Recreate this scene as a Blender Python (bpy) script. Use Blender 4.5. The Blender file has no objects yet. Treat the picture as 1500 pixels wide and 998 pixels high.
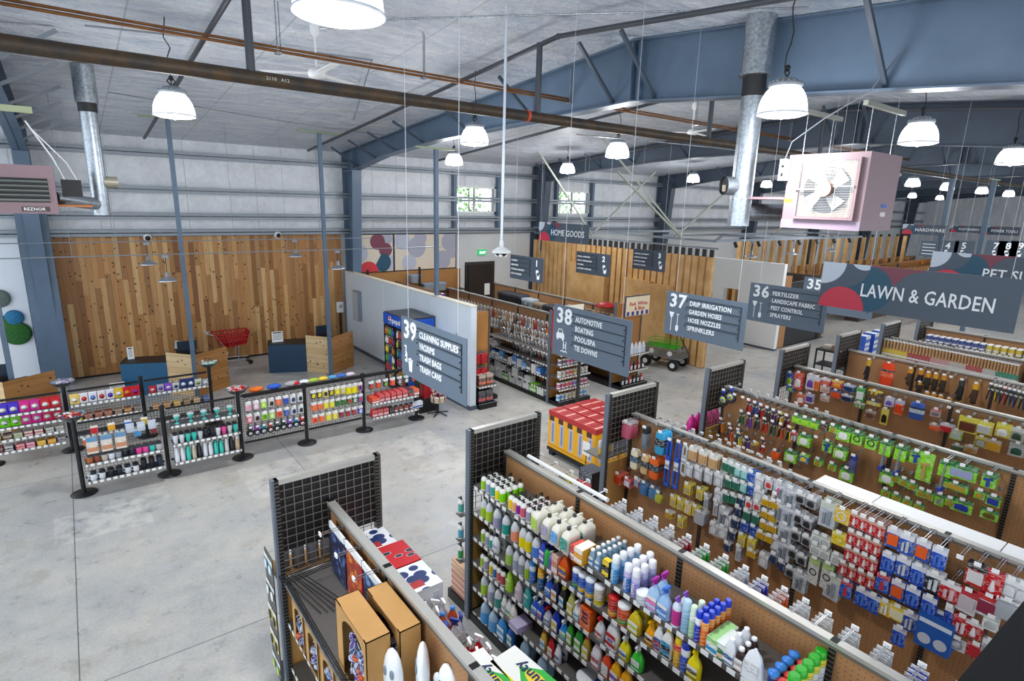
import bpy, math, random
from mathutils import Vector, Matrix
random.seed(7)
PI = math.pi
scene = bpy.context.scene
COL = scene.collection

# ------------------------------------------------------------------ camera
CAMH = 4.83
FPX = 837.0
EAST = Vector((0.795, -0.606, 0.026)); NORTH = Vector((0, 0, 0))
def _ray(px, py): return Vector((px - 750.0, -(py - 499.0), -FPX))
NORTH = _ray(90.7, 280.0).normalized()
EAST = _ray(1870.0, 328.0); EAST = (EAST - NORTH * EAST.dot(NORTH)).normalized()
UP = EAST.cross(NORTH)
R3 = Matrix((EAST, NORTH, UP))            # world = R3 @ camera
cam_data = bpy.data.cameras.new('camera')
cam = bpy.data.objects.new('camera', cam_data)
COL.objects.link(cam)
cam_data.sensor_width = 36.0
cam_data.lens = FPX / 1500.0 * 36.0
cam_data.clip_end = 300
cam.matrix_world = Matrix.Translation((0, 0, CAMH)) @ R3.to_4x4()
scene.camera = cam

# surveying helper: where the line of sight through a pixel meets a real plane of the building
def U(px, py, x=None, y=None, z=None):
    d = R3 @ _ray(px, py)
    if x is not None: t = x / d.x
    elif y is not None: t = y / d.y
    else: t = (z - CAMH) / d.z
    return Vector((d.x * t, d.y * t, d.z * t + CAMH))

# ------------------------------------------------------------------ view, world, light
scene.view_settings.view_transform = 'Standard'
scene.view_settings.look = 'None'
scene.view_settings.gamma = 1.0
scene.view_settings.use_curve_mapping = False
scene.view_settings.exposure = 0.56
scene.cycles.use_denoising = True
scene.cycles.max_bounces = 6
scene.cycles.diffuse_bounces = 4
scene.cycles.glossy_bounces = 3
scene.cycles.transmission_bounces = 6
scene.cycles.transparent_max_bounces = 8
scene.cycles.sample_clamp_indirect = 4.0
scene.cycles.caustics_reflective = False
scene.cycles.caustics_refractive = False
W = bpy.data.worlds.new('world'); scene.world = W; W.use_nodes = True
bg = W.node_tree.nodes['Background']
bg.inputs['Color'].default_value = (0.82, 0.91, 1.0, 1)
bg.inputs["Strength"].default_value = 1.9
LAMP_W = 260.0
LAMP_EMIT = 1.1

# ------------------------------------------------------------------ colour + materials
def lin(c):
    if isinstance(c, str):
        c = c.lstrip('#'); c = [int(c[i:i + 2], 16) / 255 for i in (0, 2, 4)]
        return tuple((v / 12.92 if v <= 0.04045 else ((v + 0.055) / 1.055) ** 2.4) for v in c) + (1,)
    return tuple(c) + (1,)
_M = {}
def mat(col, rough=0.5, metal=0.0, trans=0.0, emit=0.0, alpha=1.0, spec=0.5, name=None):
    key = (col, rough, metal, trans, emit, alpha, spec)
    if key in _M: return _M[key]
    m = bpy.data.materials.new(name or 'plain_surface'); m.use_nodes = True
    b = m.node_tree.nodes['Principled BSDF']
    c = lin(col)
    b.inputs['Base Color'].default_value = c
    b.inputs['Roughness'].default_value = rough
    b.inputs['Metallic'].default_value = metal
    b.inputs['Transmission Weight'].default_value = trans
    b.inputs['Alpha'].default_value = alpha
    b.inputs['Specular IOR Level'].default_value = spec
    if emit:
        b.inputs['Emission Color'].default_value = c
        b.inputs['Emission Strength'].default_value = emit
    _M[key] = m
    return m
class NT:
    """tiny node-graph helper"""
    def __init__(s, name, rough=0.5, metal=0.0):
        s.m = bpy.data.materials.new(name); s.m.use_nodes = True
        s.t = s.m.node_tree; s.b = s.t.nodes['Principled BSDF']
        s.b.inputs['Roughness'].default_value = rough; s.b.inputs['Metallic'].default_value = metal
        s.co = s.t.nodes.new('ShaderNodeTexCoord')
    def put(s, n, i, v):
        if isinstance(v, bpy.types.NodeSocket): s.t.links.new(v, n.inputs[i])
        elif v is not None: n.inputs[i].default_value = v
    def sep(s, kind='Object'):
        n = s.t.nodes.new('ShaderNodeSeparateXYZ'); s.t.links.new(s.co.outputs[kind], n.inputs[0]); return n.outputs
    def comb(s, x, y, z):
        n = s.t.nodes.new('ShaderNodeCombineXYZ')
        for i, v in enumerate((x, y, z)): s.put(n, i, v)
        return n.outputs[0]
    def ma(s, op, a, b=None, c=None):
        n = s.t.nodes.new('ShaderNodeMath'); n.operation = op
        for i, v in enumerate((a, b, c)):
            if v is not None: s.put(n, i, v)
        return n.outputs[0]
    def noise(s, vec, scale, detail=3, rough=0.5):
        n = s.t.nodes.new('ShaderNodeTexNoise'); s.put(n, 'Vector', vec)
        n.inputs['Scale'].default_value = scale; n.inputs['Detail'].default_value = detail; n.inputs['Roughness'].default_value = rough
        return n.outputs[0]
    def white(s, vec):
        n = s.t.nodes.new('ShaderNodeTexWhiteNoise'); n.noise_dimensions = '3D'; s.put(n, 'Vector', vec); return n.outputs[0]
    def voro(s, vec, scale):
        n = s.t.nodes.new('ShaderNodeTexVoronoi'); s.put(n, 'Vector', vec); n.inputs['Scale'].default_value = scale; return n.outputs[0]
    def ramp(s, fac, stops, interp='LINEAR'):
        n = s.t.nodes.new('ShaderNodeValToRGB'); n.color_ramp.interpolation = interp
        e = n.color_ramp.elements
        while len(e) < len(stops): e.new(0.5)
        for i, (p, c) in enumerate(stops): e[i].position = p; e[i].color = lin(c)
        s.put(n, 0, fac); return n.outputs[0]
    def mix(s, fac, a, b, mode='MIX'):
        n = s.t.nodes.new('ShaderNodeMix'); n.data_type = 'RGBA'; n.blend_type = mode
        s.put(n, 0, fac)
        s.put(n, 6, a if isinstance(a, bpy.types.NodeSocket) else lin(a))
        s.put(n, 7, b if isinstance(b, bpy.types.NodeSocket) else lin(b))
        return n.outputs[2]
    def out(s, col=None, rough=None, bump=None, dist=0.01, strength=0.5):
        if col is not None: s.put(s.b, 'Base Color', col)
        if rough is not None: s.put(s.b, 'Roughness', rough)
        if bump is not None:
            n = s.t.nodes.new('ShaderNodeBump'); n.inputs['Distance'].default_value = dist; n.inputs['Strength'].default_value = strength
            s.put(n, 'Height', bump); s.t.links.new(n.outputs[0], s.b.inputs['Normal'])
        return s.m

# ------------------------------------------------------------------ mesh builder
class MB:
    def __init__(s): s.v = []; s.f = []; s.mi = []; s.sm = []; s.mats = []
    def _m(s, m):
        if m not in s.mats: s.mats.append(m)
        return s.mats.index(m)
    def add(s, vs, fs, m, smooth=False):
        k = len(s.v); s.v += [tuple(p) for p in vs]; i = s._m(m)
        for f in fs: s.f.append(tuple(k + q for q in f)); s.mi.append(i); s.sm.append(smooth)
        return s
    def box(s, a, b, m, bev=0.0):
        x0, x1 = sorted((a[0], b[0])); y0, y1 = sorted((a[1], b[1])); z0, z1 = sorted((a[2], b[2]))
        vs = [(x0, y0, z0), (x1, y0, z0), (x1, y1, z0), (x0, y1, z0), (x0, y0, z1), (x1, y0, z1), (x1, y1, z1), (x0, y1, z1)]
        return s.add(vs, [(3, 2, 1, 0), (4, 5, 6, 7), (0, 1, 5, 4), (1, 2, 6, 5), (2, 3, 7, 6), (3, 0, 4, 7)], m)
    def bar(s, p, q, w, h, m, up=(0, 0, 1)):
        p = Vector(p); q = Vector(q); d = (q - p).normalized(); u = Vector(up)
        if abs(d.dot(u)) > 0.95: u = Vector((0, 1, 0))
        r = d.cross(u).normalized() * (w / 2); u = r.cross(d).normalized() * (h / 2)
        vs = [p - r - u, p + r - u, p + r + u, p - r + u, q - r - u, q + r - u, q + r + u, q - r + u]
        return s.add(vs, [(0, 1, 2, 3), (7, 6, 5, 4), (4, 5, 1, 0), (5, 6, 2, 1), (6, 7, 3, 2), (7, 4, 0, 3)], m)
    def cyl(s, p, q, r, m, seg=10, r2=None, cap=True):
        p = Vector(p); q = Vector(q); d = (q - p).normalized(); u = Vector((0, 0, 1)) if abs(d.z) < 0.9 else Vector((1, 0, 0))
        a = d.cross(u).normalized(); b = d.cross(a); r2 = r if r2 is None else r2
        vs = [p + (a * math.cos(t) + b * math.sin(t)) * r for t in [2 * PI * i / seg for i in range(seg)]]
        vs += [q + (a * math.cos(t) + b * math.sin(t)) * r2 for t in [2 * PI * i / seg for i in range(seg)]]
        s.add(vs, [(i, (i + 1) % seg, seg + (i + 1) % seg, seg + i) for i in range(seg)], m, True)
        if cap: s.add(vs, [tuple(range(seg - 1, -1, -1)), tuple(range(seg, 2 * seg))], m)
        return s
    def tube(s, pts, r, m, seg=6):
        for i in range(len(pts) - 1): s.cyl(pts[i], pts[i + 1], r, m, seg)
        return s
    def lathe(s, prof, m, seg=16, c=(0, 0, 0), sx=1.0, sy=1.0, n=2.0, smooth=True):
        """profile [(r, z)...] round the z axis, super-ellipse cross-section"""
        def cs(t):
            ct, st = math.cos(t), math.sin(t)
            if n == 2.0: return ct, st
            return math.copysign(abs(ct) ** (2 / n), ct), math.copysign(abs(st) ** (2 / n), st)
        vs = []
        for r, z in prof:
            for i in range(seg):
                x, y = cs(2 * PI * (i + 0.5) / seg); vs.append((c[0] + x * r * sx, c[1] + y * r * sy, c[2] + z))
        fs = []
        for k in range(len(prof) - 1):
            for i in range(seg):
                j = (i + 1) % seg; fs.append((k * seg + i, k * seg + j, (k + 1) * seg + j, (k + 1) * seg + i))
        s.add(vs, fs, m, smooth)
        L = (len(prof) - 1) * seg
        s.add(vs, [tuple(range(seg - 1, -1, -1)), tuple(range(L, L + seg))], m)
        return s
    def prism(s, poly, ax, a, b, m):
        """polygon [(u, v)] in the plane normal to axis ax, from a to b. ax 'x': (u,v)=(y,z); 'y': (x,z); 'z': (x,y)"""
        def P(u, v, w): return {'x': (w, u, v), 'y': (u, w, v), 'z': (u, v, w)}[ax]
        n = len(poly); vs = [P(u, v, a) for u, v in poly] + [P(u, v, b) for u, v in poly]
        ar = sum(poly[i][0] * poly[(i + 1) % n][1] - poly[(i + 1) % n][0] * poly[i][1] for i in range(n))
        flip = (ar > 0) ^ (b > a) ^ (ax == 'y')
        fs = [tuple(range(n)), tuple(range(2 * n - 1, n - 1, -1))] + [((i + 1) % n, i, n + i, n + (i + 1) % n) for i in range(n)]
        if flip: fs = [tuple(reversed(f)) for f in fs]
        return s.add(vs, fs, m)
    def sphere(s, c, r, m, seg=10, rings=6, sc=(1, 1, 1)):
        prof = [(max(math.sin(PI * k / rings), 0.02) * r, -math.cos(PI * k / rings) * r * sc[2]) for k in range(rings + 1)]
        return s.lathe(prof, m, seg, c, sc[0], sc[1])
    def mesh(s, name):
        me = bpy.data.meshes.new(name); me.from_pydata(s.v, [], s.f)
        for m in s.mats: me.materials.append(m)
        me.polygons.foreach_set('material_index', s.mi); me.polygons.foreach_set('use_smooth', s.sm); me.update()
        return me
    def obj(s, name, parent=None, loc=(0, 0, 0), label=None, rz=0.0):
        return link(name, s.mesh(name), parent, loc, label, rz)
def link(name, data, parent=None, loc=(0, 0, 0), label=None, rz=0.0):
    o = bpy.data.objects.new(name, data); COL.objects.link(o)
    o.location = loc; o.rotation_euler = (0, 0, rz)
    if parent is not None: o.parent = parent
    if label: o['label'] = label
    return o
def tag(o, label, cat, group=None):
    o['label'] = label; o['category'] = cat
    if group: o['group'] = group
    return o
def thing(name, label, cat, loc=(0, 0, 0), rz=0.0, group=None):
    return tag(link(name, None, None, loc, None, rz), label, cat, group)
def struct(name, mb, parent=None):
    o = mb.obj(name, parent)
    if parent is None: o['kind'] = 'structure'
    return o
_T = {}
def text_mesh(txt, size, m, bold=0.0, depth=0.004, align='LEFT'):
    key = (txt, size, m.name, bold, depth, align)
    if key in _T: return _T[key]
    cu = bpy.data.curves.new('lettering', 'FONT'); cu.body = txt; cu.size = size; cu.extrude = depth / 2; cu.offset = bold
    cu.align_x = align; cu.resolution_u = 2; cu.space_character = 1.0 + bold * 4 / size
    o = bpy.data.objects.new('lettering_source', cu); COL.objects.link(o)
    dg = bpy.context.evaluated_depsgraph_get(); dg.update()
    me = bpy.data.meshes.new_from_object(o.evaluated_get(dg)); me.name = 'lettering'
    bpy.data.objects.remove(o)
    me.materials.clear(); me.materials.append(m)
    _T[key] = me
    return me
def text(txt, size, m, parent, mtx, bold=0.0, depth=0.004, align='LEFT', name='lettering'):
    o = link(name, text_mesh(txt, size, m, bold, depth, align), parent)
    o.matrix_local = mtx
    return o
# text axes: facing west (reads towards the south), facing south (reads towards the east), facing up
def FW(x, y, z): return Matrix(((0, 0, -1, x), (-1, 0, 0, y), (0, 1, 0, z), (0, 0, 0, 1)))
def FS(x, y, z): return Matrix(((1, 0, 0, x), (0, 0, -1, y), (0, 1, 0, z), (0, 0, 0, 1)))
ORD = 'first second third fourth fifth sixth seventh eighth ninth tenth eleventh twelfth thirteenth fourteenth fifteenth sixteenth seventeenth eighteenth nineteenth twentieth'.split()
_TEN = {2: 'twenty', 3: 'thirty', 4: 'forty', 5: 'fifty', 6: 'sixty', 7: 'seventy', 8: 'eighty'}
def nth(i):
    if i < 20: return ORD[i]
    t, u = divmod(i + 1, 10)
    return {2: 'twentieth', 3: 'thirtieth', 4: 'fortieth', 5: 'fiftieth', 6: 'sixtieth', 7: 'seventieth', 8: 'eightieth'}[t] if u == 0 else _TEN[t] + '-' + ORD[u - 1]
# ------------------------------------------------------------------ procedural materials of the building
def m_floor():
    n = NT('polished_concrete'); o = n.sep('Object'); v = n.co.outputs['Object']
    a = n.noise(v, 0.55, 6, 0.6); b = n.noise(v, 3.5, 5, 0.65); c = n.noise(v, 28, 4, 0.7)
    col = n.ramp(a, [(0.36, '#a2a6aa'), (0.5, '#bbb9b4'), (0.64, '#cdc7bc')])
    col = n.mix(0.34, col, n.ramp(b, [(0.34, '#8f9296'), (0.5, '#b5b2ac'), (0.66, '#cdc7bc')]))
    col = n.mix(0.22, col, n.ramp(c, [(0.3, '#77797b'), (0.7, '#c9c5bd')]))
    st = n.noise(v, 1.4, 7, 0.75)
    col = n.mix(n.ma('MULTIPLY', n.ramp(st, [(0.54, '#000000'), (0.62, '#ffffff')]), 0.35), col, '#978b7c')
    def rect(x0, x1, y0, y1):
        r = n.ma('MULTIPLY', n.ma('GREATER_THAN', o[0], x0), n.ma('LESS_THAN', o[0], x1))
        return n.ma('MULTIPLY', r, n.ma('MULTIPLY', n.ma('GREATER_THAN', o[1], y0), n.ma('LESS_THAN', o[1], y1)))
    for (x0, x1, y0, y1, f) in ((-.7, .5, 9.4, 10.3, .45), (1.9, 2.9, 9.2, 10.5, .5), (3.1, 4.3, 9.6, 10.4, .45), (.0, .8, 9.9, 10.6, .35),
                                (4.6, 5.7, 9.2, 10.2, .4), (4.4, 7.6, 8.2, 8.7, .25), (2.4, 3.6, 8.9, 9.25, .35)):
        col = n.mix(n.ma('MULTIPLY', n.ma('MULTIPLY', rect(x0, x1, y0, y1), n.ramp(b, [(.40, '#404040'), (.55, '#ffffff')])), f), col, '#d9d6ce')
    # saw cut joints
    def cut(sock, at, w=0.006):
        return n.ma('LESS_THAN', n.ma('ABSOLUTE', n.ma('SUBTRACT', sock, at)), w)
    for (sk, at) in ((0, -.46), (1, 6.28), (0, 2.9), (1, 11.9), (1, 16.0), (0, 6.9), (0, 11.0), (0, 16.0), (0, 20.5)):
        col = n.mix(n.ma('MULTIPLY', cut(o[sk], at), 0.8), col, '#4a4a49')
    rg = n.ramp(b, [(0.3, '#8a8a8a'), (0.7, '#a4a4a4')])
    return n.out(col, rg, n.noise(v, 60, 3), 0.002, 0.2)
def m_insul(name, ax, tint='#c6cbd2', bs=1.0):
    """white vinyl-faced insulation, wrinkled; seams every 1.2 m"""
    n = NT(name, 0.38); o = n.sep('Object'); v = n.co.outputs['Object']
    a = n.noise(n.comb(n.ma('MULTIPLY', o[0], 1.0), n.ma('MULTIPLY', o[1], 3.0), n.ma('MULTIPLY', o[2], 0.8)), 1.3, 6, 0.6)
    b = n.noise(v, 9, 4, 0.7)
    seam = n.ma('LESS_THAN', n.ma('ABSOLUTE', n.ma('SUBTRACT', n.ma('FRACT', n.ma('DIVIDE', o[ax], 1.83)), 0.5)), 0.006)
    col = n.mix(n.ramp(n.ma('ADD', n.ma('MULTIPLY', b, .4), n.ma('MULTIPLY', a, .6)), [(.34, '#000000'), (.64, '#ffffff')]), tint, '#eef0f3'); col = n.mix(n.ma('MULTIPLY', seam, 0.5), col, '#8d8f8f')  # wrinkle light and shade also mixed into the colour, from the bump's noise
    h = n.ma('ADD', a, n.ma('MULTIPLY', b, 0.25))
    return n.out(col, None, h, 0.2 * bs, bs)
def m_plank(name, wid, ax, cols, knots=True, length=1.7, horiz=False):
    """boards of random tone with knots; ax = axis across the boards"""
    n = NT(name, 0.5); o = n.sep('Object')
    u = o[ax]; w = o[2]
    if horiz: u, w = o[2], (o[0] if ax != 0 else o[1])
    k = n.ma('FLOOR', n.ma('DIVIDE', u, wid))
    off = n.ma('MULTIPLY', n.white(n.comb(k, 3.1, 0.0)), length)
    j = n.ma('FLOOR', n.ma('DIVIDE', n.ma('ADD', w, off), length))
    t = n.white(n.comb(k, j, 1.7))
    col = n.ramp(t, [(i / (len(cols) - 1), c) for i, c in enumerate(cols)])
    gr = n.noise(n.comb(n.ma('MULTIPLY', u, 38), n.ma('ADD', n.ma('MULTIPLY', w, 1.6), n.ma('MULTIPLY', t, 50)), n.ma('MULTIPLY', k, 7.0)), 1.0, 5, 0.6)
    col = n.mix(n.ma('MULTIPLY', n.ramp(gr, [(0.42, '#000000'), (0.7, '#ffffff')]), 0.35), col, '#6d4420')
    if knots:
        kd = n.voro(n.comb(n.ma('MULTIPLY', u, 1.0), n.ma('ADD', n.ma('MULTIPLY', w, 0.75), n.ma('MULTIPLY', t, 9.0)), 0.0), 7.5)
        col = n.mix(n.ramp(kd, [(0.12, '#ffffff'), (0.2, '#000000')]), col, '#4c2a12')
    edge = n.ma('LESS_THAN', n.ma('ABSOLUTE', n.ma('SUBTRACT', n.ma('FRACT', n.ma('DIVIDE', u, wid)), 0.5)), 0.485)
    col = n.mix(edge, '#3d2413', col)
    return n.out(col)
def m_peg():
    n = NT('pegboard', 0.55); o = n.sep('Object')
    u = n.ma('SUBTRACT', n.ma('FRACT', n.ma('DIVIDE', o[1], 0.0381)), 0.5); w = n.ma('SUBTRACT', n.ma('FRACT', n.ma('DIVIDE', o[2], 0.0381)), 0.5)
    d = n.ma('SQRT', n.ma('ADD', n.ma('MULTIPLY', u, u), n.ma('MULTIPLY', w, w)))
    base = n.mix(n.noise(n.co.outputs['Object'], 40, 3), '#b8895c', '#a2734a')
    return n.out(n.mix(n.ma('LESS_THAN', d, 0.10), base, '#3b2615'))
def m_slot():
    """dark slotted standard on an upright"""
    n = NT('slotted_upright', 0.45, 0.3); o = n.sep('Object')
    w = n.ma('ABSOLUTE', n.ma('SUBTRACT', n.ma('FRACT', n.ma('DIVIDE', o[2], 0.036)), 0.5))
    return n.out(n.mix(n.ma('LESS_THAN', w, 0.26), '#57534e', '#0d0c0b'))
def m_strip(ax, pitch, a, b, fill):
    """price rail: paper tags in a plastic channel"""
    n = NT('price_rail', 0.4); o = n.sep('Object')
    q = n.ma('DIVIDE', o[ax], pitch)
    f = n.ma('FRACT', q); r = n.white(n.comb(n.ma('FLOOR', q), 0.0, 0.0))
    on = n.ma('MULTIPLY', n.ma('LESS_THAN', f, fill), n.ma('LESS_THAN', r, 0.9))
    return n.out(n.mix(on, a, b))
def m_galv(name, tint='#b9c0c6', rough=0.32):
    n = NT(name, rough, 0.85); v = n.co.outputs['Object']
    k = n.voro(v, 26)
    return n.out(n.mix(k, tint, '#8e969d'), None, n.noise(v, 14, 3), 0.004, 0.3)
def m_rust(name, a, b):
    n = NT(name, 0.55, 0.4); v = n.co.outputs['Object']
    return n.out(n.mix(n.ramp(n.noise(v, 5, 6, 0.7), [(0.4, '#000000'), (0.65, '#ffffff')]), a, b))
def m_brush(name, a, b, rough=0.55, scale=3.0):
    n = NT(name, rough); v = n.co.outputs['Object']
    return n.out(n.mix(n.ramp(n.noise(v, scale, 4, 0.6), [(0.35, '#000000'), (0.7, '#ffffff')]), a, b))
FLOOR = m_floor()
INS_ROOF = m_insul('roof_insulation', 0, '#bcc8da', .85); INS_WALL = m_insul('wall_insulation', 0, '#cfced0', .45)
CEDAR = m_plank('cedar_planks', 0.125, 0, ['#96683a', '#c0894e', '#a8733e', '#d8aa6e', '#84542b', '#b98248', '#dcb47c', '#a06c38', '#c8955a'], length=2.3)
CEDAR_S = m_plank('cedar_slats', 0.9, 0, ['#a8743d', '#c08e52', '#94632f', '#b98244'], knots=False, length=3.5)
SLATMAT = m_brush('stained_slat', '#c4955c', '#deb67e', 0.5, 2.0)
PINE_W = m_plank('pine_counter_front', 0.14, 0, ['#d9b98a', '#e3c79c', '#cfae7c', '#dec193'], horiz=True, length=4.0)
PINE_S = m_plank('cedar_counter_side', 0.14, 1, ['#b07a3f', '#c08b4e', '#a57036', '#b9834a'], horiz=True, length=4.0)
PEG = m_peg(); SLOT = m_slot()
STEEL = m_brush('blue_grey_steel', '#62758a', '#54677b', 0.42, 1.2)
STEEL_D = m_brush('dark_blue_steel', '#4d5a69', '#414c59', 0.45, 1.2)
GIRT = mat('#8b9299', 0.4, 0.3); GALV = m_galv('galvanised_duct'); GALV_B = m_galv('brushed_zinc', '#c8ccd0', 0.25)
RUSTPIPE = m_rust('black_iron_pipe', '#3b3733', '#59442d'); GASPIPE = m_rust('yellow_gas_pipe', '#8a5a2c', '#6e4526')
DKPIPE = mat('#4c4f55', 0.45, 0.4)
RAIL = mat('#c9c6be', 0.32, 0.5); RAILD = mat('#77726a', 0.4, 0.4); UPR = mat('#59554f', 0.45, 0.2); UPRB = mat('#6b7480', 0.4, 0.3)
SHELF = mat('#6f6b66', 0.45, 0.2); BLACK = mat('#141416', 0.5); DARKW = mat('#232326', 0.45, 0.3)
WIRE = mat('#8c857c', 0.35, 0.6); WIREB = mat('#2a2a2c', 0.4, 0.4); CHROME = mat('#d0d2d4', 0.2, 0.9)
WHITE = mat('#f0f0ee', 0.5); OFFW = mat('#e4e4e2', 0.6); PAPER = mat('#f4f3ef', 0.7); TAGW = mat('#f7f7f5', 0.35)
WALLW = m_brush('painted_drywall', '#d9dad9', '#cfd1d2', 0.7, 0.6); WALLB = m_brush('corrugated_partition', '#c9d3dc', '#d5dde4', 0.45, 0.5)
SIGN = mat('#5c6a79', 0.55); SIGND = mat('#414b58', 0.55); SIGNL = mat('#1f262e', 0.6)
STRIPY = m_strip(1, 0.105, '#5c5956', '#f2f2f0', 0.62); STRIPX = m_strip(0, 0.09, '#8c8984', '#f2f2f0', 0.6)
# ------------------------------------------------------------------ the building shell
def zr(y): return 7.32 - 0.088 * abs(y - 6.5)
XW, XE, YS, YN = -9.0, 58.0, -11.0, 18.5
m = MB(); m.box((XW, YS, -0.2), (XE, YN + 0.3, 0.0), FLOOR); struct('floor', m)
m = MB()
for ya, yb in ((6.5, YN + 0.3), (YS, 6.5)):
    m.prism([(ya, zr(ya)), (yb, zr(yb)), (yb, zr(yb) + 0.25), (ya, zr(ya) + 0.25)], 'x', XW, XE, INS_ROOF)
struct('ceiling', m)
m = MB()
# north wall with two window holes
wins = [(11.42, 13.28, 4.42, 5.42), (16.4, 18.35, 4.40, 5.42)]
xs = [XW] + [q for w_ in wins for q in w_[:2]] + [XE]
for i in range(0, len(xs), 2): m.box((xs[i], 18.5, 3.75), (xs[i + 1], 18.8, zr(18.5)), INS_WALL)
for (a, b, c, d) in wins:
    m.box((a, 18.5, 3.75), (b, 18.8, c), INS_WALL); m.box((a, 18.5, d), (b, 18.8, zr(18.5)), INS_WALL)
m.box((XW, 18.5, 0), (XE, 18.8, 3.75), WALLW)
north = struct('wall_north', m)
m = MB(); m.box((XE, YS, 0), (XE + 0.3, YN, 7.4), INS_WALL); struct('wall_east', m)
m = MB(); m.box((-0.36, 18.36, 0.06), (7.02, 18.5, 3.70), CEDAR); m.box((-0.36, 18.38, 0.0), (7.02, 18.5, 0.06), BLACK)
struct('wall_cedar_panelling', m)
m = MB(); m.box((7.75, 18.40, 0), (15.0, 18.5, 3.66), WALLW); struct('wall_home_goods', m)
m = MB(); m.box((XW, 18.42, 0), (-1.0, 18.5, 3.72), mat('#e6e9ee', 0.6)); struct('wall_entrance', m)
m = MB()
for z in (5.86, 4.93, 4.24, 3.80):
    for dz in (0.05, -0.05):
        m.box((XW, 18.24, z + dz - 0.035), (XE, 18.5, z + dz + 0.035), GIRT)
struct('trim_girts', m)
for i, (a, b, c, d) in enumerate(wins):
    m = MB(); t = 0.07
    m.box((a, 18.45, c), (a + t, 18.75, d), WHITE); m.box((b - t, 18.45, c), (b, 18.75, d), WHITE)
    m.box((a, 18.45, c), (b, 18.75, c + t), WHITE); m.box((a, 18.45, d - t), (b, 18.75, d), WHITE)
    m.box(((a + b) / 2 - 0.03, 18.52, c), ((a + b) / 2 + 0.03, 18.6, d), WHITE)
    m.box((a - 0.12, 18.3, 3.9), (a, 18.5, 5.9), STEEL); m.box((b, 18.3, 3.9), (b + 0.12, 18.5, 5.9), STEEL)
    w = struct('window_%d' % (i + 1), m)
    g = MB(); g.box((a + t, 18.62, c + t), (b - t, 18.63, d - t), mat('#ffffff', 0.02, trans=1.0)); g.obj('pane', w)
# daylit tree foliage outside the windows
def leaf_blob(cx, cz, name):
    q = MB(); LG = [mat('#6f9a4a', 0.7), mat('#8fb964', 0.7), mat('#4f7a35', 0.7)]
    rr = random.Random(int(cx * 10))
    for k in range(900):
        p = Vector((cx + rr.gauss(0, 1.6), 22.5 + rr.uniform(-.6, .9), cz + rr.gauss(0, 1.0))); s = rr.uniform(0.05, 0.13)
        a = Vector((rr.uniform(-1, 1), rr.uniform(-.4, .4), rr.uniform(-1, 1))).normalized() * s
        b = a.cross(Vector((0.2, 1, rr.uniform(-1, 1)))).normalized() * s * 0.6
        q.add([p - a, p + b, p + a, p - b], [(0, 1, 2, 3)], rr.choice(LG))
    o = q.obj(name)
    q = MB(); BK = mat('#5e4a38', 0.8)
    for k in range(4): q.cyl((cx - 1.2 + k * 0.8, 22.6, 0), (cx - 1.5 + k * 0.9 , 22.7, cz + 1.5), 0.07, BK, 7, 0.03)
    q.obj('trunk', o)
    return o
tag(leaf_blob(13.6, 4.4, 'tree'), 'sunlit green tree seen outside through the left high window', 'tree')
tag(leaf_blob(19.2, 4.6, 'tree'), 'sunlit green tree seen outside through the right high window', 'tree')

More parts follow.
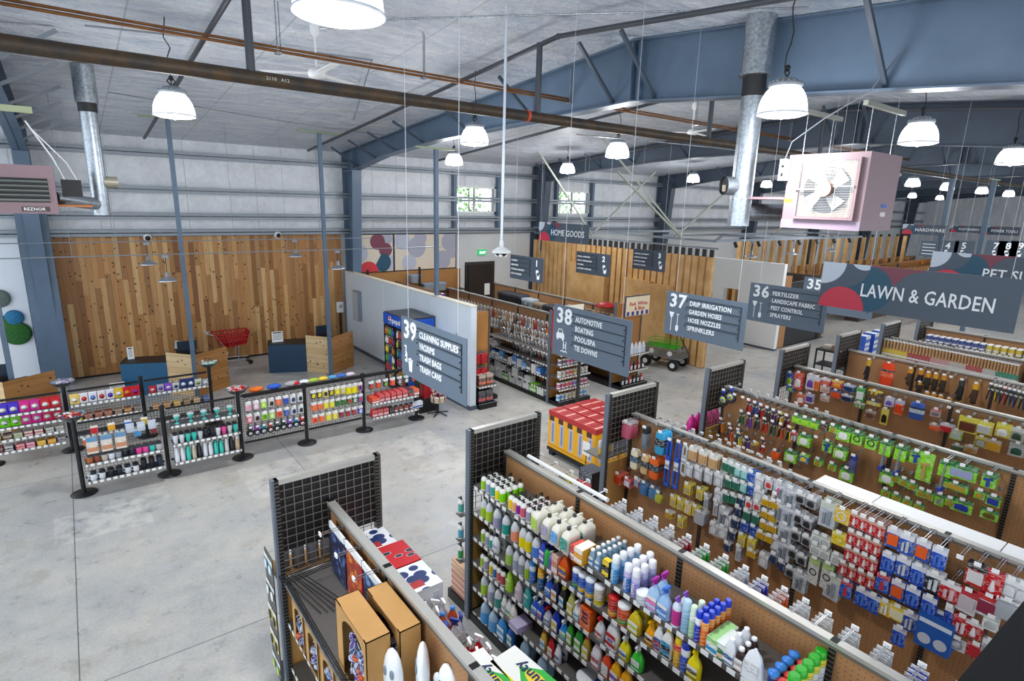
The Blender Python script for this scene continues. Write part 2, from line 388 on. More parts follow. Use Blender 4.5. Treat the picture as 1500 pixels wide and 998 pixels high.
# ------------------------------------------------------------------ steel frames
RX = [-0.65, 7.34, 15.2, 23.0, 30.8, 38.6, 46.4, 54.2]
for k, x in enumerate(RX):
    m = MB()
    bot = [(17.62, 5.70), (15.5, 6.02), (12.5, 6.24), (7.0, 6.40), (6.5, 6.42), (1.7, 6.03), (-4.0, 5.6), (-10.5, 5.1)]
    top = [(-10.5, zr(-10.5) - .02), (6.5, 7.30), (18.45, zr(18.45) - .02)]
    poly = bot + top + [(18.45, 5.6)]
    S = STEEL if k < 2 else STEEL_D
    m.prism([(18.42, 0), (18.05, 0), (17.62, 5.70), (18.42, 5.70)], 'x', x - 0.012, x + 0.012, S)
    for i in range(len(bot) - 1):
        y0, z0 = bot[i]; y1, z1 = bot[i + 1]
        m.prism([(y0, z0), (y1, z1), (y1, zr(y1) - .02), (y0, zr(y0) - .02)], 'x', x - 0.012, x + 0.012, S)
        m.prism([(y0, z0), (y1, z1), (y1, z1 + .02), (y0, z0 + .02)], 'x', x - 0.14, x + 0.14, S)
    m.prism([(18.42, 5.7), (17.62, 5.7), (17.62, zr(17.6) - .02), (18.42, zr(18.4) - .02)], 'x', x - 0.012, x + 0.012, S)
    for ya, yb in ((-10.5, 6.5), (6.5, 18.45)):
        m.prism([(ya, zr(ya) - .03), (yb, zr(yb) - .03), (yb, zr(yb) - .01), (ya, zr(ya) - .01)], 'x', x - 0.14, x + 0.14, S)
    m.prism([(18.05, 0), (18.03, 0), (17.60, 5.70), (17.62, 5.70)], 'x', x - 0.15, x + 0.15, S)
    m.box((x - .15, 18.40, 0), (x + .15, 18.43, 6.3), S)
    m.box((x - .14, 17.62, 5.66), (x + .14, 18.42, 5.70), S)
    for y in (17.62, 15.5):
        m.box((x - .13, y - .008, 5.75), (x + .13, y + .008, zr(y) - .03), S) if y > 17 else None
    for y in (6.36, 6.52):
        m.box((x - .13, y - .012, 6.42), (x + .13, y + .012, 7.27), S)
    if k == 0: m.box((x - .31, 17.9, 0), (x + .29, 18.36, 4.3), STEEL)
    o = m.obj('steel_frame'); o['kind'] = 'structure'
    b = MB()
    ys = (17.4, 16.1, 14.8, 13.3, 11.2, 9.0, 6.95, 6.1, 2.9, 0.6) if k != 0 else (17.0, 16.0, 14.9, 13.6, 12.0, 10.4)
    def zb(y):
        for i in range(len(bot) - 1):
            if bot[i + 1][0] <= y <= bot[i][0]:
                t = (y - bot[i][0]) / (bot[i + 1][0] - bot[i][0]); return bot[i][1] + t * (bot[i + 1][1] - bot[i][1])
        return 5.8
    sg = 1 if k == 0 else -1
    for y in ys:
        b.bar((x + sg * 0.02, y, zb(y) + 0.06), (x + sg * 0.85, y, zr(y) - 0.06), 0.05, 0.05, STEEL_D if k else GIRT)
    b.obj('flange_brace', o)
# eave strut + horizontal purlin ridges under the insulation

# ------------------------------------------------------------------ slender square posts
def post(x, y, z1, label, w=0.09, z0=0.0):
    m = MB(); m.box((x - w / 2, y - w / 2, z0), (x + w / 2, y + w / 2, z1), STEEL)
    o = m.obj('square_post'); tag(o, label, 'post')
    b = MB(); b.box((x - w, y - w, z0), (x + w, y + w, z0 + 0.012), STEEL); b.obj('base_plate', o)
    c = MB(); c.bar((x - 0.55, y, z1 + 0.03), (x + 0.55, y, z1 + 0.03), 0.05, 0.04, mat('#8fa07c', 0.5)); c.obj('strut_channel', o)
    return o
post(-1.30, 15.2, 6.42, 'blue-grey square steel post behind the left checkout counter')
post(2.03, 15.2, 6.42, 'blue-grey square steel post behind the middle checkout counter')
post(5.37, 15.2, 6.42, 'blue-grey square steel post behind the right checkout counter')
post(7.18, 12.45, 6.02, 'blue-grey square steel post rising from the top of the white partition', 0.09, 2.5)
post(25.0, U(1375, 366, x=25).y, 6.1, 'grey square post behind the PET SUP sign, left of two', 0.14)
post(25.0, U(1434, 371, x=25).y, 6.0, 'grey square post behind the PET SUP sign, right of two', 0.14)

# ------------------------------------------------------------------ sprinkler, gas and conduit pipes
def pipe(name, pts, r, m_, label, cat='pipe', seg=10, group=None, parent=None):
    m = MB()
    for i in range(len(pts) - 1): m.cyl(pts[i], pts[i + 1], r, m_, seg)
    for p in pts[1:-1]: m.sphere(p, r * 1.25, m_, 8, 5)
    o = m.obj(name, parent)
    if parent is None: tag(o, label, cat, group)
    return o
main = pipe('sprinkler_main_pipe', [(-3, 7.0, 6.06), (12.6, 7.0, 6.10)], 0.075, RUSTPIPE, 'long thick black iron sprinkler main pipe crossing the whole roof')
for x in (1.77, 5.77, 10.08, 14.6, 18.9):
    pipe('riser', [(x, 7.0, 6.1), (x, 7.0, 7.1)], 0.045, DKPIPE, '', parent=main)
mk = MB(); mk.cyl((5.55, 7, 6.085), (5.60, 7, 6.085), 0.083, mat('#c4442e', 0.4), 10); mk.obj('red_coupling', main)
mm = text('2110   A12', 0.055, mat('#c9c6bd', 0.8), main, FW(0, 0, 0) @ Matrix.Identity(4), 0, 0.002, name='chalk_marking')
mm.matrix_local = Matrix(((1, 0, 0, 1.9), (0, 0.35, -0.94, 6.918), (0, 0.94, 0.35, 6.06), (0, 0, 0, 1)))
pipe('sprinkler_main_pipe', [(12.6, 7.0, 6.10), (45, 7.0, 6.15)], 0.07, RUSTPIPE, 'far end of the sprinkler main beyond the right unit heater')
for i, x in enumerate((1.77, 5.77, 10.08, 14.6)):
    pipe('sprinkler_branch_pipe', [(x, 17.3, zr(17.3) - .22), (x, 6.6, zr(6.6) - .2), (x, -6, zr(-6) - .22)], 0.034, DKPIPE,
         '%s dark sprinkler branch pipe from the left, running under the roof' % nth(i), group=None)
m = MB()
for dy, dz in ((0, 0), (0.05, 0.015), (0.02, 0.05)):
    m.cyl((-3, 8 + dy, 6.6 + dz), (26, 8 + dy, 6.6 + dz), 0.017, GASPIPE, 7)
o = m.obj('gas_pipe'); tag(o, 'bundle of thin rust orange gas pipes above the black main', 'pipe')
for x in (2.35, 4.4, 7.3, 11.0, 15):
    b = MB()
    b.bar((x - .03, 7.97, 6.57), (x + .03, 7.97, 6.57), 0.1, 0.02, GALV_B)
    b.cyl((x, 7.98, 6.58), (x, 7.98, 7.2), 0.008, GALV_B, 5); b.cyl((x + .06, 8.05, 6.58), (x + .06, 8.05, 7.2), 0.008, GALV_B, 5)
    b.obj('hanger', o)
# thin conduit along the roof
pipe('conduit', [(0.5, 10, 6.95), (1.9, 9.7, 6.98), (4.2, 9.3, 7.0), (5.6, 13.5, 6.63)], 0.012, GIRT, 'thin grey conduit wandering over the left roof bay')
pipe('conduit', [(0.9, 13.5, 6.62), (4.6, 14.5, 6.53), (7.1, 14.9, 6.5)], 0.010, GIRT, 'thin grey conduit run above the checkout posts')
pipe('conduit', [(3.0, 8.6, 7.08), (3.7, 7.4, 7.1), (6.6, 3.5, 6.95)], 0.012, GALV_B, 'bright conduit near the ridge with a junction box')
pipe('conduit', [(8.0, 8.5, 6.15), (12, 8.2, 6.2), (20, 8, 6.2), (34, 8, 6.2)], 0.012, GALV_B, 'bright conduit strung between frames over the aisles')
# two long lighting rails over the checkouts
for y, z, lb in ((15.75, 3.75, 'upper'), (14.2, 3.58, 'lower')):
    m = MB(); m.cyl((-2.2, y, z), (8.4 if y < 15 else 6.9, y, z), 0.013, GIRT, 6)
    o = m.obj('lighting_rail'); tag(o, '%s thin grey lighting rail strung across the cedar wall' % ('farther' if y > 15 else 'nearer'), 'rail')
    for x in (0.0, 0.75, 4.1, 7.0):
        b = MB(); b.cyl((x if y < 15 else x * .8, y, z), (x if y < 15 else x * .8, y, zr(y)), 0.004, GIRT, 4); b.obj('hanging_wire', o)
# ------------------------------------------------------------------ high-bay lamps
GLOW = mat('#f6f9ff', 0.3, emit=LAMP_EMIT, name='lit_prismatic_shade'); GLOW2 = mat('#ffffff', 0.3, emit=LAMP_EMIT * 3, name='lit_lens')
CAST = mat('#9ba1a8', 0.4, 0.5)
lamp_b = MB(); lamp_b.lathe([(0.252, 0), (0.255, 0.012), (0.245, 0.1), (0.225, 0.17), (0.19, 0.235), (0.155, 0.275), (0.15, 0.285)], GLOW, 28)
lamp_b = lamp_b.mesh('prismatic_shade')
q = MB(); q.lathe([(0.235, -0.004), (0.2, -0.02), (0.03, -0.03), (0.02, -0.045), (0.005, -0.05)], GLOW2, 24); lens_m = q.mesh('lens')
q = MB(); q.lathe([(0.165, 0.28), (0.175, 0.285), (0.175, 0.315), (0.15, 0.325), (0.12, 0.335), (0.11, 0.36), (0.05, 0.375)], CAST, 24)
for k in range(18):
    a = 2 * PI * k / 18; q.box((0.16 * math.cos(a) - .01, 0.16 * math.sin(a) - .01, 0.29), (0.16 * math.cos(a) + .01, 0.16 * math.sin(a) + .01, 0.33), CAST)
head_m = q.mesh('driver_housing')
q = MB(); q.lathe([(0.252, -0.006), (0.262, 0.0), (0.262, 0.012), (0.25, 0.016)], mat('#d8dbe0', 0.3, 0.4), 28); rim_m = q.mesh('rim')
LD = bpy.data.lights.new('high_bay_glow', 'SPOT'); LD.spot_size = math.radians(135); LD.spot_blend = 0.7; LD.energy = LAMP_W; LD.color = (0.97, 0.98, 1.0); LD.shadow_soft_size = 0.25
LP = bpy.data.lights.new('shade_glow', 'POINT'); LP.energy = 52; LP.color = (0.95, 0.97, 1.0); LP.shadow_soft_size = 0.26
def high_bay(x, y, z, label, near=True, light=True, group=None):
    o = thing('high_bay_lamp', label, 'lamp', (x, y, z), 0, group)
    link('prismatic_shade', lamp_b, o); link('lens', lens_m, o); link('driver_housing', head_m, o)
    if near:
        link('rim', rim_m, o)
        c = MB(); h = zr(y) - z - 0.02; rr = random.Random(int(x * 100))
        pts = [Vector((rr.uniform(-.035, .035) if 0 < k < 7 else 0, rr.uniform(-.03, .03) if 0 < k < 7 else 0, 0.37 + (h - 0.37) * k / 7)) for k in range(8)]
        c.tube(pts, 0.007, BLACK, 5); c.sphere((0.0, 0, 0.47), 0.035, BLACK, 6, 4)
        c.tube([Vector((0, 0, .37)), Vector((.05, 0, .43)), Vector((0, 0, .5)), Vector((-.05, 0, .43)), Vector((0, 0, .37))], 0.008, WIREB, 5)
        c.obj('cord', o)
    if light:
        l = bpy.data.objects.new('shade_glow_light', LP); COL.objects.link(l); l.parent = o; l.location = (0, 0, -0.33)
        l = bpy.data.objects.new('high_bay_light', LD); COL.objects.link(l); l.parent = o; l.location = (0, 0, -0.06)
    return o
LZ = 5.85
for (px, py, lb) in ((497, 22, 'very large lit high-bay lamp cut by the top edge of the view'), (256, 170, 'lit high-bay lamp above the left checkout post'),
                     (1145, 168, 'large lit high-bay lamp beside the silver flue, left of the unit heater fan'),
                     (1344, 210, 'lit high-bay lamp directly behind the pink unit heater'), (1480, 240, 'lit high-bay lamp at the right edge of the view'),
                     (695, 211, 'lit high-bay lamp hanging in front of the sloping rafter, left of the thin camera pole'),
                     (665, 241, 'small lit high-bay lamp above the left high window'), (904, 230, 'lit high-bay lamp below the main pipe at centre'),
                     (831, 253, 'small lit high-bay lamp above the right high window')):
    p = U(px, py, z=LZ); high_bay(p.x, p.y, LZ, lb)
k = 0
for x in (20, 25.5, 29.3, 34, 38.5, 43, 48):
    for y in (8.6, 14.4, 3.2):
        if y == 3.2 and x > 30: continue
        high_bay(x, y, LZ, 'tiny lit high-bay lamp far down the %s row, %s from the near end' % ({8.6: 'middle', 14.4: 'left', 3.2: 'right'}[y], nth((20, 25.5, 29.3, 34, 38.5, 43, 48).index(x))), False, x in (20, 29.3, 38.5))
# ------------------------------------------------------------------ barn pendants on the lighting rails
ALU = mat('#c3c7cb', 0.28, 0.85)
q = MB(); q.lathe([(0.185, 0.0), (0.19, 0.004), (0.17, 0.03), (0.12, 0.06), (0.06, 0.085), (0.04, 0.10), (0.036, 0.19), (0.02, 0.2)], ALU, 24); dome_m = q.mesh('aluminium_dome')
q = MB(); q.lathe([(0.16, 0.012), (0.03, 0.05)], mat('#f5f5f0', 0.3, emit=0.6), 20); refl_m = q.mesh('reflector')
def barn(x, y, z, label, zt):
    q = MB(); q.cyl((0, 0, 0.2), (0, 0, zt - z - .01), 0.008, BLACK, 6); q.box((-.06, -.03, zt - z - .07), (.06, .03, zt - z - .005), GIRT); stem_m = q.mesh('stem')
    o = thing('barn_pendant_lamp', label, 'lamp', (x, y, z)); link('aluminium_dome', dome_m, o); link('stem', stem_m, o); link('reflector', refl_m, o)
for px, py, y, lb in ((246, 412, 14.2, 'nearer left aluminium barn pendant beside the tall post'), (218, 388, 15.75, 'farther left aluminium barn pendant'),
                      (433, 376, 15.75, 'aluminium barn pendant right of centre on the far rail'), (495, 394, 14.2, 'aluminium barn pendant at the right end beside the blue column')):
    p = U(px, py, y=y); barn(p.x, y, p.z, lb, 3.567 if y < 15 else 3.737)
for px, py, lb in ((1100, 377, 'first of three small barn pendants over the white cube room, from left'), (1161, 373, 'second of three small barn pendants over the white cube room, from left'),
                   (1217, 368, 'third of three small barn pendants over the white cube room, from left')):
    p = U(px, py, y=9.9); barn(p.x, 9.9, p.z, lb, 3.865)
# dome cameras on the cedar wall and the camera hanging on a pole
for px, py, lb in ((216, 348, 'left'), (407, 344, 'right')):
    p = U(px, py, y=18.2); m = MB(); m.sphere(p, 0.10, WHITE, 14, 8); m.box((p.x - .08, p.y, p.z - .08), (p.x + .08, 18.36, p.z + .08), WHITE)
    o = m.obj('dome_camera'); tag(o, 'small white dome camera on the cedar wall, %s one' % lb, 'camera')
    g = MB(); g.sphere((p.x, p.y - .04, p.z - .01), 0.075, BLACK, 12, 8); g.obj('lens', o)
o = thing('ceiling_camera', 'white dome camera hanging on a long thin white pole at centre', 'camera', (4.79, 6.5, 4.12))
m = MB(); m.lathe([(0.13, 0.03), (0.135, 0.04), (0.125, 0.06), (0.06, 0.10), (0.03, 0.11), (0.028, 0.2)], WHITE, 24); m.obj('housing', o)
m = MB(); m.lathe([(0.02, -0.02), (0.07, -0.005), (0.09, 0.03)], BLACK, 20)
for k in range(4):
    a = PI / 4 + k * PI / 2; m.sphere((0.06 * math.cos(a), 0.06 * math.sin(a), -0.0), 0.03, WHITE, 8, 5)
m.obj('lens_cluster', o)
m = MB(); m.cyl((0, 0, 0.2), (0, 0, 3.15), 0.02, mat('#d5dce4', 0.3, 0.3), 10); m.obj('pole', o)
# small camera under the roof over aisle 36
p = U(1015, 190, y=8.2)
# ceiling fans
def fan(x, y, z, label, rot=0.3):
    o = thing('ceiling_fan', label, 'fan', (x, y, z), rot)
    m = MB(); m.lathe([(0.03, -0.06), (0.1, -0.05), (0.12, 0), (0.1, 0.05), (0.03, 0.07)], WHITE, 16); m.obj('motor', o)
    m = MB(); m.cyl((0, 0, 0.06), (0, 0, zr(y) - z), 0.014, WHITE, 8); m.lathe([(0.02, 0.45), (0.06, 0.5), (0.06, 0.6)], WHITE, 12); m.obj('downrod', o)
    for k in range(3):
        a = 2 * PI * k / 3; c, s_ = math.cos(a), math.sin(a)
        m = MB(); m.bar((0.1 * c, 0.1 * s_, 0), (0.72 * c, 0.72 * s_, 0.0), 0.11, 0.01, WHITE); m.obj('blade', o)
fan(2.94, 8.3, 6.47, 'white ceiling fan below the big top lamp, left bay', 0.5)
fan(11.2, 8.2, 6.45, 'white ceiling fan far behind the silver flue', 0.2)

# ------------------------------------------------------------------ unit heaters
PINK = mat('#8d7378', 0.5); PINKD = mat('#8f7579', 0.5)
o = thing('unit_heater', 'pink unit heater with a fan, hung beside the silver flue', 'heater', (7.0, 2.8, 4.63))
W_, D_, H_ = 0.90, 0.85, 0.85       # along y, along x, height
m = MB(); m.box((0.0, 0, 0), (D_, W_, H_), PINK)
m.box((-.012, -.002, -.002), (0.0, W_ + .002, .1), mat('#9a8698', .45)); m.obj('cabinet', o)
m = MB(); y0, y1, z0, z1 = 0.1, 0.72, 0.14, 0.76
for (a, b) in (((-.05, y0 - .03, z0 - .03), (0, y0, z1 + .03)), ((-.05, y1, z0 - .03), (0, y1 + .03, z1 + .03)), ((-.05, y0, z0 - .03), (0, y1, z0)), ((-.05, y0, z1), (0, y1, z1 + .03))): m.box(a, b, PINK)
m.obj('fan_shroud', o)
m = MB(); m.box((-.006, y0, z0), (-.002, y1, z1), mat('#b3a294', .5)); cy, cz = (y0 + y1) / 2, (z0 + z1) / 2
m.cyl((-.012, cy, cz), (-.006, cy, cz), 0.265, mat('#4b4744', .5), 28); m.obj('fan_orifice', o)
m = MB()
for k in range(4):
    a = PI / 4 + k * PI / 2 + 0.2; c, s_ = math.cos(a), math.sin(a)
    u = Vector((0, c, s_)); v = Vector((0, -s_, c)); b0 = Vector((-.02, cy, cz))
    m.add([b0 + u * .06 - v * .03, b0 + u * .24 - v * .12 + Vector((-.03, 0, 0)), b0 + u * .255 + v * .05, b0 + u * .07 + v * .05], [(0, 1, 2, 3), (3, 2, 1, 0)], mat('#c9c2bb', 0.35, 0.5))
m.obj('fan_blades', o)
m = MB(); m.cyl((-.10, cy, cz), (-.02, cy, cz), 0.085, mat('#b48a78', 0.45), 18); m.bar((-.06, y1 + .03, cz + .0), (-.06, cy, cz), .03, .02, CHROME); m.bar((-.06, y0, cz + .03), (-.06, cy, cz + .03), .015, .015, CHROME); m.obj('fan_motor', o)
m = MB()
for k in range(34): m.bar((-.052, y0, z0 + (z1 - z0) * (k + .5) / 34), (-.052, y1, z0 + (z1 - z0) * (k + .5) / 34), .004, .004, CHROME)
for yy in (y0 + .03, y0 + .2, y1 - .2, y1 - .03): m.bar((-.055, yy, z0), (-.055, yy, z1), .005, .005, CHROME)
m.obj('guard_grille', o)
m = MB(); m.box((-.09, 0.88, 0.55), (-.01, 0.97, 0.80), mat('#cfd3d6', .4)); m.box((-.095, 0.91, 0.6), (-.09, 0.94, 0.64), BLACK); m.box((-.095, 0.91, 0.7), (-.09, 0.94, 0.73), BLACK); m.obj('control_box', o)
for a_, b_, c_ in (((-.004, .76, .42), (-.001, .85, .56), '#f0f0ee'), ((-.004, .80, .30), (-.001, .90, .34), '#e0c33a'), ((.48, -.004, .26), (.62, -.001, .30), '#2f5fae'), ((.48, -.004, .16), (.62, -.001, .21), '#d8cfd0')):
    m = MB(); m.box(a_, b_, mat(c_, .5)); m.obj('label_sticker', o)
for (x, y) in ((.1, .1), (.1, .8), (.75, .1), (.75, .8)):
    m = MB(); m.cyl((x, y, H_), (x, y, 1.32), .006, GALV_B, 5); m.obj('hanger_rod', o)
for y in (.1, .8):
    m = MB(); m.bar((-.1, y, 1.34), (.95, y, 1.34), .05, .05, mat('#8f8f86', .5, .3)); m.obj('support_channel', o)
m = MB(); m.box((-.02, .9, .33), (.4, 1.5, .36), PINK); m.obj('draft_tray', o)
m = MB(); m.tube([Vector((-.05, .93, .8)), Vector((.0, .9, 1.0)), Vector((.1, .6, 1.25)), Vector((.2, .2, 1.5)), Vector((.25, -.05, 1.9))], .008, mat('#6d7278', .5), 6); m.obj('flexible_conduit', o)

fl = thing('flue_pipe', 'shiny silver flue pipe with black collar rising to the roof', 'duct', (7.0, 4.28, 0))
m = MB(); m.cyl((0, 0, 4.62), (0, 0, 6.35), 0.135, GALV, 24); m.cyl((0, 0, 4.95), (0, 0, 4.97), .14, GALV_B, 24); m.obj('flue_section', fl)
m = MB(); m.cyl((0, 0, 6.2), (0, 0, 6.48), 0.14, BLACK, 24); m.obj('black_collar', fl)
m = MB(); m.cyl((0, 0, 6.45), (0, 0, zr(4.28)), 0.18, GALV_B, 24); m.cyl((0, 0, 6.44), (0, 0, 6.46), 0.20, GALV_B, 24); m.obj('roof_thimble', fl)
m = MB(); m.cyl((0, 0, 4.80), (0.9, -0.35, 4.80), 0.11, GALV, 20); m.obj('elbow_to_heater', fl)
m = MB(); m.cyl((0.05, 0, 5.12), (-0.22, 0.13, 5.12), 0.115, GALV, 20, cap=False); m.cyl((-.19, .115, 5.12), (-.2, .12, 5.12), .1, BLACK, 20); m.box((-.215, .1, 5.05), (-.2, .15, 5.13), mat('#b9a894', .5)); m.obj('damper_tee', fl)

o = thing('unit_heater', 'pink unit heater with black louvres at the upper left edge', 'heater', (-1.15, 11.0, 4.5))
m = MB(); m.box((0, 0, 0), (1.08, .8, .68), PINK); m.obj('cabinet', o)
m = MB(); m.box((.02, -.006, .16), (1.0, 0, .5), BLACK); m.obj('louvre_opening', o)
m = MB()
for k in range(5): m.bar((.02, -.03, .19 + k * .065), (1.0, -.03, .19 + k * .065), .05, .008, mat('#a7aaa4', .4, .4), up=(0, .5, 1))
m.obj('louvre_blade', o)
pl = MB(); pl.box((.66, -.006, .03), (.98, -.002, .10), mat('#4a3a3c', .5)); plo = pl.obj('name_plate', o)
text('REZNOR', 0.06, WHITE, o, FS(.68, -.009, .045), 0.001, 0.002)
m = MB(); m.box((1.08, .1, .1), (1.5, .7, .13), mat('#b3703c', .6)); m.obj('draft_tray', o)
m = MB(); m.box((1.15, .2, .25), (1.4, .4, .5), BLACK); m.tube([Vector((1.2, .2, .5)), Vector((1.1, .2, .8)), Vector((.85, .2, 1.3))], .012, OFFW, 5); m.tube([Vector((1.35, .2, .5)), Vector((1.25, .2, .75)), Vector((.9, .2, 1.2))], .01, OFFW, 5); m.obj('gas_valve', o)
m = MB(); m.bar((-.6, .2, 1.45), (.95, .2, 1.45), .05, .09, mat('#a3ab86', .5)); m.cyl((.1, .2, .68), (.1, .2, 1.45), .006, GALV_B, 5); m.obj('support_channel', o)
fl = thing('flue_pipe', 'silver flue pipe with black collar at the upper left', 'duct', (0.5, 12.2, 0))
zt = zr(12.2)
m = MB(); m.cyl((0, 0, 4.45), (0, 0, 6.15), 0.125, GALV, 20); m.obj('flue_section', fl)
m = MB(); m.cyl((0, 0, 6.1), (0, 0, 6.26), 0.135, BLACK, 20); m.obj('black_collar', fl)
m = MB(); m.cyl((0, 0, 6.24), (0, 0, zt), 0.16, GALV_B, 20); m.obj('roof_thimble', fl)
m = MB(); m.cyl((-0.6, -.5, 4.72), (0, 0, 4.62), 0.10, GALV, 16); m.obj('elbow_to_heater', fl)
m = MB(); m.cyl((0, 0, 5.0), (0.28, 0.0, 5.0), 0.09, mat('#b5ad98', .4, .3), 16); m.obj('damper_tee', fl)
# ------------------------------------------------------------------ hanging signs (all face west, read towards the south)
SW = mat('#eef1f3', 0.5, name='white_sign_lettering')
def circ(cx, cz, r, a0, a1, n=20): return [(cx + r * math.cos(a0 + (a1 - a0) * i / n), cz + r * math.sin(a0 + (a1 - a0) * i / n)) for i in range(n + 1)]
def wires(o, pts):
    for (x, y, z) in pts:
        b = MB(); b.cyl((x, y, z), (x, y, zr(y)), 0.0028, mat('#c9ccd0', .4, .3), 4); b.obj('hanging_wire', o)
def icon(o, polys, x, y, z, s, name='pictogram'):
    m = MB()
    for p in polys: m.prism([(y - u * s, z + v * s) for u, v in p], 'x', x - 0.004, x, SW)
    m.obj(name, o)
def rect(u0, v0, u1, v1): return [(u0, v0), (u1, v0), (u1, v1), (u0, v1)]
IC = {
 'clean': [rect(.02, .42, .13, .50), [(0, .86), (.0, .93), (.16, .93), (.16, .80), (.12, .80), (.10, .86)], [(.06, .50), (.08, .80), (.13, .80), (.15, .72), (.2, .62), (.21, .30), (.04, .30), (.03, .55)],
           [(.30, .40), (.60, .40), (.55, .0), (.36, .0)], rect(.27, .42, .63, .47), rect(.40, .47, .50, .52)],
 'auto': [[(.0, .54), (.0, .72), (.06, .79), (.11, .79), (.39, .79), (.44, .79), (.5, .72), (.5, .54)], [(.08, .79), (.13, .95), (.17, .95), (.12, .79)], [(.38, .79), (.33, .95), (.37, .95), (.42, .79)], [(.13, .92), (.13, .96), (.37, .96), (.37, .92)], rect(.03, .46, .13, .54), rect(.37, .46, .47, .54),
          rect(.45, .10, .49, .45), rect(.60, .10, .64, .45), rect(.49, .18, .6, .21), rect(.49, .28, .6, .31), [(.3, .0), (.4, .06), (.5, .0), (.6, .06), (.7, .0), (.7, -.05), (.6, .01), (.5, -.05), (.4, .01), (.3, -.05)]],
 'garden': [[(.0, .95), (.3, .95), (.2, .68), (.1, .68)], rect(.135, .0, .165, .68), rect(.44, .86, .60, .90), rect(.505, .3, .535, .88), [(.44, .32), (.60, .32), (.61, .1), (.52, .0), (.43, .1)]],
 'kitchen': [[(.1, .8), (.15, .95), (.45, .95), (.5, .78), (.42, .7), (.2, .7), (.12, .6)], rect(.18, .4, .24, .7), circ(.45, .25, .2, 0, 2 * PI, 14)[:-1], rect(.6, .38, .66, .6)]}
_w = text_mesh('CLEANING SUPPLIES', .1, SW, .0028, .004); TXR = max(v.co.x for v in _w.vertices) / .1
def fitx(txt, size, width_for):
    return width_for / (TXR * size)
def tfit(txt, size, width, m, parent, mtx, bold, depth=.004, name='lettering'):
    me = text_mesh(txt, size, m, bold, depth); w = max(v.co.x for v in me.vertices)
    o = link(name, me, parent); o.matrix_local = mtx @ Matrix.Diagonal((width / w, 1, 1, 1)); return o
def aisle(num, lines, x, y0, z1, ic, label, w=1.32, h=0.66, mirror=False, small=1.0):
    """y0 = north edge, reads towards the south"""
    o = thing('aisle_sign', label, 'sign', (x, y0, z1 - h))
    m = MB(); m.box((0, -w, 0), (0.012, 0, h), SIGN if not mirror else SIGND); m.obj('sign_panel', o)
    ty = -0.02 if mirror else -0.30 * w
    for i, t in enumerate(lines):
        z = h * (0.80 - 0.185 * i)
        b = MB(); L = 0.60 * w if mirror else 0.66 * w; ys = ty + (0 if mirror else .03)
        b.box((-.010, ys - L, z + .095 * h - .008), (-.001, ys, z + .095 * h), SIGNL)
        b.box((-.010, ys - L - .008, z - .075 * h), (-.001, ys - L, z + .095 * h), SIGNL)
        b.cyl((-.012, ys - L - .03 if mirror else ys - L + .02, z + .005), (-.002, ys - L - .03 if mirror else ys - L + .02, z + .005), .008, SIGNL, 6); b.cyl((-.012, ys - .002, z + .02), (-.002, ys - .002, z + .02), .008, SIGNL, 6)
        b.obj('slat_edge', o)
        sz = .094 * h / .66 * (.66 if mirror else 1)
        if t: tfit(t, sz, .58 * w * (.8 if mirror else 1) * len(t) / 17, SW, o, FW(-.003, ty - .02, z - .055 * h), 0.002 if not mirror else .0012)
    ny = -0.78 * w if mirror else -0.05 * w
    text(num, 0.275 * h / .66 * (.8 if mirror else 1), SW, o, FW(-.003, ny, h * .66), 0.007, 0.012, name='aisle_number')
    icon(o, IC[ic], -.002, ny - (.0 if mirror else .01), h * .10, .30 * h / .66 * (.95 if mirror else 1))
    wires(o, [(0.006, -.12 * w, h), (0.006, -.88 * w, h)])
    return o
aisle('39', ['CLEANING SUPPLIES', 'VACUUMS', 'TRASH BAGS', 'TRASH CANS'], 2.80, 5.63, 3.60, 'clean', 'blue-grey hanging sign 39 CLEANING SUPPLIES in front of the cooler')
aisle('38', ['AUTOMOTIVE', 'BOATING', 'POOL/SPA', 'TIE DOWNS'], 4.90, 5.47, 3.58, 'auto', 'blue-grey hanging sign 38 AUTOMOTIVE above the red and yellow cartons')
aisle('37', ['DRIP IRRIGATION', 'GARDEN HOSES', 'HOSE NOZZLES', 'SPRINKLERS'], 7.10, 5.38, 3.61, 'garden', 'blue-grey hanging sign 37 DRIP IRRIGATION beside the garden wagon')
aisle('36', ['FERTILIZER', 'LANDSCAPE FABRIC', 'PEST CONTROL', 'SPRAYERS'], 9.35, 5.34, 3.60, 'garden', 'blue-grey hanging sign 36 FERTILIZER in front of the white cube room')
aisle('35', ['', '', '', ''], 11.6, 5.50, 3.56, 'garden', 'blue-grey hanging sign 35 mostly hidden behind LAWN & GARDEN')
p = U(748, 373, x=8.3); aisle('1', ['CANNING', 'BAKEWARE', 'KITCHEN GADGETS', 'FOOD STORAGE'], 8.3, p.y, 3.65, 'kitchen', 'small hanging CANNING and BAKEWARE sign over the kitchen gadgets', 1.2, .56, True)
p = U(845, 368, x=10.6); aisle('2', ['SMALL SUPPLIES', 'SMALL APPLIANCES', 'COOLING', 'LAUNDRY SUPPLIES'], 10.6, p.y, 3.65, 'kitchen', 'small hanging SMALL APPLIANCES sign before the cedar slats, left one', 1.2, .56, True)
p = U(928, 365, x=12.8); aisle('3', ['CAMPING EQUIPMENT', 'CAMPING PROPANE', 'OUTDOOR GAMES', 'SPORTING GOODS'], 12.8, p.y, 3.66, 'kitchen', 'small hanging CAMPING EQUIPMENT sign before the cedar slats, right one', 1.15, .56, True)
C_LG = mat('#c4cfdc', .5); C_RED = mat('#c5354a', .5); C_TEAL = mat('#1f4f66', .5); C_MAR = mat('#7a3c4c', .5); C_BG = mat('#4c5866', .55)
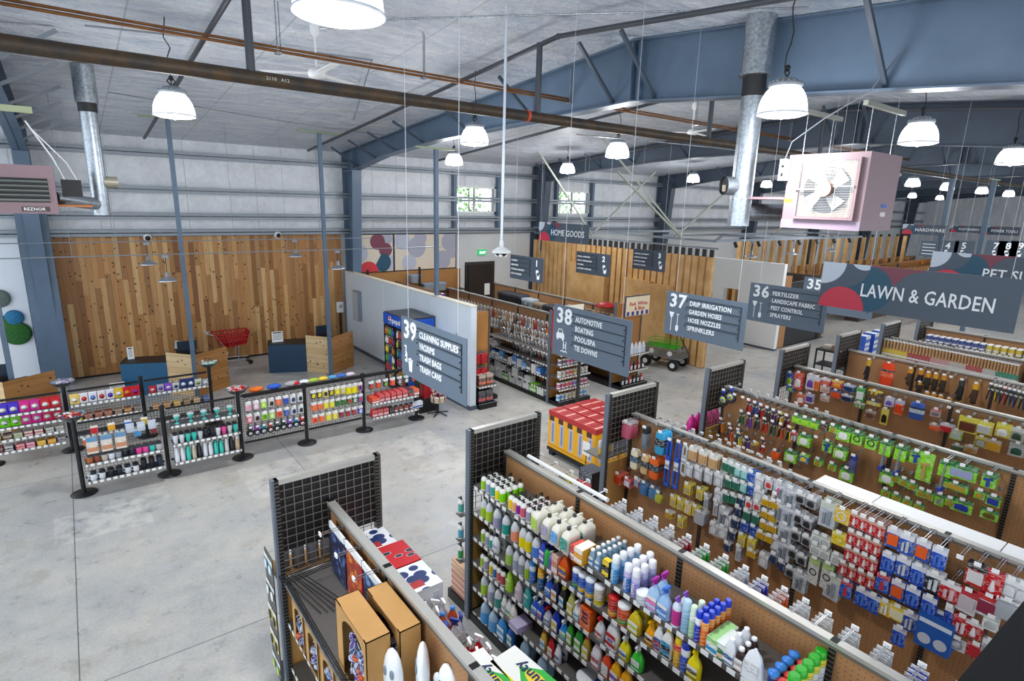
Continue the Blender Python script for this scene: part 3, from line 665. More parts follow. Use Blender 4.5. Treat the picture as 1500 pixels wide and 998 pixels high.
def dept(txt, x, y0, z1, w, h, ts, label, ty=.27, tw=.66):
    o = thing('department_sign', label, 'sign', (x, y0, z1 - h))
    m = MB(); m.box((0, -w, 0), (.012, 0, h), C_BG); m.obj('sign_panel', o)
    g = MB(); X = lambda P, k, M: g.prism([(-u, v) for u, v in P], 'x', -.001 * k - .001, -.001 * k, M)
    r = h * .49
    X([(0.0, h), (0.0, h * .5)] + circ(0, h, r, -PI / 2, 0, 10), 1, C_LG)
    X([(r * 1.25, h)] + [(r * 1.75 + r * .62 * math.cos(a), h + r * .38 + r * .62 * math.sin(a)) for a in [PI * 1.22 + k * PI * .07 for k in range(9)]] + [(r * 2.2, h)], 1, C_LG)
    X([(0.0, 0.0)] + [(u, v) for u, v in circ(r, 0, r * .98, PI, 0, 20)], 3, C_RED)
    X([(r * 2 - r * .0, 0)] + circ(r * 2, r, r, -PI / 2, PI / 2, 14) + circ(r, 2 * r, r, 0, -PI / 2, 8) + circ(r, 0, r, PI / 2, 0, 8), 2, C_TEAL)
    X([(r * 2.0, h)] + circ(r * 3.0, r + .0, r, PI, PI * .98, 2) + [(r * 3.0, r * 1.25)] + circ(r * 4.0, r, r * .95, PI * .8, PI / 2, 6) + [(r * 4.0, h)], 1.5, C_MAR)
    g.obj('graphic', o)
    tfit(txt, ts, w * tw, SW, o, FW(-.008, -ty * w, h * .33), .003, .006)
    wires(o, [(.006, -.06 * w, h), (.006, -.94 * w, h)])
p = U(1207.6, 383, x=9.0); dept('LAWN & GARDEN', 9.0, p.y, p.z, 2.34, .66, .26, 'large hanging LAWN & GARDEN sign with circle graphics', .24)
p = U(1367, 368, x=14.0); dept('PET SUPPLIES', 14.0, p.y, p.z, 2.34, .66, .26, 'hanging PET SUPPLIES sign partly behind the LAWN & GARDEN sign', .37, .58)
p = U(790, 325, x=12.0); dept('HOME GOODS', 12.0, p.y, p.z, 2.25, .57, .26, 'small hanging HOME GOODS sign above the cedar slats', .26, .66)
# department signs far away
for (px, py, t, wpx) in ((1323, 328, 'HARDWARE', 66), (1392, 330, 'FASTENERS', 46), (1436, 331, 'POWER TOOLS', 60)):
    p = U(px, py, x=24 + (px - 1323) * .02); q_ = U(px + wpx, py, x=p.x)
    w = p.y - q_.y; dept(t, p.x, p.y, p.z, w, w * .26, w * .115, 'tiny far away hanging %s sign' % t, .30)
for i, (px, t) in enumerate(((1350, ''), (1377, '4'), (1400, '5'), (1446, '7'), (1464, '8'), (1482, '9'))):
    p = U(px, 352, x=21.5); o = thing('aisle_sign', 'tiny far dark sign below the hardware signs, %s of the six from left' % nth(i), 'sign', (21.5, p.y, p.z - .5))
    m = MB(); m.box((0, -.5, 0), (.02, 0, .5), C_BG); m.obj('sign_panel', o)
    if t: text(t, .26, SW, o, FW(-.005, -.17, .26), .005, .006); icon(o, IC['kitchen'], -.001, -.15, .03, .2)
    else:
        b = MB()
        for k in range(4): b.box((-.01, -.4, .08 + k * .1), (-.001, -.06, .10 + k * .1), SW)
        b.obj('slat_edge', o)
    wires(o, [(.01, -.25, .5)])
# exit sign
o = thing('exit_sign', 'small green EXIT sign on the white wall above the dark door', 'sign', (12.42, 18.30, 2.86))
m = MB(); m.box((0, 0, 0), (.34, .10, .2), mat('#2a9a5c', .4, emit=.8)); m.obj('sign_body', o)
text('EXIT', .13, mat('#d6ffe2', .4, emit=1.5), o, FS(.03, -.005, .05), .002, .004)
# back door and mural
m = MB(); m.box((11.85, 18.34, 0), (13.2, 18.42, 2.6), mat('#3a3533', .5)); m.box((11.95, 18.30, 0.02), (13.1, 18.36, 2.5), mat('#26211f', .45)); m.box((12.7, 18.29, 1.3), (12.95, 18.31, 1.75), PAPER)
d = struct('door_1', m)
m = MB(); m.cyl((13.0, 18.28, 1.0), (12.86, 18.28, 1.0), .02, CHROME, 8); m.obj('door_handle', d)
MU = mat('#ddd0bd', .6); ML = mat('#a9a8b6', .6); MLB = mat('#b9bccb', .6)
def mural(x0, x1, z0, z1, shapes, label):
    o = thing('wall_mural', label, 'artwork', ((x0 + x1) / 2, 18.22, z0))
    w = (x1 - x0) / 2
    m = MB(); m.box((-w, 0, 0), (w, .03, z1 - z0), MU); m.obj('painted_board', o)
    m = MB(); t = .03
    for a in (((-w - t, -.01, -t), (-w, .05, z1 - z0 + t)), ((w, -.01, -t), (w + t, .05, z1 - z0 + t)), ((-w, -.01, -t), (w, .05, 0)), ((-w, -.01, z1 - z0), (w, .05, z1 - z0 + t))): m.box(a[0], a[1], BLACK)
    m.obj('black_frame', o)
    m = MB()
    for k, (P, M) in enumerate(shapes): m.prism([(max(-w, min(w, u - w)), max(0, min(z1 - z0, v))) for u, v in P], 'y', -.002 - .0015 * k, -.0005 - .0015 * k, M)
    m.obj('painted_circles', o)
R_ = .3
mural(7.54, 8.80, 2.45, 3.68, [(circ(.05, .62, .3, 0, 2 * PI), MLB), (circ(.98, 1.1, .26, 0, 2 * PI), ML), (circ(1.2, .28, .26, 0, 2 * PI), MLB),
      (circ(.70, 1.0, .27, 0, 2 * PI)[:-1], C_MAR), (circ(.98, .72, .24, 0, 2 * PI)[:-1], C_MAR), (circ(.85, .3, .32, -PI / 2, PI / 2) + [(.5, .05)], C_TEAL), (circ(.35, .0, .35, PI, 0), mat('#d0303c', .5))],
      'mural panel with a maroon swirl, teal shape and red half circle')
mural(8.86, 11.32, 2.45, 3.68, [(circ(.3, 1.0, .3, 0, 2 * PI), MLB), (circ(.85, .78, .36, 0, 2 * PI), ML), (circ(.55, .25, .28, 0, 2 * PI), MLB), (circ(1.0, 1.1, .25, 0, 2 * PI), ML),
      (circ(2.2, .95, .34, 0, 2 * PI), ML), (circ(1.9, .3, .34, 0, 2 * PI), ML), (circ(2.3, .6, .25, 0, 2 * PI), ML)], 'cream mural panel with pale grey overlapping circles')
# moss circles
def moss(px, py, r, c, lb):
    p = U(px, py, y=18.35); m = MB(); m.lathe([(.02, .0), (1, .0), (.98, .07), (.8, .1), (.02, .11)], m_brush('preserved_moss', c[0], c[1], .9, 40), 28, (0, 0, 0), r, r)
    o = m.obj('moss_circle', None, (p.x, 18.42, p.z)); o.rotation_euler = (PI / 2, 0, 0); tag(o, lb, 'wall decoration')
moss(25, 489, .29, ('#1c4a1e', '#3c7a33'), 'large dark green moss circle on the white entrance wall')
moss(20.5, 466, .19, ('#1f5f86', '#3c8ab2'), 'blue moss circle above the large green one')
moss(-4, 476, .24, ('#3f6a2a', '#5f8f3f'), 'olive green moss circle cut by the left edge')
moss(-2, 438, .22, ('#56625c', '#7c8a80'), 'grey moss circle highest on the white entrance wall')
# ------------------------------------------------------------------ white partition with cooler
m = MB(); m.box((7.10, 10.75, 0.1), (7.26, 18.3, 2.50), WALLB); m.box((7.08, 10.73, 0), (7.28, 18.3, .1), STEEL_D); m.box((7.09, 10.74, 2.50), (7.27, 18.3, 2.53), mat('#d8d2c0', .5))
for k in range(9): m.box((7.096, 10.8 + k * .92, .1), (7.10, 10.81 + k * .92, 2.5), WALLB)
struct('wall_partition', m)
m = MB(); m.cyl((7.085, 11.0 + .35, 1.75), (7.1, 11.35, 1.75), .03, GIRT, 10); tag(m.obj('wall_outlet'), 'small round grey outlet on the white partition', 'outlet')
m = MB(); m.box((6.98, 17.0, 1.05), (7.1, 17.45, 2.0), GIRT); o = m.obj('electrical_panel'); tag(o, 'grey electrical box on the far end of the white partition', 'box')
m = MB(); m.box((6.965, 17.03, 1.08), (6.98, 17.42, 1.97), mat('#a9b0b7', .4)); m.obj('panel_cover', o)
o = thing('drink_cooler', 'tall glass-door drinks cooler with blue pepsi header', 'cooler', (6.25, 12.35, 0))
BLUE = mat('#1450b8', .35); 
m = MB(); m.box((.04, 0, .0), (.82, 1.25, 2.0), mat('#23252a', .4)); m.box((.05, -.004, .1), (.80, 0, 1.98), BLUE); m.box((.03, 0, 2.0), (.82, 1.25, 2.02), mat('#3a3c42', .4)); m.obj('cabinet', o)
m = MB(); m.box((0, 0, 1.72), (.05, 1.25, 2.0), BLUE); h_ = m.obj('lit_header', o)
m = MB(); m.cyl((-.004, .86, 1.86), (0, .86, 1.86), .09, WHITE, 20); m.prism(circ(.86, 1.86, .075, 0.25, PI - .25, 10), 'x', -.008, -.004, mat('#d02030', .4)); m.prism(circ(.86, 1.86, .075, PI + .25, 2 * PI - .25, 10), 'x', -.008, -.004, mat('#1a3f9a', .4)); m.obj('round_logo', o)
text('pepsi', .2, WHITE, o, FW(-.006, .72, 1.80), .004, .004)
for d in range(2):
    y0 = .03 + d * .61
    m = MB()
    for a in (((0, y0, .15), (.04, y0 + .05, 1.7)), ((0, y0 + .54, .15), (.04, y0 + .59, 1.7)), ((0, y0, .15), (.04, y0 + .59, .2)), ((0, y0, 1.65), (.04, y0 + .59, 1.7))): m.box(a[0], a[1], BLACK)
    dd = m.obj('door', o); m = MB(); m.box((.015, y0 + .05, .2), (.02, y0 + .54, 1.65), mat('#ffffff', .02, trans=1.0)); m.obj('glass_pane', dd)
m = MB(); m.box((.043, .08, .2), (.05, 1.17, 1.65), mat('#c9d4dc', .6)); m.obj('interior', o)
CC = ['#b52a2a', '#e8e4da', '#2a56b0', '#3f9a3a', '#c9741f', '#222222', '#e3d23a', '#8a2f6a']
rr = random.Random(3)
for s_ in range(6):
    z = .25 + s_ * .24
    m = MB(); m.box((.02, .06, z - .01), (.05, 1.2, z), WHITE); m.obj('shelf', o)
k = 0
bp = {}
for s_ in range(6):
    for i in range(12):
        if i in (5,): continue
        c = CC[(s_ * 3 + i // 2) % 8]
        if c not in bp:
            q = MB(); q.lathe([(.028, 0), (.03, .01), (.03, .12), (.012, .16), (.012, .18)], mat(c, .3), 8); q.lathe([(.013, .18), (.013, .195)], WHITE, 8); bp[c] = q.mesh('soft_drink_bottle')
        b = link('soft_drink_bottle', bp[c], None, (6.27, 12.46 + i * .093, .255 + s_ * .24))
        tag(b, 'drink bottle, %s from the right on %s cooler shelf from bottom' % (nth(i), nth(s_)), 'bottle', 'bottles in the drinks cooler')
# ------------------------------------------------------------------ cedar slat screen and white cube room
o = thing('slat_screen', 'tall screen of vertical cedar slats behind the home goods racks', 'screen', (15.11, 0, 0))
m = MB(); k = 0
y = 9.9
while y < 18.3: m.box((-.03, y, .02), (.10, y + .19, 3.42), SLATMAT); y += .255
m.obj('slats', o)
m = MB(); y = 9.9
while y < 18.3: m.box((0, y + .03, 3.42), (.06, y + .15, 3.64), mat('#2d2a28', .5)); y += .255
m.obj('black_brackets', o)
m = MB(); m.box((.12, 9.9, 0), (.16, 11.5, 2.35), SLATMAT); m.box((.12, 11.5, 0), (.16, 18.3, 2.4), mat('#b88c5c', .6)); m.box((.3, 11.5, 0), (.34, 18.3, 3.3), mat('#dcd8d0', .6)); m.obj('back_boards', o)
m = MB(); m.bar((.03, 9.8, 3.68), (.03, 18.3, 3.68), .05, .05, GIRT); m.obj('top_rail', o)
m = MB()
for (y0, y1, z1) in ((14.0, 15.9, 2.75), (12.0, 13.2, 2.45), (11.2, 12.0, 2.40)): m.box((-.25, y0, 0), (-.03, y1, z1), SLATMAT)
m.obj('boarded_box', o)
m = MB(); WALLW_ = mat('#f1f1ef', .6); m.box((19.27, 9.85, .06), (19.45, 11.45, 3.05), WALLW_); m.box((19.27, 12.05, 0), (19.45, 12.8, 3.05), WALLW_); m.box((19.27, 11.45, 1.97), (19.45, 12.05, 3.05), WALLW_); m.box((19.27, 11.45, 0), (19.45, 12.05, .6), WALLW_)
m.box((19.45, 9.95, 0), (20.1, 10.05, 2.6), mat('#a9774a', .6)); m.box((20.1, 10.0, 0), (22.6, 10.1, 2.35), BLACK); m.box((19.26, 9.84, 0), (19.46, 11.46, .06), STEEL_D)
m.box((19.6, 9.95, 0), (23.2, 12.8, .02), BLACK); m.box((22.8, 9.95, 0), (23.0, 12.8, 2.4), mat('#4a3a30', .7))
struct('wall_cube_room', m)
o = thing('slat_screen', 'distant low screen of separate cedar slats right of the cube room', 'screen', (22.0, 13.2, 0))
pts = [U(px, 352, y=13.2).x for px in range(1086, 1338, 12)]
zT = U(1098, 353, y=13.2).z; zB = U(1260, 402, y=13.2).z
m = MB()
for i, x in enumerate(pts): m.box((x - 22.0 - .085, -.06, 1.0), (x - 22.0 + .085, .10, zT), SLATMAT); m.box((x - 22.0 - .07, -.03, zT), (x - 22.0 + .07, .06, zT + .12), BLACK)
m.obj('slats', o)
m = MB(); m.box((pts[0] - 22.2, .2, 0), (pts[-1] - 21.8, .26, 1.6), mat('#a8743c', .6)); m.obj('low_wall', o)
# steel canopy frame over the slats, with struts to the roof
o = thing('canopy_frame', 'grey steel pipe canopy frame above the slat screens', 'frame', (15.1, 9.9, 3.9))
m = MB()
for (a, b) in (((0, 0, 0), (10, 0, 0)), ((0, 1.9, .05), (10, 1.9, .05)), ((0, 0, 0), (0, 8.4, 0)), ((3.3, 0, 0), (3.3, 1.9, .05)), ((6.6, 0, 0), (6.6, 1.9, .05)), ((10, 0, 0), (10, 1.9, .05)), ((0, 0, 0), (3.3, 1.9, 0)), ((3.3, 1.9, 0), (6.6, 0, 0)), ((0, 4.9, 0), (5, 4.9, 0))):
    m.bar(a, b, .07, .07, GIRT)
m.obj('frame_pipes', o)
m = MB()
for (px, py, z, bx, by) in ((780, 208, 6.55, 868, 345), (908, 255, 5.9, 1000, 352), (960, 250, 6.0, 868, 345), (1090, 250, 5.9, 990, 352), (845, 200, 6.6, 1003, 352)):
    pass
T_ = Vector((15.1, 9.9, 3.9))
for (px, py, tx, bx, by) in ((780, 208, 12.6, 868, 345), (905, 252, 12.2, 1000, 350), (960, 252, 17.5, 866, 345), (1095, 255, 17.5, 985, 350), (880, 200, 13.0, 1003, 352)):
    a = U(px, py, x=tx); b = U(bx, by, x=15.1); m.bar(a - T_, b - T_, .05, .05, mat('#a9ad9f', .45, .3))
m.obj('roof_strut', o)
for k in range(7):
    m = MB(); m.cyl((1.0 + k * 1.3, -.02, -.05), (1.0 + k * 1.3, -.1, -.2), .05, BLACK, 8); m.obj('spotlight', o)
# dark braces further down the building
for i, (a, b) in enumerate((((1222, 335, 17.5), (1320, 255, 17.5)), ((1130, 345, 22), (1235, 262, 22)))):
    m = MB(); m.bar(U(a[0], a[1], x=a[2]), U(b[0], b[1], x=b[2]), .05, .05, mat('#b8b49c', .5)); tag(m.obj('roof_strut'), 'pale diagonal strut %s the pink unit heater' % ('to the right of' if i == 0 else 'seen under'), 'strut')
# ------------------------------------------------------------------ gondola shelving
def gondola(name, label, x, y1, y0, zt, shelves_w=(), shelves_e=(), cap=True, d=0.46, capx=None, wire=True, top=True, capz=2.4):
    """back-to-back shelving run along y, from the south end y0 to the north end y1; x is the middle"""
    o = thing(name, label, 'shelving unit', (x, y1, 0)); L = y1 - y0
    m = MB(); m.box((-.012, -L, .12), (.012, 0, zt - .045), PEG); m.obj('pegboard_back', o)
    m = MB(); m.box((-.035, -L, zt - .05), (.035, 0, zt), RAIL); m.box((-.036, -L, zt - .052), (-.034, 0, zt - .03), RAILD); m.obj('top_rail', o)
    n = int(round(L / 1.22))
    for i in range(n + 1):
        m = MB(); m.box((-.03, -i * 1.22 - .022, 0), (.03, -i * 1.22 + .022, zt + .004), SLOT); m.obj('upright', o)
    m = MB(); m.box((-d - .03, -L, 0), (d + .03, 0, .10), BLACK); m.obj('base_deck', o)
    for side, sh in ((-1, shelves_w), (1, shelves_e)):
        for z in sh:
            if isinstance(z, tuple): z, a, b = z
            else: a, b = 0.0, L
            m = MB(); xe = side * d
            m.box((side * .03, -b + .01, z - .02), (xe, -a - .01, z), SHELF)
            s = m.obj('shelf', o)
            m = MB(); m.box((xe, -b + .01, z - .032), (xe + side * .008, -a - .01, z + .004), STRIPY); m.obj('price_rail', s)
    if cap:
        w = .97; cx = 0 if capx is None else capx
        m = MB()
        for sx in (-1, 1):
            m.box((cx + sx * w / 2 - .03, 0.0, 0), (cx + sx * w / 2 + .03, .07, capz), UPRB if sx < 0 else UPR)
            m.box((cx + sx * (w / 2 - .012) - .02, -.004, 0), (cx + sx * (w / 2 - .012) + .02, 0, capz), SLOT)
        m.obj('endcap_uprights', o)
        m = MB(); m.box((cx - w / 2, .0, capz - .05), (cx + w / 2, .06, capz), RAIL); m.obj('endcap_top_rail', o)
        m = MB(); z0 = 1.42
        k = 0; yy = .02
        nx = 12
        for k in range(1, nx): 
            xx = cx - w / 2 + w * k / nx; m.box((xx - .0035, yy, z0), (xx + .0035, yy + .006, capz - .05), WIRE)
        z = z0
        while z < capz - .06: m.box((cx - w / 2 + .03, yy - .004, z - .003), (cx + w / 2 - .03, yy + .002, z + .003), WIRE); z += .078
        m.obj('wire_grid', o)
        m = MB(); m.box((cx - w / 2 + .02, .045, 1.66), (cx + w / 2 - .02, .06, capz - .06), BLACK); m.obj('black_backer', o)
        m = MB(); m.box((cx - w / 2 + .03, .02, .1), (cx + w / 2 - .03, .04, 1.38), mat('#b58a4c', .55)); m.obj('tan_backer', o)
        m = MB(); m.box((cx - w / 2, .07, 0), (cx + w / 2, .5, .12), BLACK); m.obj('endcap_base', o)
    return o
SH = [.45, .78, 1.10, 1.42, 1.74]
G1 = gondola('shelving_unit', 'nearest shelving run, with ghosts and brown display boxes', 1.66, 4.88, -1.22, 2.06, (.45, .95, 1.42), ((.45), .95, 1.22))
G2 = gondola('shelving_unit', 'shelving run full of cleaning bottles on six shelves', 3.73, 4.88, -1.22, 2.06, (.11, .45, .78, 1.10, 1.42, 1.74), (.45,))
G3 = gondola('shelving_unit', 'shelving run with red and blue plumbing packs on hooks', 5.93, 4.88, -1.22, 2.06, (.45,), (.45,))
G4 = gondola('shelving_unit', 'shelving run with lime green hose and nozzle cards', 8.17, 4.88, -1.22, 2.06, (.45,), (.45,))
G5 = gondola('shelving_unit', 'shelving run with mixed yellow and white small packs', 10.41, 4.88, -1.22, 2.06, (.45, .95), (.45,))
G6 = gondola('shelving_unit', 'shelving run with a few gloves on mostly bare pegboard', 12.66, 4.88, -1.22, 2.06, (.45,), (.45,))
G7 = gondola('shelving_unit', 'shelving run with long rows of wooden handled brushes', 14.85, 4.88, -1.22, 2.06, (.45,), (.45,))
G8 = gondola('shelving_unit', 'farthest shelving run, with blue and yellow cans', 17.1, 4.88, -1.22, 2.06, (1.15, 1.45, 1.75), (.45,))
m = MB(); m.box((.46, -6.1, -.02 + 1.22), (.64, -.01, 1.22), SHELF); m.obj('deep_shelf_extension', G1)
m = MB(); m.box((.64, -6.1, 1.19), (.648, -.01, 1.224), STRIPY); m.obj('price_rail', G1)
# white light shelf lying along the plumbing rack
o = thing('white_top_panel', 'long white panel lying along the top of the plumbing rack', 'panel', (5.98, 2.42, 2.03))
for k, (a, b) in enumerate(((0, .55), (.56, 1.55), (1.56, 2.6), (2.61, 3.6))):
    m = MB(); m.box((0, -b, 0), (.24, -a, .018), WHITE); m.box((.235, -b, -.05), (.24, -a, .0), WHITE); m.obj('panel_section', o)
m = MB(); m.cyl((3.79, 4.55, 2.085), (3.80, 3.35, 2.085), .022, OFFW, 10); tag(m.obj('cardboard_tube'), 'long white tube lying on top of the cleaning rack', 'tube')
# home goods racks
H1 = gondola('shelving_unit', 'home goods rack with kitchen gadgets on hooks', 9.5, 15.7, 10.2, 2.15, ((.3), (.62), (.95, 2.2, 5.5), (1.25, 2.9, 5.5)), (1.3,), cap=False)
H2 = gondola('shelving_unit', 'home goods rack before the cedar slat screen', 11.75, 16.3, 10.2, 2.10, (.5, 1.5), (.5,), cap=False)
H0 = gondola('shelving_unit', 'home goods rack on the back of the white partition', 7.73, 16.0, 11.1, 2.2, (), (.4, .8, 1.2), cap=False, d=.4)
m = MB(); m.box((7.6, 18.0, 1.2), (11.4, 18.2, 2.42), mat('#a8763f', .6)); o = m.obj('mural_shelf_rack'); tag(o, 'brown pegboard wall rack below the mural panels', 'shelving unit')
for x in (7.6, 9.5, 11.4): m = MB(); m.box((x - .03, 17.6, 0), (x + .03, 17.66, 2.6), BLACK); m.obj('black_post', o)
m = MB()
for z in (1.3, 1.7): m.box((7.6, 17.6, z), (11.4, 18.0, z + .02), BLACK)
m.obj('shelf', o)
# home goods end caps facing south
def endcap(x, y, w, label, zs, zt, m_back=None):
    o = thing('endcap_rack', label, 'shelving unit', (x, y, 0))
    m = MB(); m.box((-w / 2, 0, .1), (w / 2, .03, zt), m_back or mat('#b27a3e', .55)); m.obj('back_panel', o)
    m = MB(); m.box((-w / 2 - .04, -.02, 0), (-w / 2, .05, zt + .05), UPRB); m.box((w / 2, -.02, 0), (w / 2 + .04, .05, zt + .05), UPR); m.obj('uprights', o)
    m = MB(); m.box((-w / 2, -.42, 0), (w / 2, 0, .12), BLACK); m.obj('base_deck', o)
    for z in zs:
        m = MB(); m.box((-w / 2, -.38, z - .02), (w / 2, 0, z), SHELF); s = m.obj('shelf', o)
        m = MB(); m.box((-w / 2, -.388, z - .03), (w / 2, -.38, z + .004), STRIPX); m.obj('price_rail', s)
    return o
endcap(9.55, 10.14, 1.05, 'endcap rack of coloured jars beside the red and yellow cartons', (.12, .42, .72, 1.02, 1.30), 2.3)
endcap(11.8, 10.14, 1.0, 'endcap rack below the Red White Blue sign', (.12, .5, .95), 2.3)
endcap(7.55, 11.05, .5, 'narrow endcap at the near end of the white partition', (.12, .55), 2.3)
o = thing('promotional_sign', 'cream Red White and Blue sign on top of an endcap', 'sign', (11.45, 9.95, 1.98))
m = MB(); m.box((0, 0, 0), (.95, .02, .52), mat('#e9d6b4', .6)); m.obj('sign_board', o)
m = MB(); m.box((-.03, -.005, -.03), (0, .03, .55), mat('#3c4652', .5)); m.box((0, -.005, .52), (.95, .03, .545), mat('#3c4652', .5)); m.obj('sign_frame', o)
text('Red. White.', .14, mat('#b53a3a', .6), o, FS(.14, -.003, .28), .003, .003); text('& Blue', .14, mat('#b53a3a', .6), o, FS(.35, -.003, .15), .003, .003)
m = MB()
for k in range(5): m.box((.05 + k * .19, -.004, .01), (.15 + k * .19, -.001, .12), mat('#3a3f8f', .6))
m.obj('star_band', o)
m = MB(); m.box((9.05, 10.10, 1.95), (10.05, 10.13, 2.42), mat('#e9e2d0', .6)); m.box((9.03, 10.08, 1.4), (9.10, 10.12, 2.4), mat('#c23a36', .5)); tag(m.obj('promotional_sign'), 'cream and red sign board half hidden behind sign 38', 'sign')
# ------------------------------------------------------------------ checkout counters
TEALB = mat('#1e5a80', .45); NAVYB = mat('#1b3a55', .45)
def counter(x, y, label, desk=True, scr='white', dark=False):
    """pine box (open rear) with a lower blue desk to its left; x,y = near corner between the two pine faces"""
    o = thing('checkout_counter', label, 'counter', (x, y, 0))
    m = MB(); P = [(-.52, .62), (0, 0), (.82, .50), (.30, 1.12)]
    def wall(a, b, t, z1, M):
        a = Vector(a + (0,)); b = Vector(b + (0,)); d = (b - a).normalized(); n_ = Vector((-d.y, d.x, 0)) * t
        mm = MB(); vs = [a, b, b + n_, a + n_]; vs = [(v.x, v.y, 0.0) for v in vs] + [(v.x, v.y, z1) for v in vs]
        mm.add(vs, [(3, 2, 1, 0), (4, 5, 6, 7), (0, 1, 5, 4), (1, 2, 6, 5), (2, 3, 7, 6), (3, 0, 4, 7)], M); return mm
    wall(P[0], P[1], .03, 1.06, PINE_W).obj('pine_front', o); wall(P[1], P[2], .03, 1.06, PINE_S).obj('cedar_side', o)
    m.add([(P[0][0], P[0][1], .86), (P[1][0], P[1][1], .86), (P[2][0], P[2][1], .86), (P[3][0], P[3][1], .86)], [(0, 1, 2, 3)], BLACK); m.obj('work_surface', o)
    m = MB(); m.box((-.25, .45, .9), (.12, .55, 1.18), BLACK); m.box((-.28, .40, 1.10), (.15, .44, 1.34), mat('#1d2b3a', .3)); m.obj('register_screen', o)
    if desk:
        m = MB(); q = [(-.50, .62), (-1.45, 1.02), (-1.30, 1.55), (-.25, 1.25)]
        vs = [(a, b, 0) for a, b in q] + [(a, b, .80) for a, b in q]
        m.add(vs, [(3, 2, 1, 0), (4, 5, 6, 7), (0, 1, 5, 4), (1, 2, 6, 5), (2, 3, 7, 6), (3, 0, 4, 7)], NAVYB if dark else TEALB); m.obj('blue_desk', o)
        m = MB(); vs = [(a, b, .80) for a, b in q] + [(a, b, .83) for a, b in q]
        m.add(vs, [(3, 2, 1, 0), (4, 5, 6, 7), (0, 1, 5, 4), (1, 2, 6, 5), (2, 3, 7, 6), (3, 0, 4, 7)], BLACK); m.obj('black_conveyor_top', o)
    return o
counter(2.05, 15.2, 'middle checkout counter of pine with blue desk, silver register')
counter(5.47, 15.3, 'right checkout counter of pine with dark navy desk', dark=True)
c = counter(-1.42, 14.85, 'left checkout counter of brown cedar cut by the left edge', False)
def acryl(x, y, z, label, w=.22):
    o = thing('acrylic_notice', label, 'notice', (x, y, z)); m = MB(); m.box((-w / 2, 0, 0.0), (w / 2, .01, .30), PAPER); m.box((-w / 2, -.03, 0), (w / 2, .05, .01), mat('#dfe6ea', .1)); m.obj('sheet', o)
    m = MB()
    for k in range(4): m.box((-w / 2 + .03, -.002, .06 + k * .045), (w / 2 - .03, 0, .075 + k * .045), mat('#8a8f96', .6))
    m.box((-w / 2 + .03, -.002, .25), (w / 2 - .03, 0, .28), mat('#3a3f46', .6)); m.obj('print', o)
acryl(4.35, 16.5, .83, 'white notice stand on the dark navy desk', .30)
acryl(.86, 16.52, .83, 'clear notice stand on the left end of the teal desk', .14)
acryl(.48, 15.9, .15, 'white paper sign in front of the teal desk', .3)
m = MB(); m.add([(1.72, 15.72, 1.16), (2.03, 15.62, 1.10), (2.1, 15.85, 1.26), (1.78, 15.95, 1.3)], [(0, 1, 2, 3), (3, 2, 1, 0)], mat('#c9ced2', .15, .3)); m.box((1.76, 15.75, .88), (2.02, 15.9, 1.15), BLACK)
tag(m.obj('card_terminal'), 'slanted silver register screen on the middle counter', 'register')
# wall phone by the blue column
m = MB(); m.box((6.78, 18.25, 1.15), (6.98, 18.36, 1.5), OFFW); m.cyl((6.88, 18.22, 1.36), (6.88, 18.26, 1.36), .06, mat('#9aa0a6', .5), 10); m.box((6.86, 18.3, 0.1), (6.92, 18.36, 1.15), BLACK)
tag(m.obj('wall_phone'), 'small white wall phone box beside the blue column', 'phone')
# ------------------------------------------------------------------ red shopping cart
o = thing('shopping_cart', 'red plastic shopping cart against the cedar wall', 'shopping cart', (3.35, 17.75, 0))
RED = mat('#b3161c', .4)
m = MB()
def q3(v): return v
T = [(-.42, -.28, .98), (.50, -.24, 1.0), (.50, .24, 1.0), (-.42, .28, .98)]; B = [(-.22, -.2, .58), (.40, -.17, .64), (.40, .17, .64), (-.22, .2, .58)]
vs = T + B; m.add(vs, [(4, 5, 6, 7), (7, 6, 5, 4)], RED)
for i in range(4):
    j = (i + 1) % 4; a, b, c_, d_ = Vector(T[i]), Vector(T[j]), Vector(B[j]), Vector(B[i])
    m.bar(a, b, .04, .03, RED); m.bar(d_, c_, .03, .03, RED)
    for k in range(1, 9):
        t = k / 9; m.bar(a.lerp(b, t), d_.lerp(c_, t), .045, .012, RED)
    for t in (.3, .6): m.bar(a.lerp(d_, t), b.lerp(c_, t), .012, .05, RED)
m.obj('basket', o)
m = MB()
for s in (-.24, .24):
    m.tube([Vector((-.6, s, 1.05)), Vector((-.38, s, .95)), Vector((-.12, s, .45)), Vector((-.2, s, .2)), Vector((.5, s * .8, .16))], .014, CHROME, 6); m.tube([Vector((.2, s * .8, .6)), Vector((.15, s * .8, .2))], .012, CHROME, 6)
m.obj('chrome_frame', o)
m = MB(); m.cyl((-.6, -.26, 1.05), (-.6, .26, 1.05), .02, mat('#c7c9cc', .3), 8); m.obj('handle', o)
for (x, y) in ((-.2, -.22), (-.2, .22), (.48, -.18), (.48, .18)):
    m = MB(); m.cyl((x, y - .015, .065), (x, y + .015, .065), .065, BLACK, 14); m.obj('caster', o)
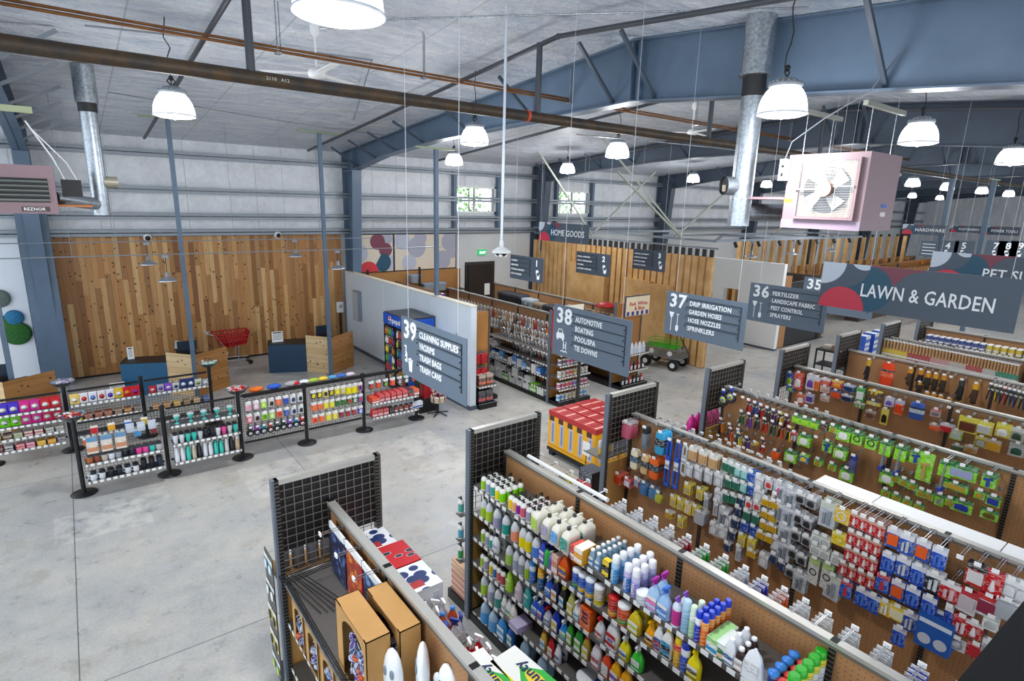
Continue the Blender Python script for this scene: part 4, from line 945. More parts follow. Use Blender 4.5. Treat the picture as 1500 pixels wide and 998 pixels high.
# ------------------------------------------------------------------ garden wagon
o = thing('garden_wagon', 'grey mesh garden wagon carrying a green wire tray', 'wagon', (14.35, 10.75, 0), -1.35)
GY = mat('#9a9d9f', .35, .5); GRN = mat('#2fae1f', .5)
m = MB(); m.box((-.62, -.33, .34), (.62, .33, .37), GY)
for (a, b) in (((-.62, -.33), (.62, -.33)), ((.62, -.33), (.62, .33)), ((.62, .33), (-.62, .33)), ((-.62, .33), (-.62, -.33))):
    for z in (.37, .62): m.bar((a[0], a[1], z), (b[0], b[1], z), .025, .025, GY)
    for k in range(22): t = k / 21; m.bar((a[0] + (b[0] - a[0]) * t, a[1] + (b[1] - a[1]) * t, .37), (a[0] + (b[0] - a[0]) * t, a[1] + (b[1] - a[1]) * t, .62), .006, .006, GY)
    for k in range(5): m.bar((a[0], a[1], .41 + k * .045), (b[0], b[1], .41 + k * .045), .006, .006, GY)
m.obj('mesh_bed', o)
for (x, y) in ((-.45, -.36), (-.45, .36), (.45, -.36), (.45, .36)):
    m = MB(); m.cyl((x, y - .06, .17), (x, y + .06, .17), .17, BLACK, 20); w_ = m.obj('wheel', o)
    m = MB(); m.cyl((x, y - .065, .17), (x, y + .065, .17), .08, OFFW, 12); m.obj('hub', w_)
m = MB(); m.tube([Vector((.62, 0, .3)), Vector((.8, 0, .45)), Vector((.35, 0, 1.15))], .015, BLACK, 6); m.tube([Vector((.35, -.1, 1.15)), Vector((.35, .1, 1.15))], .015, BLACK, 6); m.obj('pull_handle', o)
m = MB()
for s in (-.33, .33):
    for x in (-.3, .3): m.cyl((x, s * 1.03 - .005, .5), (x, s * 1.03 + .005, .5), .08, OFFW, 14)
m.obj('side_emblem', o)
m = MB()
for z in (.64, .74, .84):
    for (a, b) in (((-.48, -.28), (.42, -.28)), ((.42, -.28), (.42, .28)), ((.42, .28), (-.48, .28)), ((-.48, .28), (-.48, -.28))): m.bar((a[0], a[1], z), (b[0], b[1], z), .015, .015, GRN)
for k in range(19): m.bar((-.48 + k * .05, -.28, .64), (-.48 + k * .05, .28, .64), .02, .012, GRN); 
for k in range(10): m.bar((-.48 + k * .1, -.28, .64), (-.48 + k * .1, -.28, .84), .008, .008, GRN); m.bar((-.48 + k * .1, .28, .64), (-.48 + k * .1, .28, .84), .008, .008, GRN)
m2 = m.obj('wire_tray'); m2.location = (14.35, 10.75, 0); m2.rotation_euler = (0, 0, -1.35); tag(m2, 'bright green wire tray lying in the garden wagon', 'tray')
# ------------------------------------------------------------------ flat cart far back
o = thing('flat_cart', 'small dark cart with boxes beyond the racks', 'cart', (17.9, 7.2, 0))
m = MB(); m.box((-.3, -.5, .75), (.3, .5, .8), BLACK)
for x in (-.28, .28):
    for y in (-.48, .48): m.box((x - .02, y - .02, 0), (x + .02, y + .02, .8), BLACK)
m.box((-.3, -.5, .3), (.3, .5, .34), BLACK); m.obj('frame', o)
m = MB(); m.box((-.2, -.3, .8), (.15, .1, .95), mat('#8d6a48', .7)); m.box((-.1, .15, .8), (.2, .4, .9), mat('#c2b8a8', .7)); m.obj('loose_boxes', o)
# ------------------------------------------------------------------ product builders (front faces west = -x)
def plastic(c, trans=0.0, rough=0.3): return mat(c, rough, 0.0, trans)
_PR = {}
def printed(c, hc, ac, zb=0.0, zt=1.0):
    """printed label: header band, body, accent block, lines of print"""
    key = (c, hc, ac)
    if key in _PR: return _PR[key]
    n = NT('printed_label', 0.4); g = n.sep('Generated')
    col = n.ramp(g[2], [(0, c), (.12, ac), (.38, c), (.72, hc)], 'CONSTANT')
    o = n.sep('Object')
    b = n.t.nodes.new('ShaderNodeTexBrick'); n.put(b, 'Vector', n.comb(n.ma('ADD', o[1], 0.003), o[2], 0.0))
    b.inputs['Scale'].default_value = 1.0; b.inputs['Brick Width'].default_value = 0.022; b.inputs['Row Height'].default_value = 0.011; b.inputs['Mortar Size'].default_value = 0.0032
    b.inputs['Color1'].default_value = lin('#000000'); b.inputs['Color2'].default_value = lin('#606060'); b.inputs['Mortar'].default_value = lin('#000000')
    w = n.white(n.comb(n.ma('FLOOR', n.ma('DIVIDE', o[1], .022)), n.ma('FLOOR', n.ma('DIVIDE', o[2], .011)), 1.0))
    on = n.ma('MULTIPLY', n.ma('GREATER_THAN', w, 0.62), n.ma('LESS_THAN', n.ma('FRACT', n.ma('DIVIDE', o[2], .011)), .6))
    _PR[key] = n.out(n.mix(n.ma('MULTIPLY', on, .42), col, '#f2f2ee' if sum(lin(c)[:3]) < 1.6 else '#33363c'))
    return _PR[key]
class Proto:
    def __init__(s, name, cat, body, parts=()): s.name = name; s.cat = cat; s.body = body.mesh(name); s.parts = [(n, p if isinstance(p, bpy.types.Mesh) else p.mesh(n), mx) for n, p, mx in [(q + (None,))[:3] for q in parts]]
def put(pr, x, y, z, label, group=None, rz=0.0, sc=1.0):
    o = bpy.data.objects.new(pr.name, pr.body); COL.objects.link(o); o.location = (x, y, z); o.rotation_euler = (0, 0, rz)
    if sc != 1.0: o.scale = (sc, sc, sc)
    tag(o, label, pr.cat, group)
    for n, me, mx in pr.parts:
        c = bpy.data.objects.new(n, me); COL.objects.link(c); c.parent = o
        if mx is not None: c.matrix_local = mx
    return o
_P = {}
def cache(f):
    def g(*a, **k):
        key = (f.__name__, a, tuple(sorted(k.items())))
        if key not in _P: _P[key] = f(*a, **k)
        return _P[key]
    return g
def lab(y0, y1, z0, z1, x, M): q = MB(); q.box((x - .0015, y0, z0), (x, y1, z1), M); return q
@cache
def pump(c, cap='#1b1b1c', body='#efeeea', h=.19, r=.034):
    b = MB(); b.lathe([(r, 0), (r, h * .66), (r * .85, h * .75), (r * .4, h * .82), (r * .38, h * .86)], plastic(body), 12)
    l = MB(); l.lathe([(r * 1.03, h * .08), (r * 1.03, h * .60)], plastic(c), 12)
    t = MB(); t.lathe([(r * .42, h * .86), (r * .42, h * .92), (r * .15, h * .93), (r * .15, h * 1.0)], plastic(cap), 8); t.box((-r * 1.1, -.006, h * .99), (r * .3, .006, h * 1.05), plastic(cap))
    return Proto('pump_bottle', 'bottle', b, [('label_band', l), ('pump_head', t)])
@cache
def refill(c, cap='#2a2a2a', h=.24, r=.045, glass='#dfe3e6'):
    b = MB(); b.lathe([(r, 0), (r, h * .58), (r * .9, h * .68), (r * .45, h * .86), (r * .33, h * .9), (r * .33, h * .93)], mat(glass, .15, trans=.12), 14)
    l = MB(); l.lathe([(r * 1.02, h * .04), (r * 1.02, h * .50)], plastic(c), 14)
    w = MB(); w.cyl((-r * 1.05, 0, h * .2), (-r * 1.0, 0, h * .2), .008, WHITE, 8)
    t = MB(); t.lathe([(r * .38, h * .92), (r * .38, h)], plastic(cap), 10)
    return Proto('refill_bottle', 'bottle', b, [('label_band', l), ('cap', t)])
@cache
def jug(c, h=.25):
    b = MB(); b.lathe([(.9, 0), (1, .01), (1, h * .62), (.9, h * .72), (.35, h * .88), (.22, h * .9)], plastic('#ece8d8', 0, .4), 20, sx=.088, sy=.05, n=5)
    b.box((-.02, -.01, h * .74), (.07, .01, h * .92), plastic('#ece8d8', 0, .4))
    l = lab(-.042, .042, h * .14, h * .60, -.0895, printed(c, c, c)); t = MB(); t.cyl((-.03, 0, h * .9), (-.03, 0, h * .99), .02, plastic('#3a3a3a'), 10)
    return Proto('refill_jug', 'jug', b, [('label', l), ('cap', t)])
@cache
def can(c, cap, c2='#f0f0ee', h=.24, r=.033, txt=None):
    b = MB(); b.lathe([(r * .95, 0), (r, .006), (r, h * .74), (r * .9, h * .78)], printed(c, c2, c), 14)
    t = MB(); t.lathe([(r * .92, h * .76), (r * .9, h * .97), (r * .7, h)], plastic(cap), 14)
    ps = [('cap', t)]
    if txt: ps.append(('lettering', text_mesh(txt, .034, WHITE, .0012, .002), Matrix(((0, 0, -1, -r - .001), (0, 1, 0, 0), (1, 0, 0, 0), (0, 0, 0, 1))) @ Matrix(((1, 0, 0, .03), (0, 1, 0, -.012), (0, 0, 1, 0), (0, 0, 0, 1)))))
    return Proto('aerosol_can', 'can', b, ps)
@cache
def trig(c, cap, lc, h=.26, w=.045, d=.03, head='wide', trans=0.0):
    b = MB(); b.lathe([(.92, 0), (1, .01), (1, h * .38), (.8, h * .52), (.38, h * .66), (.26, h * .74), (.26, h * .76)], plastic(c, trans), 16, sx=d, sy=w, n=2.6)
    l = lab(-w * .75, w * .75, h * .07, h * .42, -d - .001, printed(lc, '#f2f2f0', c))
    t = MB(); t.lathe([(.016, h * .75), (.016, h * .83)], plastic(cap), 8); t.box((-.035, -.011, h * .84), (.03, .011, h * .93), plastic(cap)); t.box((-.05, -.007, h * .87), (-.035, .007, h * .915), plastic(cap)); t.bar((-.02, 0, h * .84), (-.035, 0, h * .72), .012, .006, plastic(cap))
    return Proto('spray_bottle', 'spray bottle', b, [('label', l), ('trigger_head', t)])
@cache
def flat(c, cap, lc, h=.26, w=.06, d=.035, ac='#f0f0f0', txt=None, tcol='#2a3c9a', trans=0.0):
    b = MB(); b.lathe([(.9, 0), (1, .012), (1, h * .45), (.85, h * .65), (.5, h * .84), (.28, h * .9)], plastic(c, trans), 18, sx=d, sy=w, n=3)
    l = lab(-w * .78, w * .78, h * .08, h * .56, -d - .001, printed(lc, ac, ac)); t = MB(); t.lathe([(.02, h * .89), (.02, h * .98), (.015, h)], plastic(cap), 10)
    ps = [('label', l), ('cap', t)]
    if txt: ps.append(('lettering', text_mesh(txt, w * .62, mat(tcol, .5), .001, .002, 'CENTER'), FW(-d - .004, 0, h * .30)))
    return Proto('cleaner_bottle', 'bottle', b, ps)
@cache
def tub(c, lid, c2='#f2d23a', h=.2, r=.05):
    b = MB(); b.lathe([(r * .96, 0), (r, .008), (r, h * .84)], printed(c, c, c2), 16)
    t = MB(); t.lathe([(r * 1.04, h * .83), (r * 1.04, h * .93), (r * .7, h * .98), (r * .3, h)], plastic(lid), 16)
    return Proto('wipes_canister', 'canister', b, [('lid', t)])
@cache
def carton(c, c2, w=.09, d=.05, h=.2, ac='#f2f0ea', txt=None, tcol='#20306a', ts=.03):
    b = MB(); b.box((-d, -w / 2, 0), (d, w / 2, h), plastic(c, 0, .5)); b.box((-d - .0005, -w / 2 + .001, .001), (-d, w / 2 - .001, h - .001), printed(c, c2, ac))
    t = MB(); t.box((-d + .004, -w / 2 + .004, h), (d - .004, w / 2 - .004, h + .001), plastic(c2, 0, .5))
    ps = [('top_flap', t)]
    if txt:
        for k, s_ in enumerate(txt.split('|')): ps.append(('lettering', text_mesh(s_, ts, mat(tcol, .5), .0012, .002, 'CENTER'), FW(-d - .003, 0, h * .72 - k * ts * .95)))
    return Proto('carton', 'box', b, ps)
@cache
def pouch(c, h=.2, w=.13):
    b = MB(); n = 6; prof = [(1, 0), (1, h * .1), (.9, h * .4), (.55, h * .8), (.12, h * .97), (.1, h)]
    b.lathe(prof, plastic(c, 0, .35), 16, sx=.04, sy=w / 2, n=3)
    l = lab(-w * .3, w * .3, h * .25, h * .6, -.036, printed(c, '#f3f3ee', c))
    return Proto('stand_up_pouch', 'bag', b, [('label', l)])
@cache
def card_(name, w, h, c, head, obj='dome', oc='#d8d8d8', t=.012, n=1):
    """blister card hanging from a hook at the origin"""
    b = MB(); b.box((-.0015, -w / 2, -h), (.0015, w / 2, -.004), printed(c, head, c)); 
    q = MB(); M = plastic(oc)
    z = -h * .55
    if obj == 'dome': q.lathe([(w * .32, -h * .30), (w * .34, -h * .1), (w * .3, h * .1), (w * .1, h * .18)], mat(oc, .2), 10, (-t * .5 - .002, 0, z), sx=t / w * 1.5)
    elif obj == 'tube': q.cyl((-t * .6, -w * .12, z - h * .32), (-t * .6, -w * .12, z + h * .2), w * .12, M, 7); q.cyl((-t * .6, w * .18, z - h * .32), (-t * .6, w * .18, z + h * .1), w * .10, M, 7)
    elif obj == 'ring': 
        pts = [Vector((-t * .5, math.cos(a) * w * .3, z + math.sin(a) * w * .3)) for a in [2 * PI * i / 12 for i in range(13)]]; q.tube(pts, w * .05, M, 5)
    elif obj == 'bulb': q.lathe([(w * .1, -h * .32), (w * .2, -h * .25), (w * .13, -h * .08), (w * .07, h * .16)], M, 8, (-t * .6, 0, z))
    elif obj == 'box': q.box((-t - .004, -w * .38, z - h * .3), (-.002, w * .38, z + h * .22), M)
    elif obj == 'noz': q.cyl((-t, 0, z + h * .18), (-t, 0, z - h * .35), w * .1, M, 7, w * .16); q.bar((-t, -w * .3, z + h * .2), (-t, w * .35, z + h * .12), w * .16, w * .18, M)
    elif obj == 'wand': q.cyl((-t, 0, z + h * .3), (-t, w * .1, z - h * 1.2), w * .07, mat('#b9bdc0', .3, .6), 6); q.cyl((-t, w * .1, z - h * 1.2), (-t, w * .12, z - h * 1.45), w * .2, M, 8)
    return Proto(name, 'package', b, [('product', q)])
PKN = ['plumbing_pack']
def card(*a, **k): return card_(PKN[0], *a, **k)
@cache
def bagp(w, h, c, head='#f0f0f0', t=.02):
    b = MB(); b.lathe([(.85, -h), (1, -h * .94), (1, -h * .4), (.8, -h * .22)], plastic(c, 0, .25), 12, sx=t, sy=w / 2, n=3.5)
    q = MB(); q.box((-.003, -w / 2, -h * .26), (.003, w / 2, 0), printed(head, head, c))
    return Proto('header_bag', 'package', b, [('header_card', q)])
@cache
def tool(c, c2, h=.22):
    """pruner-like hand tool on a small card, handles down"""
    b = MB(); b.bar((-.006, -.012, -h * .35), (-.006, -.03, -h), .016, .014, plastic(c)); b.bar((-.006, .012, -h * .35), (-.006, .032, -h * .97), .016, .014, plastic(c2))
    b.bar((-.006, -.01, -h * .38), (-.006, .006, -h * .08), .018, .008, mat('#54575b', .35, .6)); b.bar((-.008, .012, -h * .38), (-.008, -.004, -h * .1), .014, .008, mat('#7b7f84', .35, .6))
    q = MB(); q.box((0, -.028, -h * .42), (.003, .028, 0), printed('#26282b', c, '#e8e8e0'))
    return Proto('hand_pruner', 'tool', b, [('card', q)])
@cache
def loopt(c, c2, h=.26, r=.09):
    b = MB(); pts = [Vector((-.01, math.cos(a) * r, -h * .6 + math.sin(a) * r)) for a in [2 * PI * i / 16 for i in range(17)]]; b.tube(pts, .016, plastic('#1a1d24'), 6)
    q = MB(); q.lathe([(.01, -.02), (r * .75, 0), (.01, .02)], printed(c, c, c2), 14); me = q.mesh('label_disc')
    t = MB(); t.box((-.004, -.04, -h * .3), (.004, .04, 0), plastic(c))
    return Proto('coiled_cable', 'package', b, [('header_card', t), ('label_disc', me, Matrix(((0, 0, 1, -.02), (0, 1, 0, 0), (-1, 0, 0, -h * .6), (0, 0, 0, 1))))])
@cache
def glove(c, cuff, h=.24):
    b = MB(); b.lathe([(.03, -h * .95), (.042, -h * .8), (.045, -h * .5), (.036, -h * .3)], plastic(c, 0, .8), 10, sx=.55)
    for k, (dy, l) in enumerate(((-.033, .07), (-.012, .09), (.012, .09), (.033, .07))): b.cyl((0, dy * .8, -h * .85), (0, dy * 1.15, -h * .85 - l), .011, plastic(c, 0, .8), 7, .008)
    b.cyl((0, .035, -h * .55), (0, .065, -h * .8), .012, plastic(c, 0, .8), 7, .009)
    q = MB(); q.lathe([(.04, -h * .32), (.042, -h * .1), (.03, 0)], plastic(cuff, 0, .7), 10, sx=.5)
    return Proto('work_glove', 'glove', b, [('cuff', q)])
@cache
def mitt(c, band, h=.25, w=.13):
    b = MB(); b.lathe([(.7, -h), (.95, -h * .92), (1, -h * .5), (.9, -h * .08), (.6, -.0)], plastic(c, 0, .95), 14, sx=.028, sy=w / 2, n=2.6)
    q = MB(); q.lathe([(1.03, -h * .62), (1.03, -h * .3)], printed(band, '#1c2430', band), 14, sx=.030, sy=w / 2, n=2.6)
    return Proto('wash_mitt', 'package', b, [('paper_band', q)])
@cache
def strap(c, h=.62, w=.09):
    b = MB(); pts = [Vector((-.01, -w * .35, -h)), Vector((-.01, -w * .3, -.05)), Vector((-.01, 0, -.0)), Vector((-.01, w * .3, -.05)), Vector((-.01, w * .35, -h * .95)), Vector((-.01, 0, -h)), Vector((-.01, -w * .35, -h))]
    for i in range(len(pts) - 1): b.bar(pts[i], pts[i + 1], .02, .02, plastic(c, 0, .7), up=(1, 0, 0))
    q = MB(); q.box((-.03, -w * .35, -h * .62), (-.005, w * .35, -h * .36), printed('#e9ecee', c, '#a8adb0'))
    return Proto('strap_pack', 'strap', b, [('label_card', q)])
@cache
def brush(c, h=.33, w=.045, wood='#cfa87a'):
    b = MB(); b.lathe([(.006, -.0), (.014, -h * .08), (.011, -h * .3), (.016, -h * .5), (.018, -h * .56)], plastic(wood, 0, .6), 8)
    q = MB(); q.box((-.011, -w / 2, -h), (.011, w / 2, -h * .56), printed(c, c, '#f0f0ee'))
    return Proto('paint_brush', 'brush', b, [('bristle_sleeve', q)])
@cache
def paintcan(c, lid='#e6e6e6', h=.17, r=.055):
    b = MB(); b.lathe([(r, 0), (r, h * .92)], printed(c, c, '#f0f0ee'), 14)
    t = MB(); t.lathe([(r * 1.04, h * .9), (r * 1.04, h), (r * .8, h * 1.01)], plastic(lid), 14)
    return Proto('spray_paint_can', 'can', b, [('lid', t)])
@cache
def utensil(c, h=.28, kind=0):
    b = MB(); M = plastic(c) if kind != 1 else mat('#c9ccd0', .25, .8)
    b.bar((-.006, 0, 0), (-.006, 0, -h * .62), .014, .008, M)
    if kind == 0: b.lathe([(.03, -.012), (.034, .0), (.01, .014)], M, 10, (-.01, 0, -h * .76), sx=.4); b.box((-.012, -.026, -h), (-.004, .026, -h * .66), M)
    elif kind == 1: b.sphere((-.01, 0, -h * .8), .04, M, 10, 6, (.6, 1, 1))
    else: b.box((-.012, -.035, -h), (-.006, .035, -h * .6), M)
    q = MB(); q.box((0, -.025, -h * .4), (.003, .025, 0), printed('#f1f1ef', '#d2d2d0', '#8f9499'))
    return Proto('kitchen_utensil', 'utensil', b, [('card', q)])
@cache
def tumbler(c, lid='#2a2d33', h=.17, r=.042):
    b = MB(); b.lathe([(r * .72, 0), (r * .78, h * .3), (r, h * .6), (r, h * .92)], mat(c, .3, .1), 14)
    t = MB(); t.lathe([(r * 1.03, h * .91), (r * 1.03, h * .97), (r * .7, h)], plastic(lid), 14)
    return Proto('tumbler', 'cup', b, [('lid', t)])
@cache
def flask(c, cap='#e6e6e6', h=.25, r=.036):
    b = MB(); b.lathe([(r, 0), (r, h * .7), (r * .62, h * .82), (r * .6, h * .85)], mat(c, .3, .1), 14)
    t = MB(); t.lathe([(r * .66, h * .84), (r * .66, h * .95), (r * .4, h)], plastic(cap), 10)
    return Proto('steel_bottle', 'bottle', b, [('cap', t)])
@cache
def mug(c, lid='#2f333a', h=.12, r=.045):
    b = MB(); b.lathe([(r * .85, 0), (r, h * .2), (r, h * .9)], mat(c, .35), 14)
    t = MB(); t.lathe([(r * 1.03, h * .88), (r * 1.03, h * .96), (r * .6, h)], plastic(lid), 14)
    q = MB(); q.tube([Vector((0, r * .9, h * .75)), Vector((0, r * 1.6, h * .7)), Vector((0, r * 1.6, h * .3)), Vector((0, r * .9, h * .25))], .006, mat(c, .35), 6)
    return Proto('camp_mug', 'mug', b, [('lid', t), ('handle', q)])
@cache
def goblet(c='#4fd0c0'):
    b = MB(); b.lathe([(.04, 0), (.042, .006), (.008, .015), (.008, .06), (.03, .08), (.052, .13), (.055, .145)], plastic(c), 16)
    t = MB(); t.lathe([(.056, .14), (.05, .165), (.02, .175)], mat('#e7f5f4', .1, trans=.5), 14)
    return Proto('margarita_cup', 'cup', b, [('clear_lid', t)])
@cache
def snack(c, lc='#f0eee6', w=.15, h=.19):
    b = MB(); b.lathe([(.95, 0), (1, .02), (.95, h * .5), (.98, h * .9)], plastic(c, 0, .3), 16, sx=.03, sy=w / 2, n=7); b.box((-.008, -w / 2, h * .88), (.008, w / 2, h), plastic(c, 0, .3))
    q = MB(); q.lathe([(.02, -.01), (1, 0), (.02, .01)], plastic(lc, 0, .4), 12, sx=w * .33, sy=h * .25)
    return Proto('snack_bag', 'bag', b, [('label_oval', q, Matrix(((0, 0, 1, -.031), (1, 0, 0, 0), (0, 1, 0, h * .42), (0, 0, 0, 1))))])
@cache
def hook_m(L=.24):
    b = MB(); b.bar((0, -.008, 0), (-L, -.008, 0), .005, .005, CHROME); b.bar((0, .008, .012), (-L, .008, .012), .005, .005, CHROME); b.box((-.004, -.02, -.02), (.0, .02, .03), CHROME)
    t = MB(); t.box((-L - .012, -.024, -.010), (-L, .024, .024), TAGW)
    return Proto('peg_hook', 'hook', b, [('price_tag', t)])
# past 300 of a kind, the farther ones go into one object of stuff
_N = {}; _STUFF = {}
def put_capped(pr, x, y, z, label, group=None, rz=0.0, cap=300):
    _N[pr.name] = _N.get(pr.name, 0) + 1
    if _N[pr.name] <= cap: return put(pr, x, y, z, label, group, rz)
    _STUFF.setdefault(pr.name, []).append((pr, Matrix.Translation((x, y, z)) @ Matrix.Rotation(rz, 4, 'Z')))
def flush_stuff():
    for nm, L_ in _STUFF.items():
        q = MB()
        for pr, M4 in L_:
            for me in [pr.body] + [p[1] for p in pr.parts]:
                ms = list(me.materials); vs = [M4 @ v.co for v in me.vertices]
                for i, m_ in enumerate(ms):
                    q.add(vs if i == 0 else [], [], m_)
                k0 = len(q.v) - len(vs)
                for p in me.polygons: q.f.append(tuple(k0 + j for j in p.vertices)); q.mi.append(q._m(ms[p.material_index])); q.sm.append(p.use_smooth)
        o = q.obj(nm + '_stock'); o['kind'] = 'stuff'
        tag(o, {'peg_hook': 'the many further wire hooks with white tags on the farther racks', 'plumbing_pack': 'the many further small packs hanging behind others on the plumbing rack'}.get(nm, 'the many further ' + nm.replace('_', ' ') + 's behind the front ones'), nm.split('_')[-1])
def hook(x, y, z, label, group=None, L=.24, east=False): return put_capped(hook_m(L), x, y, z, label, group, PI if east else 0.0)
# ------------------------------------------------------------------ cleaning rack (west face), one facing after another
def ypx(px, py, x): return U(px, py, x=x).y
GX2 = 3.27
def facing(pr, y, z, desc, deep=1, x0=GX2, dx=None, shelf='', aisle='cleaning rack', i=0, wide=1, dy=.09, side=-1):
    dx = dx or .085
    lb = '%s, %s from left, %s shelf of %s' % (desc, nth(i), shelf, aisle)
    g = lb if deep * wide > 1 else None
    for a in range(deep):
        for b in range(wide):
            put(pr, x0 + .045 + a * dx, y - b * dy, z, lb, g, random.uniform(-.06, .06))
def row(z, shelf, items, py0, py1, px0, px1, aisle='cleaning rack', x0=GX2):
    """items: (px, proto, desc, deep, dx). The shelf edge runs from (px0,py0) to (px1,py1) in the survey"""
    for i, it in enumerate(items):
        px = it[0]; py = py0 + (py1 - py0) * (px - px0) / (px1 - px0)
        # solve for y on the shelf edge
        lo, hi = -1.0, 6.0
        y = U(px, py, x=x0).y
        facing(it[1], y, z, it[2], it[3] if len(it) > 3 else 1, x0, it[4] if len(it) > 4 else None, shelf, aisle, i)
LIME, LAV, TEA, YEL, PCH, PUR, PNK, BLU = '#9bd62a', '#a6a2c4', '#3fa9a0', '#f2d81f', '#f2b07c', '#8b2a8f', '#d9657a', '#4a86d8'
A = .08
row(1.74, 'top', [
 (704, pump(LIME), 'green banded pump bottles', 3, A), (711, pump(LAV), 'lavender banded pump bottles', 3, A), (717.5, pump(TEA), 'teal banded pump bottles', 4, A),
 (724.5, pump(YEL), 'yellow banded pump bottles', 3, A), (731, pump('#7fdc10'), 'bright green banded pump bottles', 4, A), (744, pump('#f5d020'), 'golden banded pump bottles', 1), (749.5, pump(PCH), 'peach banded pump bottles', 2, A),
 (755.5, pump(PUR), 'purple banded pump bottles', 2, A), (761.5, pump(PNK), 'pink label pump bottles with black heads', 4, A), (770, pump(LAV), 'lavender label pump bottles with black heads', 4, A), (777.5, pump('#b7dc3a'), 'lime label pump bottles with black heads', 3, A),
 (787, jug('#b3dc3c'), 'cream jug with lime label', 2, .2), (802, jug(LAV), 'cream jug with lavender label', 2, .2), (815.5, jug('#5aa6e6'), 'cream jug with blue label', 2, .2), (830, jug('#2f9c8c'), 'cream jug with teal label', 2, .2),
 (842, carton('#d33a32', '#e05a50', .07, .07, .13), 'red and white carton', 1), (851, carton('#eda71c', '#f6f2ea', .1, .09, .15), 'amber carton with white top', 1),
 (862, flat('#9fc6dd', '#f0f0f0', '#3f86c8', .17, .032, .022, trans=.3), 'clear blue bowl cleaner bottles', 6, .065), (871, flat('#9fc6dd', '#f0f0f0', '#3f86c8', .17, .032, .022, trans=.3), 'light blue bowl cleaner bottles', 6, .065),
 (884, carton('#22221e', '#e9c91c', .075, .03, .16, '#f2d21a'), 'yellow and black carton', 1), (895, can('#3f9bd8', '#f2f4f6', '#a9d4ee', .25, .036, 'LYSOL'), 'blue aerosol cans with white caps', 4, .09),
 (913, can('#3b7fd0', '#f4f4f6', '#c3b7e0', .25, .036, 'LYSOL'), 'blue and lilac aerosol cans with white caps', 4, .09), (924.5, can('#8f86cc', '#f4f4f6', '#c9c4e6', .25, .036, 'LYSOL'), 'lilac aerosol cans with white caps', 3, .1), 
 (937, tub('#e9eef2', '#f4f6f8', '#cfd8e0', .10, .06), 'low white oval tub', 1), (952, trig('#a9cbec', '#b0289c', '#e76ab0', .31, .062, .04), 'pale blue sprays with purple triggers', 2, .11), (968, trig('#9fc4ea', '#2a6fd0', '#3a72c4', .29, .06, .04), 'pale blue spray with blue trigger', 1),
 (985, pump('#c83a8c', '#8a4cc0', '#dfe3ee', .24, .038), 'pink and purple air fresheners', 2, .1), (998, can('#9cc3e0', '#b8d6ee', '#a8cce8', .27, .034), 'tall sky blue aerosol', 1), (1008, can('#bfe0b8', '#dcefcf', '#eef6ee', .26, .028), 'pale green aerosols', 2, .09),
 (1016, can('#2b3fc0', '#2040c8', '#eef2fa', .25, .026), 'white sun sprays with blue caps', 4, .07), (1025, can('#f07a1c', '#2040c8', '#f59a3c', .25, .027), 'orange sun sprays with blue caps', 5, .07),
 (1040, carton('#f2f6f0', '#9fdc84', .09, .03, .12, '#2a9ad0'), 'green topped dressing cartons', 5, .05), (1052, carton('#2a7a44', '#eef4ee', .09, .03, .12, '#f0c090'), 'dark green and white cartons', 4, .05),
 (1064, flat('#e4e6ea', '#f2f2f4', '#38679a', .2, .05, .035), 'translucent white flat bottles', 3, .09), (1078, flat('#3a2a24', '#f4f4f4', '#c8b0a8', .18, .035, .03), 'brown bottles with white caps', 3, .08), (1097, pouch('#eef1f6', .24, .17), 'large white bag with blue band', 1),
 (1125, tub('#27407a', '#3a86dc', '#e9eef6', .17, .036), 'white jars with blue lids', 4, .09), (1139, tub('#c83a3a', '#e0403c', '#f2f2f2', .15, .034), 'white jars with red lids', 4, .085), (1153, can('#e8edf0', '#2fb52a', '#e9e04a', .24, .042), 'tall cans with green lids', 6, .088),
], 716.5, 995, 700.5, 1100)
